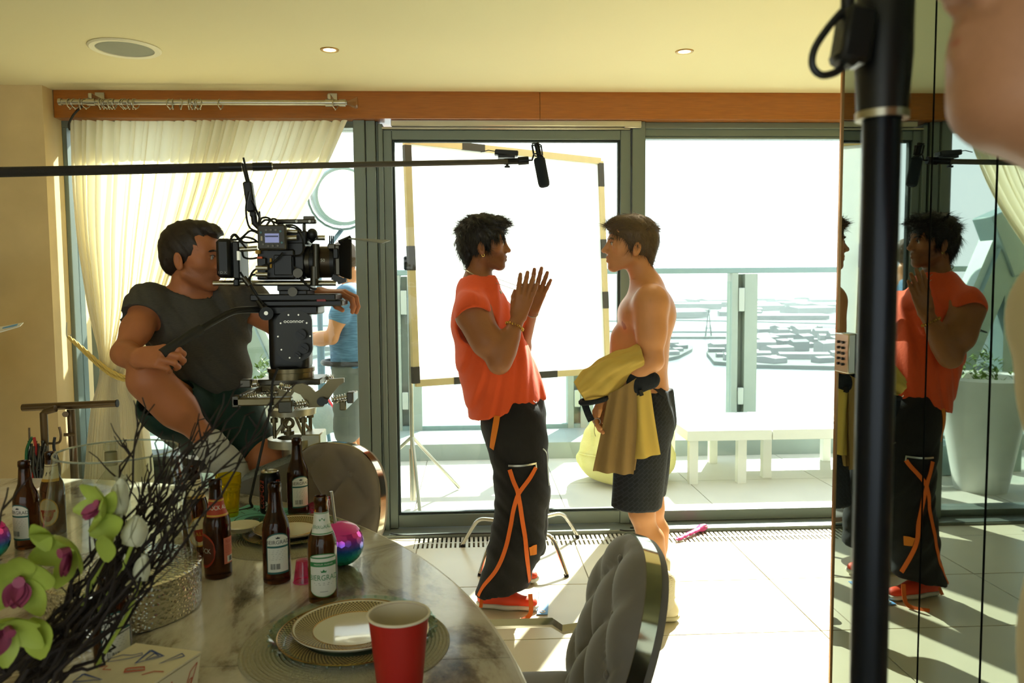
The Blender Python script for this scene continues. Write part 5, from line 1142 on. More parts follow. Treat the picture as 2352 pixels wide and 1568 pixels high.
for pts in ([(572, 440), (565, 480), (572, 520), (592, 532)], [(578, 460), (592, 490), (600, 515)], [(596, 520), (600, 502), (615, 500), (628, 512), (632, 530)], [(600, 512), (610, 505), (625, 508), (640, 515)], [(640, 512), (632, 503), (622, 505), (612, 518)],
            [(530, 545), (540, 538), (560, 556), (590, 555)], [(532, 550), (552, 548), (575, 530), (595, 537)], [(545, 560), (560, 545), (580, 548), (592, 556)], [(528, 552), (538, 540), (550, 552), (566, 570)], [(655, 520), (680, 525), (694, 545), (698, 570), (690, 585), (668, 588)], [(656, 517), (676, 518), (692, 530)], [(650, 580), (630, 600), (600, 612), (580, 625), (574, 650), (590, 680), (612, 705)], [(552, 625), (562, 640), (572, 650), (590, 675), (605, 700)], [(590, 592), (575, 594), (560, 590), (556, 575)], [(590, 630), (578, 632), (572, 640)], [(690, 630), (700, 650), (716, 662), (726, 663)], [(676, 612), (690, 640), (705, 652)]):
    part('cable', MB().tube(spline([P(u, v, 2.77+.012*((u+v) % 3)) for u, v in pts], 6), .0036, 6), m_cab)
part('cable_plug', MB().cyl(P(560, 637, 2.77), P(574, 655, 2.77), .010, n=10), m_gun)
# ---- fluid head and pan bar
fh = thing('fluid_head', 'black fluid head with pan bar carrying the film camera', 'camera head', P(670, 850))
def hp(nm, mb, mt, par=None): return obj(nm, mb, mt, par or fh)
hp('base_plate', pbx(pbx(MB(), 636, 655, 712, 668, 2.80, 2.91), 640, 666, 706, 680, 2.79, 2.92, .004), m_bk2); hp('lock_knob', MB().cyl(P(672, 670, 2.79), P(672, 670, 2.775), .016, n=18), m_gun)
hp('dovetail_plate', pbx(MB(), 573, 676, 771, 690, 2.78, 2.92, .004), m_black); hp('slide_plate', pbx(MB(), 590, 690, 786, 703, 2.785, 2.915, .005), m_bk2)
hp('red_latch', pbx(MB(), 727, 687, 748, 692, 2.776, 2.785, .001), M('red_latch', '8E1E18', .4)); hp('cradle', pbx(MB(), 612, 703, 730, 722, 2.79, 2.92, .005), m_bk2)
hb = Sdf().bx(P(668, 780, 2.86), (.070, .055, .115), .03)
solid('head_body', hb, .008, m_bk2, fh)
cx_, cz_ = P(676, 772, 2.79).x, P(676, 772, 2.79).z
pl_ = [(.062*math.cos(a), (.042 if math.sin(a) > 0 else .05)*math.sin(a)+(.045 if math.sin(a) > 0 else -.045)) for a in np.linspace(0, 2*PI, 40)[:-1]]
hp('side_cover', MB().poly([(cx_+x, 2.80, cz_+z+.005) for x, z in pl_], (0, -.012, 0)), M('cover_plate', '2A2925', .4, .3))
for a in np.linspace(0, 2*PI, 11)[:-1]: hp('screw', MB().cyl((cx_+.055*math.cos(a), 2.788, cz_+.078*math.sin(a)), (cx_+.055*math.cos(a), 2.785, cz_+.078*math.sin(a)), .003, n=8), m_steel)
lettering('lettering', "o'connor".replace("'", ''), .0175, lambda a, c: Vector((cx_+a, 2.7875, cz_+.052+c)), m_steel, fh, sx=1.15)
for u, v, r in ((691, 768, .018), (697, 800, .018), (683, 815, .011)): hp('drag_dial', MB().cyl(P(u, v, 2.79), P(u, v, 2.765), r, n=24).cbox(P(u, v, 2.762), (r*1.5, .008, .005), Ry(.6)), m_bk2)
pbp = spline([P(372, 812, 2.56), P(430, 775, 2.62), P(505, 730, 2.70), P(545, 713, 2.75), P(600, 711, 2.80)], 10)
pan = hp('pan_bar', MB().tube(pbp, .0115, 12), m_bk2); hp('pan_grip', MB().tube(spline([P(372, 812, 2.56), P(420, 781, 2.605), P(462, 755, 2.65)], 6), .0165, 14), M('pan_grip', '24221F', .6), pan)
hp('pan_rosette', MB().cyl(P(610, 720, 2.80), P(612, 720, 2.76), .023, n=20), m_bk2); hp('rosette_bolt', MB().cyl(P(611, 719, 2.76), P(611, 719, 2.753), .007, n=10), m_steel); hp('rosette_arm', MB().tube([P(590, 690, 2.77), P(611, 718, 2.77)], .007, 8), m_gun)
bp2 = P(669, 850, 2.86)
def ringz(v): return P(669, v, 2.86).z
hp('bowl_neck', MB().lathe([(.062, ringz(838)), (.078, ringz(846)), (0, ringz(846))], (bp2.x, 2.86, 0), 36), m_bk2)
# ---- isolator and dolly
dl = thing('camera_dolly', 'spring isolator on a silver bowl mount and dolly under the camera', 'dolly', (bp2.x, 2.86, 0))
m_brp = M('bronze_anodised', '6B6046', .3, .8, var=.08); m_sil = M('cast_silver', 'B7B29C', .35, .8)
def dp_(nm, mb, mt, par=None): return obj(nm, mb, mt, par or dl)
dp_('mount_ring', MB().lathe([(0, ringz(868)), (.078, ringz(868)), (.078, ringz(853)), (.082, ringz(852)), (.082, ringz(843)), (0, ringz(843))], (bp2.x, 2.86, 0), 40), m_brp)
dp_('upper_plate', pbx(pbx(MB(), 590, 872, 735, 884, 2.79, 2.95, .004), 560, 874, 600, 884, 2.92, 2.98), m_gun)
xp = [(672, 884), (695, 880), (712, 888), (724, 900), (736, 893), (757, 870), (790, 868), (790, 878), (778, 886), (764, 903), (752, 920), (742, 934), (708, 936), (700, 920), (690, 906), (676, 900)]
dp_('bronze_yoke', MB().poly([P(u, v, 2.70) for u, v in xp], (0, .012, 0)), m_brp)
dp_('yoke_boss', MB().cyl(P(738, 922, 2.70), P(738, 922, 2.68), .015, n=16).cyl(P(748, 922, 2.685), P(748, 922, 2.67), .009, n=12), m_bk2)
dp_('bronze_yoke', MB().poly([P(u-85, v-8, 2.98) for u, v in xp], (0, .012, 0)), m_brp)
dp_('cross_bar', pbx(MB(), 533, 915, 668, 931, 2.66, 2.70, .004), m_brp); dp_('cross_bar', MB().box((P(560, 0, 2.98).x, 2.70, ringz(905)-.01), (P(575, 0, 2.98).x, 2.98, ringz(895)), bev=.003), m_brp); dp_('cross_bar', MB().box((P(780, 0, 2.9).x, 2.70, ringz(922)-.01), (P(795, 0, 2.9).x, 2.98, ringz(908)), bev=.003), m_brp)
for u0, u1, v0, v1, Y in ((531, 549, 909, 936, 2.66), (638, 671, 922, 948, 2.65), (796, 812, 901, 926, 2.69), (550, 576, 872, 890, 2.72), (730, 748, 862, 876, 2.95)): dp_('end_block', pbx(MB(), u0, v0, u1, v1, Y, Y+.04, .003), m_gun)
for (u0, v0), (u1, v1), Y in (((672, 930), (706, 924), 2.69), ((762, 919), (798, 912), 2.70), ((642, 886), (668, 890), 2.73), ((574, 882), (592, 880), 2.74), ((560, 914), (592, 908), 2.70), ((736, 872), (765, 866), 2.95), ((592, 902), (640, 900), 2.98)):
    a, b = P(u0, v0, Y), P(u1, v1, Y); ax = (b-a); R = frame_to(ax); L = ax.length
    dp_('guide_rod', MB().cyl(a, b, .0065, n=10), m_sil)
    dp_('spring', MB().tube([a+R @ Vector((.0125*math.cos(t), .0125*math.sin(t), L*t/(2*PI*6))) for t in np.linspace(0, 2*PI*6, 73)], .0017, 5), m_chrome)
dp_('lower_ring', MB().lathe([(.06, ringz(952)), (.083, ringz(950)), (.085, ringz(935)), (.06, ringz(933))], (bp2.x, 2.86, 0), 40), m_sil)
for k in range(4):
    a = k*PI/2+.75; x, y = .072*math.cos(a), .072*math.sin(a)
    dp_('levelling_screw', MB().cyl((bp2.x+x, 2.86+y, ringz(1000)), (bp2.x+x, 2.86+y, ringz(950)), .0065, n=10).cyl((bp2.x+x, 2.86+y, ringz(964)), (bp2.x+x, 2.86+y, ringz(954)), .013, n=14), m_brp)
    dp_('strut', MB().tube([(bp2.x+x*.2, 2.86+y*.2, ringz(952)), (bp2.x+x*1.05, 2.86+y*1.05, ringz(998))], .006, 6), m_sil)
dp_('ball_joint', MB().torus((bp2.x, 2.80, ringz(965)), .015, .006, Rx(PI/2), 18, 8).cyl((bp2.x, 2.80, ringz(992)), (bp2.x, 2.80, ringz(972)), .008).cyl((bp2.x, 2.80, ringz(990)), (bp2.x, 2.80, ringz(982)), .018), m_brp)
dp_('bowl_ring', MB().lathe([(.055, ringz(1004)), (.088, ringz(1004)), (.088, ringz(1022)), (.055, ringz(1022))], (bp2.x, 2.86, 0), 40), m_sil); dp_('bowl_block', pbx(MB(), 690, 998, 736, 1030, 2.80, 2.92, .004), m_sil)
dp_('column', MB().cyl((bp2.x, 2.92, .2), (bp2.x, 2.92, ringz(1020)), .055, n=24), m_sil); dp_('base', MB().box((bp2.x-.17, 2.87, .08), (bp2.x+.2, 3.4, .2), bev=.02), m_gun)
for x in (-.14, .17):
    for y in (2.95, 3.32): dp_('wheel', MB().cyl((bp2.x+x-.025, y, .075), (bp2.x+x+.025, y, .075), .075, n=20), m_rubber)
# carpeted side board the operator rests a foot on
sb = thing('carpeted_board', 'grey board with carpeted top edge under the camera operator', 'board', P(600, 1150, 3.0))
q0, q1, q2, q3 = P(520, 1120, 2.79), P(668, 1060, 2.79), P(668, 1060, 2.85), P(520, 1118, 2.85)
q3.z = q0.z; q2.z = q1.z
obj('panel', MB().add([q0, q1, q2, q3]+[Vector((q.x, q.y, .45)) for q in (q0, q1, q2, q3)], [(0, 1, 2, 3), (4, 7, 6, 5), (0, 4, 5, 1), (1, 5, 6, 2), (2, 6, 7, 3), (3, 7, 4, 0)]), M('board_grey', '6E695C', .6), sb)
up_ = Vector((0, 0, .014)); obj('carpet', MB().add([q0, q1, q2, q3]+[q+up_ for q in (q0, q1, q2, q3)], [(0, 3, 2, 1), (4, 5, 6, 7), (0, 1, 5, 4), (1, 2, 6, 5), (2, 3, 7, 6), (3, 0, 4, 7)]), M('carpet_pale', 'A3A598', .95, bump=1, bs=250), sb)
rr = random.Random(5); tuf = MB()
for i in range(900):
    s, t = rr.random(), rr.random()*.25; p = q0.lerp(q1, s).lerp(q3.lerp(q2, s), t)+up_; d = Vector((rr.uniform(-.004, .004), rr.uniform(-.004, .002), rr.uniform(.003, .008))); tuf.add([p, p+Vector((.002, 0, 0)), p+d], [(0, 1, 2)])
obj('pile', tuf, M('carpet_pale'), sb, kind='stuff')
for k, y in enumerate((2.82, 2.82)): obj('support', MB().box((q0.x+.02+k*.15, y-.02, 0), (q0.x+.05+k*.15, y+.02, .46)), m_gun, sb)
hc_ = [(638, 845, 2.66), (626, 880, 2.66), (622, 930, 2.65), (610, 990, 2.64), (592, 1070, 2.62), (575, 1145, 2.585)]
obj('hanging_cable', MB().tube(spline([P(u, v, Y) for u, v, Y in hc_]+[Vector((P(573, 1148, 2.585).x, 2.585, TZ+.004)), Vector((P(573, 1148, 2.585).x-.09, 2.52, TZ+.004))], 8), .0045, 8), m_cab, label='long black cable running from the camera head down to the table', cat='cable')
# ================================================================== people
def vec(p): return np.array(p, float)
def head_ops(g, O, R, s=1.0, nose=1.0):
    Rm = np.array(R); T = lambda x, y, z: vec(O)+Rm@(s*np.array([x, y, z]))
    def E(x, y, z, a, b, c, k=.02, op='u', rot=None): g.el(T(x, y, z), np.array([a, b, c])*s, Rm if rot is None else Rm@np.array(rot), k*s, op)
    def Cc(a, b, ra, rb, k=.015, op='u'): g.rc(T(*a), T(*b), ra*s, rb*s, k*s, op=op)
    E(-.010, 0, .034, .096, .075, .084); E(.040, 0, .045, .052, .062, .056, .03); E(.040, 0, -.028, .054, .056, .074, .03)
    for q in (-1, 1):
        Cc((.004, q*.052, -.060), (.070, q*.016, -.098), .017, .015, .03); E(.052, q*.044, -.014, .026, .022, .026, .025)
        Cc((.089, q*.010, .0235), (.068, q*.046, .022), .0105, .009, .014)
    E(.080, 0, -.098, .017, .021, .016, .018); E(.074, 0, -.058, .029, .031, .028, .02)
    for q in (-1, 1): E(.102, q*.033, .004, .017, .017, .013, .012, 's')
    for q in (-1, 1): g.el(T(.0785, q*.032, .004), np.array([.0135, .0150, .0125])*s, Rm, .006*s)
    E(.083, 0, -.014, .021, .014, .038, .010)
    Cc((.092, 0, .016), (.1155*nose, 0, -.026), .0070, .0088, .010); E(.113*nose, 0, -.028, .0105, .0105, .0085, .008)
    for q in (-1, 1): E(.100, q*.0125, -.0335, .0115, .0070, .0075, .006); g.el(T(.104, q*.007, -.0475), np.array([.005, .0028, .0028])*s, Rm, .002*s, 's')
    for q in (-1, 1):
        Cc((.1015, 0, -.0570), (.087, q*.023, -.0635), .0055, .0035, .006); Cc((.0995, 0, -.0700), (.087, q*.021, -.0645), .0062, .0035, .006)
    g.rc(T(.108, -.020, -.0638), T(.108, .020, -.0638), .0022*s, .0022*s, .004*s, op='s')
    for q in (-1, 1):
        rot = np.array(Matrix.Rotation(-.2, 3, 'Y') @ Matrix.Rotation(q*.35, 3, 'Z'))
        E(-.012, q*.078, -.018, .0190, .0085, .0320, .006, 'u', rot); E(-.007, q*.0855, -.015, .0105, .0060, .0195, .005, 's', rot); E(-.004, q*.077, -.038, .010, .006, .010, .006)
        E(.000, q*.0825, -.024, .0045, .005, .007, .003)
    return ([T(0, 0, 0)[i]-.15*s for i in range(3)], [T(0, 0, 0)[i]+.145*s for i in range(3)], .0028)
def hand_ops(g, W, d, palm, thumb, curl=(.15, .15, .1), spread=.10, s=1.0, tcurl=.25, curls=None, thumb_out=.6):
    # W wrist, d finger direction, palm = outward palm normal, thumb = thumb side
    e1 = vec(d)/np.linalg.norm(d); e2 = vec(thumb); e2 = e2-e1*(e1@e2); e2 /= np.linalg.norm(e2); e3 = np.cross(e1, e2); e3 = e3 if e3@vec(palm) > 0 else -e3
    T = lambda a, b, c: vec(W)+s*(a*e1+b*e2+c*e3)
    K = [(.086, .029, 0), (.090, .0095, -.002), (.086, -.0105, -.001), (.077, -.028, .002)]
    for k in K: g.rc(T(.004, k[1]*.62, 0), T(*k), .0155*s, .0112*s, .012*s)
    g.rc(T(.02, .0, .003), T(.06, 0, .004), .019*s, .018*s, .012*s, n=e3, q=.75)
    Ls = [(.042, .026, .020), (.047, .029, .021), (.043, .027, .020), (.034, .021, .018)]
    for i, k in enumerate(K):
        sp = (1.5-i)*spread; p = T(*k); ang = 0; cu = curls[i] if curls else curl; rad = [.0108, .0099, .0091, .0080] if i < 3 else [.0096, .0088, .0080, .0070]
        dirb = math.cos(sp)*e1+math.sin(sp)*e2
        for j in range(3):
            ang += cu[j]; dd = math.cos(ang)*dirb+math.sin(ang)*e3; q = p+s*Ls[i][j]*dd; g.rc(p, q, rad[j]*s, rad[j+1]*s, .004*s); p = q
    t0 = T(.018, .022, .006); t1 = T(.050, .022+.034*thumb_out, .016); t2 = t1+s*.033*(math.cos(tcurl)*(.75*e1+.45*thumb_out*e2)+math.sin(tcurl)*e3+.15*e3); t3 = t2+s*.026*(math.cos(tcurl)*e1*.9+math.sin(tcurl)*e3-.1*e2*0)
    g.rc(t0, t1, .0175*s, .0125*s, .012*s); g.rc(t1, t2, .0122*s, .0105*s, .005*s); g.rc(t2, t3, .0105*s, .0080*s, .004*s)
    c = T(.09, .01, .02); return (list(c-.125*s), list(c+.125*s), .0026)
def body_ops(g, J, lat, b=1.0, legs=True, q=1.42, arm=1.0):
    lat = vec(lat)
    g.rc(J['neck'], J['headb'], .060*b, .055*b, .03)
    for s in 'RL':
        g.rc(J['neck'], J['sh'+s], .052*b, .058*b, .05); g.rc(J['sh'+s], J['sh'+s], .064*b, k=.04)
        g.rc(J['sh'+s], J['el'+s], .057*b*arm, .043*b*arm, .03); g.rc(J['el'+s], J['wr'+s], .044*b*arm, .0285*b, .02)
        m = vec(J['el'+s])*.72+vec(J['wr'+s])*.28; g.rc(m, m, .044*b*arm, k=.03)
        m = vec(J['sh'+s])*.5+vec(J['el'+s])*.5; g.rc(m, m, .053*b*arm, k=.04)
    g.rc(J['chest'], J['rib'], .118*b, .104*b, .05, n=lat, q=q); g.rc(J['rib'], J['pelvis'], .102*b, .116*b, .06, n=lat, q=q)
    if legs:
        for s in 'RL':
            g.rc(J['hip'+s], J['kn'+s], .088*b, .058*b, .04); g.rc(J['kn'+s], J['an'+s], .054*b, .036*b, .02)
            kn, an, hp_ = vec(J['kn'+s]), vec(J['an'+s]), vec(J['hip'+s]); bk = np.cross(lat, an-kn); bk /= np.linalg.norm(bk)+1e-9
            if bk@J.get('fwd', np.array([1, 0, 0])) > 0: bk = -bk
            m = kn*.68+an*.32+bk*.018; g.rc(m, m*.7+an*.3, .052*b, .040*b, .03)
def skin_mat(nm, hx): return M(nm, hx, .48, var=.10, vs=18, attr=True, bump=.05, bs=250, spec=.4)
def skin_color(O, R, s, stub=.6, extra=None):
    Rm = np.array(R)
    def fn(P):
        L = (P-vec(O))@Rm/s; c = np.ones((len(P), 3)); near = np.abs(L).max(1) < .14
        lips = near & (np.abs(L[:, 2]+.0638) < .0105-.0002/np.maximum(.004, .026-np.abs(L[:, 1]))) & (L[:, 0] > .089) & (np.abs(L[:, 1]) < .023)
        st = np.clip((-.030-L[:, 2])/.012, 0, 1)*np.clip((L[:, 0]+.005)/.02, 0, 1)*near*np.clip((.03+(L[:, 2]+.11))/.02, 0, 1)
        mu = near*np.exp(-((L[:, 2]+.050)/.006)**2)*(L[:, 0] > .088)*(np.abs(L[:, 1]) < .026)
        st = np.clip(np.maximum(st*.75, mu), 0, 1)*stub; st = st*(.85+.3*RNG.random(len(P)))
        c = c*(1-st[:, None])+st[:, None]*np.array([.22, .19, .18]); c[lips] = c[lips]*0+np.array([.78, .50, .48])
        if extra: extra(P, c)
        return c
    return fn
def face_parts(par, O, R, s, brow_mat, iris='3B2A1A', lid=None):
    Rm = Matrix(R); T = lambda x, y, z: Vector(O)+Rm @ (Vector((x, y, z))*s)
    for q in (-1, 1):
        e = obj('eye', MB().ball(T(.0805, q*.032, .003), .0125*s, 16, 12), M('eye_white', 'C9C2B6', .25), par)
        obj('iris', MB().lathe([(0, .0018), (.0055, .0008)], T(.0920, q*.032, .003), 14, R=frame_to(Rm @ Vector((1, 0, 0)))), M('iris_'+iris, iris, .2), e)
        P = [T(.0985, q*.012, .021), T(.0985, q*.024, .0255), T(.092, q*.038, .0255), T(.078, q*.050, .019)]
        obj('eyebrow', MB().tube(spline(P, 5), [.0028*s]*8+[.0042*s]*5+[.0015*s]*3, 6), brow_mat, par)
        obj('eyelash', MB().tube(spline([T(.0945, q*.020, .0065), T(.0945, q*.032, .0105), T(.086, q*.045, .006)], 5), .0012*s, 5), brow_mat, par)
def hair_ops(O, R, s, prims):
    g = Sdf(); Rm = np.array(R)
    for (x, y, z), (a, b, c), k, op in prims: g.el(vec(O)+Rm@(s*np.array([x, y, z])), np.array([a, b, c])*s, Rm, k, op)
    return g
def hair(par, O, R, s, prims, mat, n, L, comb, seed, amp=.004, freq=150, curl=.3, lift=.25, wd=.0013, cut=None):
    g = hair_ops(O, R, s, prims); g.disp(wrinkle(amp, freq, (.8, .3, .6), seed)); g.disp(wrinkle(amp*.6, freq*1.7, (.2, .9, -.4), seed+1))
    Vs, Fs = g.mesh(.0042); rg = np.random.default_rng(seed)
    Rm = np.array(R); e1 = Vs[Fs[:, 1]]-Vs[Fs[:, 0]]; e2 = Vs[Fs[:, 3]]-Vs[Fs[:, 0]]; N = np.cross(e1, e2); N /= np.linalg.norm(N, axis=1)[:, None]+1e-9
    C = Vs[Fs].mean(1); pick = rg.integers(0, len(Fs), n); vs = [Vs]; fs = []; o = len(Vs); SV = []; SF = []
    side = np.array([.3, .9, .2])
    for f in pick:
        p = C[f]; nn = N[f]; loc = Rm.T@(p-vec(O))/s; d = Rm@np.array(comb(loc)); d = d-nn*(d@nn); l = np.linalg.norm(d)
        if l < 1e-6: continue
        d = d/l+rg.normal(0, curl, 3); d /= np.linalg.norm(d); ln = L*rg.uniform(.55, 1.15); pts = []; q = p-nn*.004; up = nn*lift
        for j in range(5):
            pts.append(q); dd = d+up*(1-j*.45)+rg.normal(0, curl*.25, 3); dd[2] -= .10*j; dd /= np.linalg.norm(dd); q = q+dd*ln/4
        w = np.cross(d, nn); w /= np.linalg.norm(w)+1e-9
        for j, pt in enumerate(pts):
            ww = wd*(1-j/4.3); SV += [pt-w*ww, pt+w*ww]
        for j in range(4): a = o+len(SV)-10+2*j; SF.append((a, a+1, a+3, a+2))
    V2 = np.concatenate([Vs, np.array(SV)]) if SV else Vs; F2 = np.concatenate([Fs, np.array(SF)]) if SF else Fs
    return obj('hair', mesh_of('hair', V2, F2, mat, 0), mat, par)
SKULL = lambda t=.014: [((-.012, 0, .040), (.098+t, .077+t*.8, .085+t), .01, 'u')]
FACE_CUT = [((.092, 0, -.035), (.070, .10, .085), .012, 's'), ((.01, 0, -.13), (.12, .12, .07), .02, 's')]
EARCUT = [((.008, .09, -.028), (.030, .035, .042), .01, 's'), ((.008, -.09, -.028), (.030, .035, .042), .01, 's')]
def back_comb(p): return (-.4*(p[0] > -.03)+p[0]*2+.1, p[1]*6, -1 if p[0] < -.02 else -.25)
def shoe(par, heel, toe, up_mat, sole_mat, h=.085, w=.041):
    heel, toe = Vector(heel), Vector(toe); d = toe-heel; Z = Vector((0, 0, 1)); L = d.length
    f = lambda t, z: heel+d*t+Z*z
    s_ = Sdf().rc(f(.14, .022), f(.5, .020), w*1.02, w*.92, .02, n=(0, 0, 1), q=.55).rc(f(.5, .020), f(.86, .022), w*.92, w*1.0, .02, n=(0, 0, 1), q=.5).half((0, 0, .002), (0, 0, -1)).half((0, 0, .030), (0, 0, 1), .004)
    g = Sdf().rc(f(.14, .045), f(.5, .042), w*.86, w*.84, .02).rc(f(.5, .040), f(.86, .034), w*.86, w*.80, .02, n=(0, 0, 1), q=.8).rc(f(.17, .05), f(.22, h), w*.82, w*.86, .02).rc(f(.2, h-.01), f(.60, .052), w*.66, w*.5, .03).half((0, 0, .024), (0, 0, -1)).half(f(.2, h+.02), (-.15*d.x/L, -.15*d.y/L, 1))
    u = solid('shoe', g, .006, up_mat, par); solid('shoe_sole', s_, .006, sole_mat, u)
    for k in range(4): p = f(.40+k*.07, .093-k*.010); x = Z.cross(d).normalized(); obj('lace', MB().tube([p-x*.018, p+Z*.004, p+x*.018], .0028, 5), sole_mat, u)
    return u
def drape(mesh_obj, pts, off=.003):
    me = mesh_obj.data; mw_ = wm(mesh_obj); bv = BVHTree.FromPolygons([mw_ @ v.co for v in me.vertices], [tuple(p.vertices) for p in me.polygons]); out = []; nn = []
    for u, v in pts:
        d = ray(u, v).normalized(); h = bv.ray_cast(CAM, d)
        if h[0] is None: continue
        n = h[1] if h[1].dot(d) < 0 else -h[1]; out.append(h[0]+n*off); nn.append(n)
    return out, nn
def strap(name, mesh_obj, pts, w, mat, par, n=6, off=.003):
    pp = spline([Vector((u, v, 0)) for u, v in pts], n); P, N = drape(mesh_obj, [(p.x, p.y) for p in pp], off)
    if len(P) > 2:
        for _ in range(2): P = [P[0]]+[(P[i-1]+P[i]*2+P[i+1])/4 for i in range(1, len(P)-1)]+[P[-1]]; N = [N[0]]+[(N[i-1]+N[i]+N[i+1]).normalized() for i in range(1, len(N)-1)]+[N[-1]]
        return obj(name, MB().ribbon(P, w, N, .0022), mat, par)
I3 = Matrix.Identity(3)
# ------------------------------------------------------------------ man in orange
def man_orange():
    Y = 3.64; O = A(1111, 562, Y); R = Rz(-.03); s = .985
    J = dict(neck=A(1097, 658, Y), headb=A(1102, 600, Y), chest=A(1108, 725, Y), rib=A(1135, 825, Y), pelvis=A(1176, 945, Y),
             shR=A(1088, 718, 3.46), elR=A(1146, 834, 3.38), wrR=A(1191, 728, 3.43), shL=A(1112, 714, 3.82), elL=A(1188, 830, 3.84), wrL=A(1221, 712, 3.63),
             hipR=A(1176, 975, 3.56), hipL=A(1184, 975, 3.74), knR=A(1200, 1160, 3.53), knL=A(1214, 1150, 3.82), anR=Vector((.085, 3.585, .10)), anL=Vector((.17, 3.86, .10)))
    g = Sdf(); body_ops(g, J, (0, 1, 0), 1.03)
    g.rc(A(1085, 725, 3.445), A(1116, 785, 3.40), .068, .062, .04); g.rc(A(1150, 822, 3.385), A(1172, 775, 3.40), .046, .038, .03)
    fb_ = head_ops(g, O, R, s)
    h1 = hand_ops(g, J['wrR'], (.30, -.02, 1), (-.15, 1, 0), (-1, -.1, .25), curls=[(.18, .2, .1), (.12, .15, .1), (.08, .15, .1), (-.02, .12, .05)], spread=.07, s=1.06, thumb_out=.35)
    h2 = hand_ops(g, J['wrL'], (.34, .05, 1), (-.1, -1, 0), (-1, .2, .2), curls=[(.1, .1, .1), (.06, .1, .1), (.0, .1, .1), (-.05, .1, .05)], spread=.10, s=1.05, thumb_out=.4)
    hb_ = ([min(a, b) for a, b in zip(h1[0], h2[0])], [max(a, b) for a, b in zip(h1[1], h2[1])], .0026)
    p = thing('person', 'man in an orange sleeveless shirt and black trousers with both hands raised', 'person', (.15, 3.64, 0))
    sk = skin_mat('skin_tan', '94603C')
    solid('body', g, .0075, sk, p, (fb_, hb_), 1, skin_color(O, R, s, .62))
    hm = M('black_hair', '1B1611', .5, var=.3, vs=60)
    face_parts(p, O, R, s, hm)
    hair(p, O, R, s, SKULL(.018)+[((.045, 0, .098), (.068, .066, .034), .02, 'u'), ((-.075, 0, -.01), (.045, .060, .065), .02, 'u'), ((-.07, 0, -.060), (.030, .050, .04), .02, 'u'), ((.035, -.070, .020), (.022, .014, .050), .01, 'u'), ((.035, .070, .020), (.022, .014, .050), .01, 'u')]+
         [((.115, 0, -.045), (.060, .10, .095), .010, 's'), ((.048, 0, -.130), (.085, .12, .075), .02, 's')]+[((-.002, .095, -.030), (.026, .03, .038), .008, 's'), ((-.002, -.095, -.030), (.026, .03, .038), .008, 's'), ((.060, 0, -.020), (.044, .12, .056), .012, 's')],
         hm, 6500, .052, lambda q: (1.2 if q[2] > .055 and q[0] > -.03 else q[0]*4, q[1]*7, .1 if q[2] > .055 else -1.2), 21, .005, 140, .20, .14)
    # shirt
    t = Sdf(); n = (0, 1, 0)
    t.rc(A(1100, 672, Y), A(1110, 740, Y), .105, .138, .05, n=n, q=1.25).rc(A(1110, 740, Y), A(1135, 830, Y), .138, .162, .05, n=n, q=1.22).rc(A(1135, 830, Y), A(1170, 950, Y), .165, .188, .05, n=n, q=1.15)
    for S_ in 'RL': t.rc(A(1095, 672, Y), Vector(J['sh'+S_])+Vector((0, -.022 if S_ == 'R' else .022, .004)), .060, .084, .05)
    a, b = A(1072, 962, Y), A(1259, 906, Y); t.half(a, np.cross(vec(b-a), (0, 1, 0)) if np.cross(vec(b-a), (0, 1, 0))[2] < 0 else -np.cross(vec(b-a), (0, 1, 0)), .003)
    t.disp(wrinkle(.011, 42, (1, .6, -.35), 4)).disp(wrinkle(.005, 95, (1, .3, -.2), 9))
    for ya, yb in ((3.15, 3.52), (4.1, 3.76)):
        t.rc(A(1092, 746, Y)+Vector((0, ya-Y, 0)), A(1092, 746, Y)+Vector((0, yb-Y, 0)), .094, .084, .012, op='s'); t.rc(A(1112, 780, Y)+Vector((0, ya-Y, 0)), A(1112, 780, Y)+Vector((0, (ya*.5+yb*.5)-Y, 0)), .075, .07, .012, op='s')
    t.rc(A(1096, 648, Y), A(1112, 590, Y), .069, .075, .01, op='s'); t.el(A(1120, 650, Y), (.06, .07, .03), Ry(.7), .01, 's')
    m_or = M('orange_cotton', 'D9501E', .85, var=.07, vs=14, bump=.12, bs=60, sheen=.1)
    sh = solid('shirt', t, .0065, m_or, p)
    # trousers
    t = Sdf(); t.rc(A(1180, 935, Y), A(1180, 985, Y), .142, .15, .05, n=n, q=1.15)
    t.rc(A(1182, 965, 3.55), A(1200, 1120, 3.53), .138, .118, .05).rc(A(1200, 1120, 3.53), A(1188, 1240, 3.53), .118, .115, .04).rc(A(1188, 1240, 3.53), A(1149, 1362, 3.57), .112, .112, .05)
    t.rc(A(1190, 965, 3.74), A(1215, 1140, 3.80), .13, .10, .03).rc(A(1215, 1140, 3.80), A(1205, 1310, 3.86), .10, .095, .04)
    t.half(A(1150, 1374, 3.46), (.16, .10, -1), .004).half(A(1180, 912, Y), (-.25, 0, 1), .004)
    t.disp(wrinkle(.008, 36, (.75, .3, .8), 7)).disp(wrinkle(.0045, 85, (.9, .2, .7), 8))
    m_bk = M('black_cotton', '131110', .9, var=.2, vs=20, bump=.15, bs=80, sheen=.05)
    tr_ = solid('trousers', t, .0075, m_bk, p)
    m_str = M('orange_webbing', 'E0671A', .7, var=.08, vs=60, bump=.2, bs=300)
    strap('strap', tr_, [(1171, 1078), (1180, 1105), (1190, 1130), (1196, 1170), (1205, 1230), (1212, 1300), (1217, 1360)], .019, m_str, tr_)
    strap('strap', tr_, [(1230, 1072), (1215, 1100), (1192, 1132), (1181, 1165), (1172, 1215), (1160, 1265), (1140, 1310), (1112, 1345), (1100, 1368)], .018, m_str, tr_)
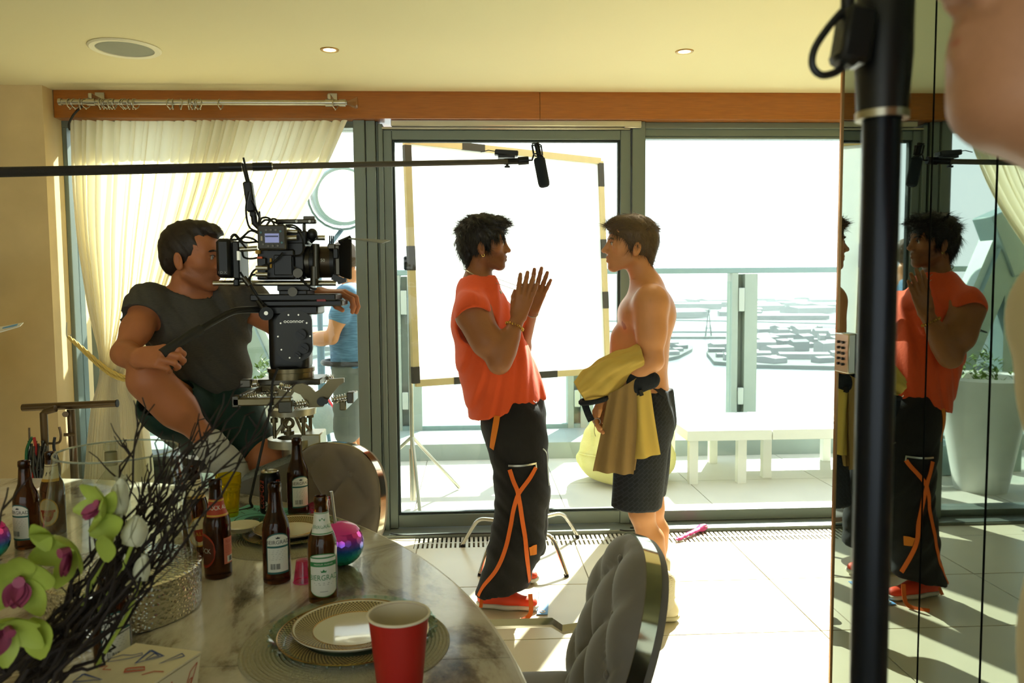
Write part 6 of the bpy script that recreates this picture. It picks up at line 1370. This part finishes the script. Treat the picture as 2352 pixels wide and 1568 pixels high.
    strap('pocket_flap', tr_, [(1143, 955), (1138, 985), (1133, 1015), (1131, 1030)], [.03+.0*i for i in range(25)], M('orange_panel', 'DC7A1A', .75), tr_)
    strap('knee_panel', tr_, [(1216, 1265), (1224, 1263), (1231, 1261)], .042, M('orange_panel'), tr_)
    strap('zip', tr_, [(1168, 1069), (1200, 1069), (1231, 1063)], .008, m_steel, tr_); strap('zip_pull', tr_, [(1230, 1064), (1231, 1075)], .006, m_steel, tr_)
    strap('pocket_seam', tr_, [(1245, 1030), (1254, 1042), (1256, 1080), (1259, 1115)], .006, m_steel, tr_)
    q, nq = drape(tr_, [(1226, 922)], .006)
    if q: obj('belt_ring', MB().torus(q[0], .011, .002, frame_to(nq[0]), 18, 6), m_chrome, tr_)
    m_so, m_sw = M('orange_trainer', 'D9431C', .6, var=.08), M('white_sole', 'C9C4B4', .6)
    s1 = shoe(p, AZ(1094, 1398, 0)+Vector((0, .03, 0)), AZ(1240, 1408, 0)+Vector((0, .03, 0)), m_so, m_sw); shoe(p, Vector((.04, 3.90, 0)), Vector((.315, 3.87, 0)), m_so, m_sw)
    e0, e1 = AZ(1216, 1398, .06), AZ(1200, 1424, .006)
    obj('strap_end', MB().ribbon(spline([AZ(1217, 1360, .10)+Vector((0, -.02, 0)), AZ(1218, 1395, .03)+Vector((0, -.04, 0)), AZ(1208, 1420, .005), AZ(1180, 1430, .005)], 5), .02, Vector((0, -.8, .6)), .002), m_str, p)
    obj('strap_end', MB().ribbon(spline([AZ(1106, 1372, .05)+Vector((0, -.02, 0)), AZ(1104, 1395, .02)], 4), .016, Vector((0, -1, .2)), .002), m_str, p)
    m_go = M('gold_chain', 'C9A24A', .25, .9)
    ax = (Vector(J['wrR'])-Vector(J['elR'])); c = Vector(J['elR']).lerp(J['wrR'], .80); Rf = frame_to(ax)
    for k in range(22):
        a = k*2*PI/22; obj('bracelet_link', MB().torus(c+Rf @ Vector((.0375*math.cos(a), .0375*math.sin(a), 0)), .0052, .0016, Rf @ Rz(a) @ Rx(PI/2+.4*(k % 2)), 8, 5), m_go, p)
    c = Vector(J['wrL'])-Vector((0, 0, .012)); obj('wrist_cord', MB().torus(c, .030, .003, frame_to(Vector(J['wrL'])-Vector(J['elL'])), 20, 6), m_steel, p)
    nk = [A(1096, 640, Y)+Vector((.072*math.cos(a)+.012, .075*math.sin(a), .0-.045*math.cos(a))) for a in np.linspace(0, 2*PI, 29)[:-1]]
    obj('necklace', MB().tube(nk, .0024, 6, closed=True), m_steel, p); pd = A(1146, 668, 3.60)
    obj('pendant', MB().tube([A(1130, 655, 3.58), A(1142, 664, 3.57), A(1150, 670, 3.57)], .004, 6).ball(A(1150, 672, 3.57), .006, 8, 6), m_steel, p)
    obj('earring', MB().torus(Vector(O)+Vector((-.004, -.081*s, -.050)), .006, .0012, I3 @ Rx(PI/2), 14, 5), m_go, p)
    for u0, v0, u1, v1 in ((1135, 637, 1190, 657), (1134, 648, 1192, 668)): obj('cord', MB().tube([A(u0, v0, 3.56), A(u1, v1, 3.46)], .0011, 5), m_steel, p)
    obj('finger_ring', MB().torus(A(1226, 641, 3.56), .009, .0014, frame_to((.3, 0, 1)), 14, 5), m_go, p)
man_orange()
# ------------------------------------------------------------------ shirtless man
def man_bare():
    Y = 3.42; O = A(1449, 563, Y); R = Rz(PI) @ Ry(-.03); s = .985
    J = dict(neck=A(1487, 662, Y), headb=A(1466, 606, Y), chest=A(1485, 722, Y), rib=A(1473, 800, Y), pelvis=A(1476, 905, Y),
             shL=A(1497, 692, 3.24), elL=A(1500, 828, 3.21), wrL=A(1392, 905, 3.24), shR=A(1478, 688, 3.60), elR=A(1470, 830, 3.66), wrR=A(1412, 902, 3.48),
             hipL=A(1476, 935, 3.34), hipR=A(1482, 935, 3.52), knL=A(1474, 1175, 3.33), knR=A(1497, 1165, 3.54), anL=Vector((.825, 3.375, .10)), anR=Vector((.86, 3.60, .10)))
    J['fwd'] = np.array([-1, 0, 0])
    g = Sdf(); body_ops(g, J, (0, 1, 0), .97, q=1.45)
    g.el(A(1452, 722, 3.34), (.050, .085, .060), None, .05); g.el(A(1450, 722, 3.50), (.050, .085, .060), None, .05)
    g.el(A(1518, 722, 3.34), (.050, .07, .085), None, .05); g.el(A(1514, 722, 3.50), (.050, .07, .085), None, .05); g.rc(A(1428, 775, Y), A(1426, 870, Y), .045, .05, .05)
    g.rc(A(1493, 700, 3.225), A(1492, 770, 3.215), .060, .050, .04)
    fb_ = head_ops(g, O, R, s, 1.03)
    h1 = hand_ops(g, J['wrL'], (-.42, -.10, -.9), (.5, .3, -.4), (-.6, -.6, -.2), curl=(.5, .5, .3), s=.98); h2 = hand_ops(g, J['wrR'], (-.6, 0, -.7), (.5, 0, -.4), (-.3, .8, 0), curl=(.5, .5, .3), s=.98)
    np_ = A(1430, 748, 3.32)
    def ext(P, c):
        d = np.linalg.norm(P-vec(np_), axis=1); k = d < .019; c[k] = c[k]*.0+np.array([.60, .42, .40])
    p = thing('person', 'shirtless man in dark shorts with a yellow jacket over his arm', 'person', (.75, 3.42, 0))
    sk = skin_mat('skin_fair', 'C78A5C')
    solid('body', g, .0075, sk, p, (fb_, h1), 1, skin_color(O, R, s, .12, ext))
    hm = M('brown_hair', '54402A', .5, var=.35, vs=60)
    face_parts(p, O, R, s, hm, '4A5A5A')
    hair(p, O, R, s, SKULL(.012)+[((.040, 0, .098), (.062, .062, .030), .02, 'u'), ((.088, 0, .082), (.026, .045, .020), .015, 'u'), ((-.075, 0, .01), (.044, .062, .075), .02, 'u'), ((-.078, 0, -.055), (.026, .045, .045), .02, 'u')]+
         [((.112, 0, -.045), (.062, .10, .090), .010, 's'), ((.062, 0, -.130), (.100, .12, .095), .02, 's')]+[((.0, .095, -.030), (.026, .03, .038), .008, 's'), ((.0, -.095, -.030), (.026, .03, .038), .008, 's'), ((.062, 0, -.020), (.042, .12, .056), .012, 's')],
         hm, 6500, .042, lambda q: (1.2 if q[2] > .055 and q[0] > -.04 else q[0]*4, q[1]*7, .2 if q[2] > .055 else -1), 31, .006, 170, .30, .16)
    # shorts
    n = (0, 1, 0); t = Sdf(); t.rc(A(1478, 905, Y), A(1480, 965, Y), .124, .132, .05, n=n, q=1.3)
    t.rc(A(1478, 965, 3.335), A(1462, 1165, 3.315), .118, .106, .04).rc(A(1486, 965, 3.51), A(1475, 1150, 3.53), .118, .104, .03)
    t.half(A(1460, 1165, 3.3), (-.03, 0, -1), .004).half(A(1490, 884, Y), (.12, 0, 1), .004).disp(wrinkle(.006, 40, (1, .5, .3), 12))
    m_sh = M('dark_patterned_shorts', '16181F', .8, bump=.1, bs=80); nn, l = m_sh.node_tree.nodes, m_sh.node_tree.links
    tc = nn.new('ShaderNodeTexCoord'); mp = nn.new('ShaderNodeMapping'); mp.inputs['Rotation'].default_value = (0, .78, 0); l.new(tc.outputs['Object'], mp.inputs[0])
    bk = nn.new('ShaderNodeTexBrick'); bk.inputs['Scale'].default_value = 18; bk.inputs['Mortar Size'].default_value = .035; bk.offset = .5
    sp3 = nn.new('ShaderNodeSeparateXYZ'); cb3 = nn.new('ShaderNodeCombineXYZ'); l.new(mp.outputs[0], sp3.inputs[0]); l.new(sp3.outputs[0], cb3.inputs[0]); l.new(sp3.outputs[2], cb3.inputs[1]); l.new(cb3.outputs[0], bk.inputs['Vector'])
    bk.inputs[1].default_value = (*hexc('14161C'), 1); bk.inputs[2].default_value = (*hexc('1C1F27'), 1); bk.inputs[3].default_value = (*hexc('242832'), 1); l.new(bk.outputs[0], nn['Principled BSDF'].inputs['Base Color'])
    so_ = solid('shorts', t, .0075, m_sh, p); strap('waistband', so_, [(1500, 893), (1512, 896), (1524, 905)], .03, M('waistband', '1E2027', .8), so_)
    # socks and shoes
    m_sock, m_wh = M('ribbed_sock', 'C9BFA4', .85, bump=.5, bs=200), M('cream_trainer', 'CFC3A2', .6, var=.06)
    for an, hl in ((J['anL'], Vector((.895, 3.385, 0))), (J['anR'], Vector((.93, 3.60, 0)))):
        an = Vector(an); solid('sock', Sdf().rc(an+Vector((.006, 0, .085)), an+Vector((.004, 0, -.02)), .043, .042, .02), .006, m_sock, p); shoe(p, hl, hl+Vector((-.275, -.015, 0)), m_wh, M('cream_sole', 'BDB492', .5))
    # draped jacket
    jk = thing('jacket', 'yellow and tan jacket draped over the forearm of the shirtless man', 'jacket', A(1420, 900, 3.24))
    m_ye, m_tan, m_nv = M('yellow_cotton', 'DDBE62', .85, var=.06, bump=.15, bs=70, trl=.2), M('tan_cotton', '8C7044', .85, var=.07, bump=.15, bs=70), M('navy_rib', '161B24', .9, bump=.3, bs=200)
    TP = spline([Vector((u, v, 0)) for u, v in [(1466, 792), (1430, 806), (1385, 822), (1345, 848), (1320, 880)]], 10); BT = spline([Vector((u, v, 0)) for u, v in [(1478, 850), (1448, 868), (1418, 895), (1392, 916), (1344, 920)]], 10); rows = []
    for i, (a, b) in enumerate(zip(TP, BT)):
        f = i/(len(TP)-1); Yc = 3.235-.025*f; ta, tb = A(a.x, a.y, Yc), A(b.x, b.y, Yc); c = (ta+tb)/2; h = (ta-tb)/2; row = []
        for k in range(49):
            ph = 2*PI*k/48; rip = 1+.05*math.sin(9*ph+3*f+2*math.sin(4*f))+.07*math.sin(4*ph+8*f)+.035*math.sin(17*ph-5*f)+.03*math.sin(26*f+3*ph)
            row.append(c+h*math.cos(ph)*rip+Vector((0, -(.062-.010*f)*math.sin(ph)*rip, 0)))
        rows.append(row)
    sl = obj('sleeve', MB().grid(rows), m_ye, jk, sharp=0)
    obj('cuff', MB().tube([A(1364, 918, 3.205)+Matrix.Rotation(-.2, 3, 'Y') @ Vector((.054*math.cos(a), .050*math.sin(a), 0)) for a in np.linspace(0, 2*PI, 29)[:-1]], .011, 8, closed=True), m_nv, jk)
    def panel(nm, L, Rr, Yb, mat, folds, amp, ph=0, bot=None):
        Ls_, Rs_ = spline([A(u, v, Yb) for u, v in L], 8), spline([A(u, v, Yb) for u, v in Rr], 8); rows = []
        for i, (a, b) in enumerate(zip(Ls_, Rs_)):
            f = i/(len(Ls_)-1); rows.append([a.lerp(b, j/40)+Vector((0, amp*(.25+.75*f)*math.sin(folds*2*PI*j/40+ph+.6*math.sin(3*f))-.012*math.sin(PI*j/40), 0)) for j in range(41)])
        mb = MB().grid(rows); mb.grid([[p_+Vector((0, .006, 0)) for p_ in r] for r in rows]); return obj(nm, mb, mat, jk, sharp=0)
    panel('yellow_body', [(1450, 875), (1455, 960), (1455, 1056)], [(1492, 880), (1503, 960), (1516, 1042)], 3.195, m_ye, 1.6, .010, 1)
    panel('tan_lining', [(1398, 905), (1380, 1000), (1362, 1082)], [(1462, 868), (1463, 980), (1456, 1090)], 3.175, m_tan, 2.4, .013); panel('tan_lining', [(1405, 905), (1420, 1000), (1425, 1083)], [(1470, 890), (1472, 980), (1458, 1078)], 3.215, m_tan, 1.5, .01, 2)
    panel('yellow_body', [(1400, 860), (1420, 960), (1430, 1040)], [(1470, 850), (1490, 950), (1500, 1030)], 3.27, m_ye, 1.6, .01, 1)
    t = Sdf().rc(A(1458, 872, 3.205), A(1498, 872, 3.195), .040, .034, .03, n=(0, 1, 0), q=.6).rc(A(1466, 885, 3.20), A(1462, 895, 3.19), .036, .022, .03, n=(0, 1, 0), q=.6).disp(wrinkle(.004, 70, (1, 0, .5), 2)); solid('rib_hem', t, .006, m_nv, jk)
    obj('toggle', MB().tube([A(1470, 895, 3.17), A(1474, 908, 3.17)], .009, 8), m_black, jk); obj('dark_strap', MB().ribbon(spline([A(1342, 925, 3.19), A(1350, 948, 3.18), A(1358, 966, 3.18)], 5), .028, Vector((0, -1, 0)), .006), m_nv, jk)
    obj('keyring', MB().torus(A(1371, 968, 3.17), .014, .0012, Rx(PI/2), 18, 5).tube(spline([A(1366, 970, 3.17), A(1365, 990, 3.17), A(1368, 1002, 3.17)], 4), .001, 4), m_steel, jk)
man_bare()
# ------------------------------------------------------------------ camera operator
def operator():
    O = A(440, 590, 2.93); R = Rz(-.10) @ Ry(.06); s = 1.0
    J = dict(neck=A(441, 692, 2.98), headb=A(432, 640, 2.95), chest=A(452, 752, 3.0), rib=A(472, 845, 3.0), pelvis=A(482, 945, 3.02),
             shR=A(343, 702, 2.90), elR=A(284, 812, 2.72), wrR=A(318, 822, 2.60), shL=A(572, 694, 3.08), elL=A(640, 752, 3.06), wrL=A(735, 676, 2.98),
             hipR=A(455, 968, 2.98), hipL=A(522, 968, 3.0), knR=A(342, 872, 2.66), knL=A(608, 1052, 2.93), anR=A(498, 1032, 2.76), anL=A(640, 1330, 2.97))
    J['fwd'] = np.array([.3, -.9, .3]); lat = vec(J['shL'])-vec(J['shR']); lat /= np.linalg.norm(lat)
    g = Sdf(); body_ops(g, J, lat, 1.0, q=1.2, arm=.88)
    g.rc(J['knL'], vec(J['knL'])-[0, 0, .05], .076, .068, .03); g.rc(J['knR'], vec(J['knR'])*.6+vec(J['anR'])*.4, .064, .066, .03)
    fb_ = head_ops(g, O, R, s)
    bar = vec(A(372, 812, 2.56)-A(430, 775, 2.62)); bar /= np.linalg.norm(bar)
    h1 = hand_ops(g, J['wrR'], (.86, -.35, .08), (.25, .55, -.8), (.5, .3, .75), curls=[(.55, 1.1, .7), (.6, 1.15, .7), (.65, 1.2, .7), (.75, 1.2, .7)], spread=.05, s=1.05, tcurl=.5, thumb_out=.3)
    h2 = hand_ops(g, J['wrL'], (.92, -.15, .05), (.15, -.2, -1), (.2, -1, -.1), curls=[(.5, .9, .5), (.5, .95, .5), (.5, 1.0, .5), (.55, 1.0, .5)], spread=.06, s=1.05, tcurl=.6, thumb_out=.5)
    g.rc(J['anR'], A(548, 1092, 2.83), .042, .034, .02)
    p = thing('person', 'camera operator in a grey t-shirt and green shorts seated behind the film camera', 'person', A(487, 1000, 3.0))
    sk = skin_mat('skin_ruddy', 'B57048')
    solid('body', g, .0075, sk, p, (fb_, h1, h2), 1, skin_color(O, R, s, .45))
    hm = M('dark_brown_hair', '2C2015', .55, var=.3, vs=60); face_parts(p, O, R, s, hm, '3A3A34')
    hair(p, O, R, s, SKULL(.006)+[((.035, 0, .102), (.066, .058, .028), .02, 'u'), ((.085, 0, .088), (.026, .045, .014), .012, 'u'), ((-.07, 0, .0), (.040, .062, .07), .02, 'u')]+[((.112, 0, -.040), (.062, .10, .092), .010, 's'), ((.050, 0, -.130), (.11, .12, .092), .02, 's')]+[((.0, .095, -.030), (.026, .03, .038), .008, 's'), ((.0, -.095, -.030), (.026, .03, .038), .008, 's'), ((.064, 0, -.02), (.038, .12, .062), .012, 's')],
         hm, 6000, .018, lambda q: (.9 if q[2] > .07 else q[0]*3, q[1]*4, .7 if q[2] > .07 else -1), 41, .003, 170, .16, .45, .0010)
    t = Sdf(); t.rc(J['chest'], J['rib'], .136, .116, .05, n=lat, q=1.32).rc(J['rib'], A(478, 925, 3.02), .112, .116, .06, n=lat, q=1.18)
    for S_ in 'RL': t.rc(vec(J['neck'])-[0, 0, .01], J['sh'+S_], .067, .072, .05); t.rc(J['sh'+S_], vec(J['sh'+S_])*.55+vec(J['el'+S_])*.45, .072, .068, .03)
    t.half(A(495, 945, 3.0), (.05, 0, -1))
    t.disp(wrinkle(.011, 55, (.8, .2, .45), 14)).disp(wrinkle(.006, 120, (.75, 0, .5), 15)).disp(lambda X, Y, Z: (-.004+0*X).astype(np.float32))
    t.rc(vec(J['neck'])+[.012, -.012, .004], vec(J['headb'])+[.0, 0, .03], .070, .08, .008, op='s')
    for S_ in 'RL': c = vec(J['sh'+S_])*.50+vec(J['el'+S_])*.50; d = vec(J['el'+S_])-vec(J['sh'+S_]); d /= np.linalg.norm(d); t.rc(c+d*.012, c+d*.13, .092, .092, .003, op='s') if S_ == 'R' else t.rc(c+d*.03, c+d*.15, .085, .085, .003, op='s')
    m_ts = M('grey_heather', '4A463E', .9, var=.32, vs=220, stretch=(.4, .4, 2), bump=.1, bs=200); solid('t_shirt', t, .0075, m_ts, p)
    t = Sdf(); t.rc(A(487, 935, 3.02), J['pelvis'], .135, .14, .05, n=lat, q=1.35)
    hR, kR, hL, kL = vec(J['hipR']), vec(J['knR']), vec(J['hipL']), vec(J['knL'])
    t.rc(hR, hR*.40+kR*.60-[0, 0, .03], .118, .108, .05).rc(hL, hL*.50+kL*.50, .120, .106, .05).disp(wrinkle(.007, 45, (.6, .3, .8), 19)); t.rc(hR*.40+kR*.60, kR, .085, .10, .005, op='s')
    solid('shorts', t, .0075, M('green_shorts', '123026', .8, var=.12, bump=.1, bs=80), p)
    t = Sdf().rc(vec(J['anR'])*1.0+[-.02, -.01, .02], A(528, 1072, 2.80), .056, .050, .03).rc(A(522, 1062, 2.80), A(552, 1092, 2.83), .047, .036, .03).disp(wrinkle(.0018, 160, (.5, .2, -.8), 3)); solid('sock', t, .005, M('white_sock', 'C9C6B8', .9, bump=.4, bs=160), p)
    solid('sock', Sdf().rc(vec(J['anL'])+[0, 0, .06], vec(J['anL'])-[0, 0, .05], .046, .046, .02).rc(vec(J['anL'])-[0, 0, .05], vec(J['anL'])+[.10, -.08, -.08], .044, .036, .03), .007, M('white_sock'), p)
    se = thing('dolly_seat', 'black padded dolly seat under the camera operator', 'seat', A(487, 1030, 3.02)); c = A(487, 1020, 3.03)
    obj('pad', MB().lathe([(0, 0), (.14, 0), (.16, .02), (.15, .05), (0, .055)], (c.x, 3.17, c.z-.11), 28), m_black, se); obj('post', MB().cyl((c.x, 3.17, .1), (c.x, 3.17, c.z-.10), .03), m_blackm, se); obj('foot', MB().lathe([(0, 0), (.22, 0), (.2, .03), (.05, .11), (0, .11)], (c.x, 3.17, 0), 24), m_blackm, se)
operator()
# ------------------------------------------------------------------ standing crew, built from one figure
def stander(label, x, y, ang, h, hands, shirt, legs_m, hair_m, skin, hair_pr=None, head_yaw=0, sleeve=.5, leg_len=.5, headO=None, cap=None, fine_head=.004, head_pitch=0, shoes=True, stub=.3, zoff=0, lean=0):
    k = h/1.78; Rb = Rz(ang); B = Vector((x, y, zoff)); T = lambda a, b, c: B+Rb @ (Vector((a, b, c))*k)
    O = T(.03+lean, 0, 1.655); R = Rb @ Rz(head_yaw) @ Ry(head_pitch); s = k*1.0
    J = dict(neck=T(-.02+lean*.25, 0, 1.46), headb=T(-.005+lean*.8, 0, 1.57), chest=T(-.01, 0, 1.32), rib=T(.0, 0, 1.15), pelvis=T(0, 0, .95), hipL=T(0, .09, .90), hipR=T(0, -.09, .90), knL=T(.02, .10, .49), knR=T(.02, -.10, .49), anL=T(-.03, .10, .09), anR=T(-.03, -.10, .09), shL=T(-.01, .19, 1.42), shR=T(-.01, -.19, 1.42))
    J['fwd'] = np.array(Rb @ Vector((1, 0, 0)))
    for S_, sg in (('L', 1), ('R', -1)):
        w = T(*hands[S_]) if hands.get(S_) is not None else T(.06, sg*.26, .86); sh = J['sh'+S_]; d = w-sh; L1, L2 = .29*k, .26*k; D = min(d.length, (L1+L2)*.985); dn = d.normalized(); w = sh+dn*D
        a = (L1*L1-L2*L2+D*D)/(2*D); hh = math.sqrt(max(0, L1*L1-a*a)); pole = Rb @ Vector((-.5, sg*.5, -1)); pole = (pole-dn*pole.dot(dn)).normalized(); J['el'+S_] = sh+dn*a+pole*hh; J['wr'+S_] = w
    lat = Rb @ Vector((0, 1, 0)); g = Sdf(); body_ops(g, J, lat, k); fb_ = head_ops(g, O, R, s); fb_ = (fb_[0], fb_[1], fine_head); fine = [fb_]
    if lean: g.rc(vec(O)+np.array(R)@[.035, 0, -.080], J['neck'], .050*k, .070*k, .04)
    for S_ in 'LR':
        d = (J['wr'+S_]-J['el'+S_]).normalized(); hb_ = hand_ops(g, J['wr'+S_], d, -lat if S_ == 'L' else lat, Rb @ Vector((.3, 0, 1)), curl=(.4, .5, .3), s=k); fine.append((hb_[0], hb_[1], .0035))
    p = thing('person', label, 'person', B); solid('body', g, .010, skin, p, fine, 1, skin_color(O, R, s, stub)); face_parts(p, O, R, s, hair_m)
    if cap: solid('cap', hair_ops(O, R, s, SKULL(.012)+[((.0, 0, -.07), (.2, .2, .10), .01, 's')]).rc(vec(O)+np.array(R)@[.07, 0, .055], vec(O)+np.array(R)@[.15, 0, .045], .055, .04, .01, n=np.array(R)@[0, 0, 1], q=.12), .006, cap, p)
    else: hair(p, O, R, s, SKULL(.012)+FACE_CUT+EARCUT, hair_m, 1500, .03, back_comb, 51)
    t = Sdf(); t.rc(J['chest'], J['rib'], .132*k, .130*k, .05, n=lat, q=1.4).rc(J['rib'], J['pelvis'], .130*k, .138*k, .05, n=lat, q=1.35)
    for S_ in 'RL': t.rc(J['neck'], J['sh'+S_], .060*k, .072*k, .05); t.rc(J['sh'+S_], J['sh'+S_].lerp(J['el'+S_], sleeve), .073*k, .066*k, .03)
    t.rc(J['neck']+Vector((0, 0, .0)), J['headb'], .068*k, .08*k, .01, op='s').half(J['pelvis']-Vector((0, 0, .03)), (0, 0, -1)).disp(wrinkle(.006, 40, (.7, .4, -.5), 6)); solid('shirt', t, .009, shirt, p)
    t = Sdf(); t.rc(J['pelvis'], J['pelvis']-Vector((0, 0, .06)), .13*k, .13*k, .05, n=lat, q=1.3)
    for S_ in 'RL':
        kn = J['kn'+S_]; an = J['an'+S_]
        if leg_len > .6: t.rc(J['hip'+S_], kn, .105*k, .082*k, .03).rc(kn, an, .08*k, .07*k, .03)
        else: t.rc(J['hip'+S_], J['hip'+S_].lerp(kn, .95), .108*k, .092*k, .03)
    t.disp(wrinkle(.005, 45, (.3, .3, 1), 16)); solid('trousers', t, .010, legs_m, p)
    for S_ in 'RL':
        hl = Vector(J['an'+S_]); hl.z = zoff; fw = Rb @ Vector((1, 0, 0)); shoe(p, hl-fw*.05, hl+fw*.215, M('dark_shoe', '1F1E1C', .6), M('grey_sole', '6A6860', .7))
    return p, J, O
m_str = M('blue_streaked_jersey', '5E84A6', .85, var=.75, vs=16, stretch=(1, 1, 9)); b = A(800, 900, 5.45)
cp_, J_, O_ = stander('crew member in a blue streaked t-shirt standing on the terrace', A(803, 700, 5.45).x, 5.45, PI, 1.78, dict(L=(.33, .16, 1.12), R=(.30, -.14, 1.14)), m_str, M('grey_brown_shorts', '6A6F6A', .8, var=.2), M('brown_hair', '54402A'), skin_mat('skin_fair', 'C78A5C'))
ph = thing('phone', 'phone held by the crew member outside', 'phone', J_['wrL']); obj('case', MB().cbox(J_['wrL']+Vector((-.11, .02, .03)), (.08, .15, .009), Rz(.3) @ Ry(-.4), bev=.003), m_black, ph); obj('screen', MB().cbox(J_['wrL']+Vector((-.11, .02, .0355)), (.07, .135, .001), Rz(.3) @ Ry(-.4)), M('phone_glass', '2A3036', .1), ph)
tbg = thing('tool_pouch', 'black tool pouch on the belt of the crew member outside', 'pouch', J_['hipR']); px_ = J_['pelvis']
obj('pouch', MB().cbox(px_+Vector((.20, -.05, -.06)), (.07, .16, .20), Ry(.15), bev=.02), m_black, tbg); obj('pouch_flap', MB().cbox(px_+Vector((.21, -.05, .035)), (.085, .17, .04), Ry(.15), bev=.012), m_black, tbg); obj('red_tool', MB().tube([px_+Vector((.22, -.08, .03)), px_+Vector((.235, -.08, .12))], .012, 8), M('red_webbing'), tbg); obj('belt', MB().torus(px_+Vector((0, 0, .02)), .185, .018, n=36, k=6), m_black, tbg)
# near person at the right edge, facing left
nz = A(2183, 38, .52); fo = nz+Vector((.119, 0, .036)); kk = (fo.z)/1.655
stander('man in a cream shirt and dark cap close to the camera at the right edge', fo.x+.03*kk+.115, fo.y, PI, 1.78*kk, dict(L=(-.10, .22, .88), R=(-.08, -.24, .88)), M('cream_shirt', 'C9B98E', .85, var=.05), M('dark_trousers', '22221F', .85), M('black_hair', '1B1611'), skin_mat('skin_pale', 'C08A68'), cap=M('black_cap', '101010', .85), leg_len=1, head_pitch=-.10, fine_head=.0035, lean=.115/kk)
# crew member at the left edge reading a sheet
nz = A(3, 672, 3.95); fo = nz+Vector((-.119, 0, .034)); kk = fo.z/1.655
cp2, J2, O2 = stander('crew member at the left edge holding script pages', fo.x-.03*kk-.12, fo.y, -.05, 1.78*kk, dict(L=(.06, .2, 1.20), R=(.04, -.16, 1.22)), M('dark_green_shirt', '2E3A30', .85), M('dark_trousers'), M('brown_hair'), skin_mat('skin_fair', ''), leg_len=1, fine_head=.005, lean=.12/kk)
pg = thing('script_pages', 'white script sheet held out at the left edge', 'paper', J2['wrR']); w0 = A(52, 741, 3.72); w1 = A(0, 772, 3.72)
obj('sheet', MB().add([A(54, 740, 3.72), A(46, 748, 3.60), A(-110, 795, 3.60), A(-110, 770, 3.78), A(54, 742, 3.72), A(46, 750, 3.60), A(-110, 797, 3.60), A(-110, 772, 3.78)], [(0, 1, 2, 3), (7, 6, 5, 4), (0, 4, 5, 1), (1, 5, 6, 2), (2, 6, 7, 3), (3, 7, 4, 0)]), m_white, pg); obj('blue_mark', MB().ribbon([A(40, 746, 3.66), A(5, 755, 3.66)], .02, Vector((0, -.5, .8)), .001), M('blue_paper'), pg)
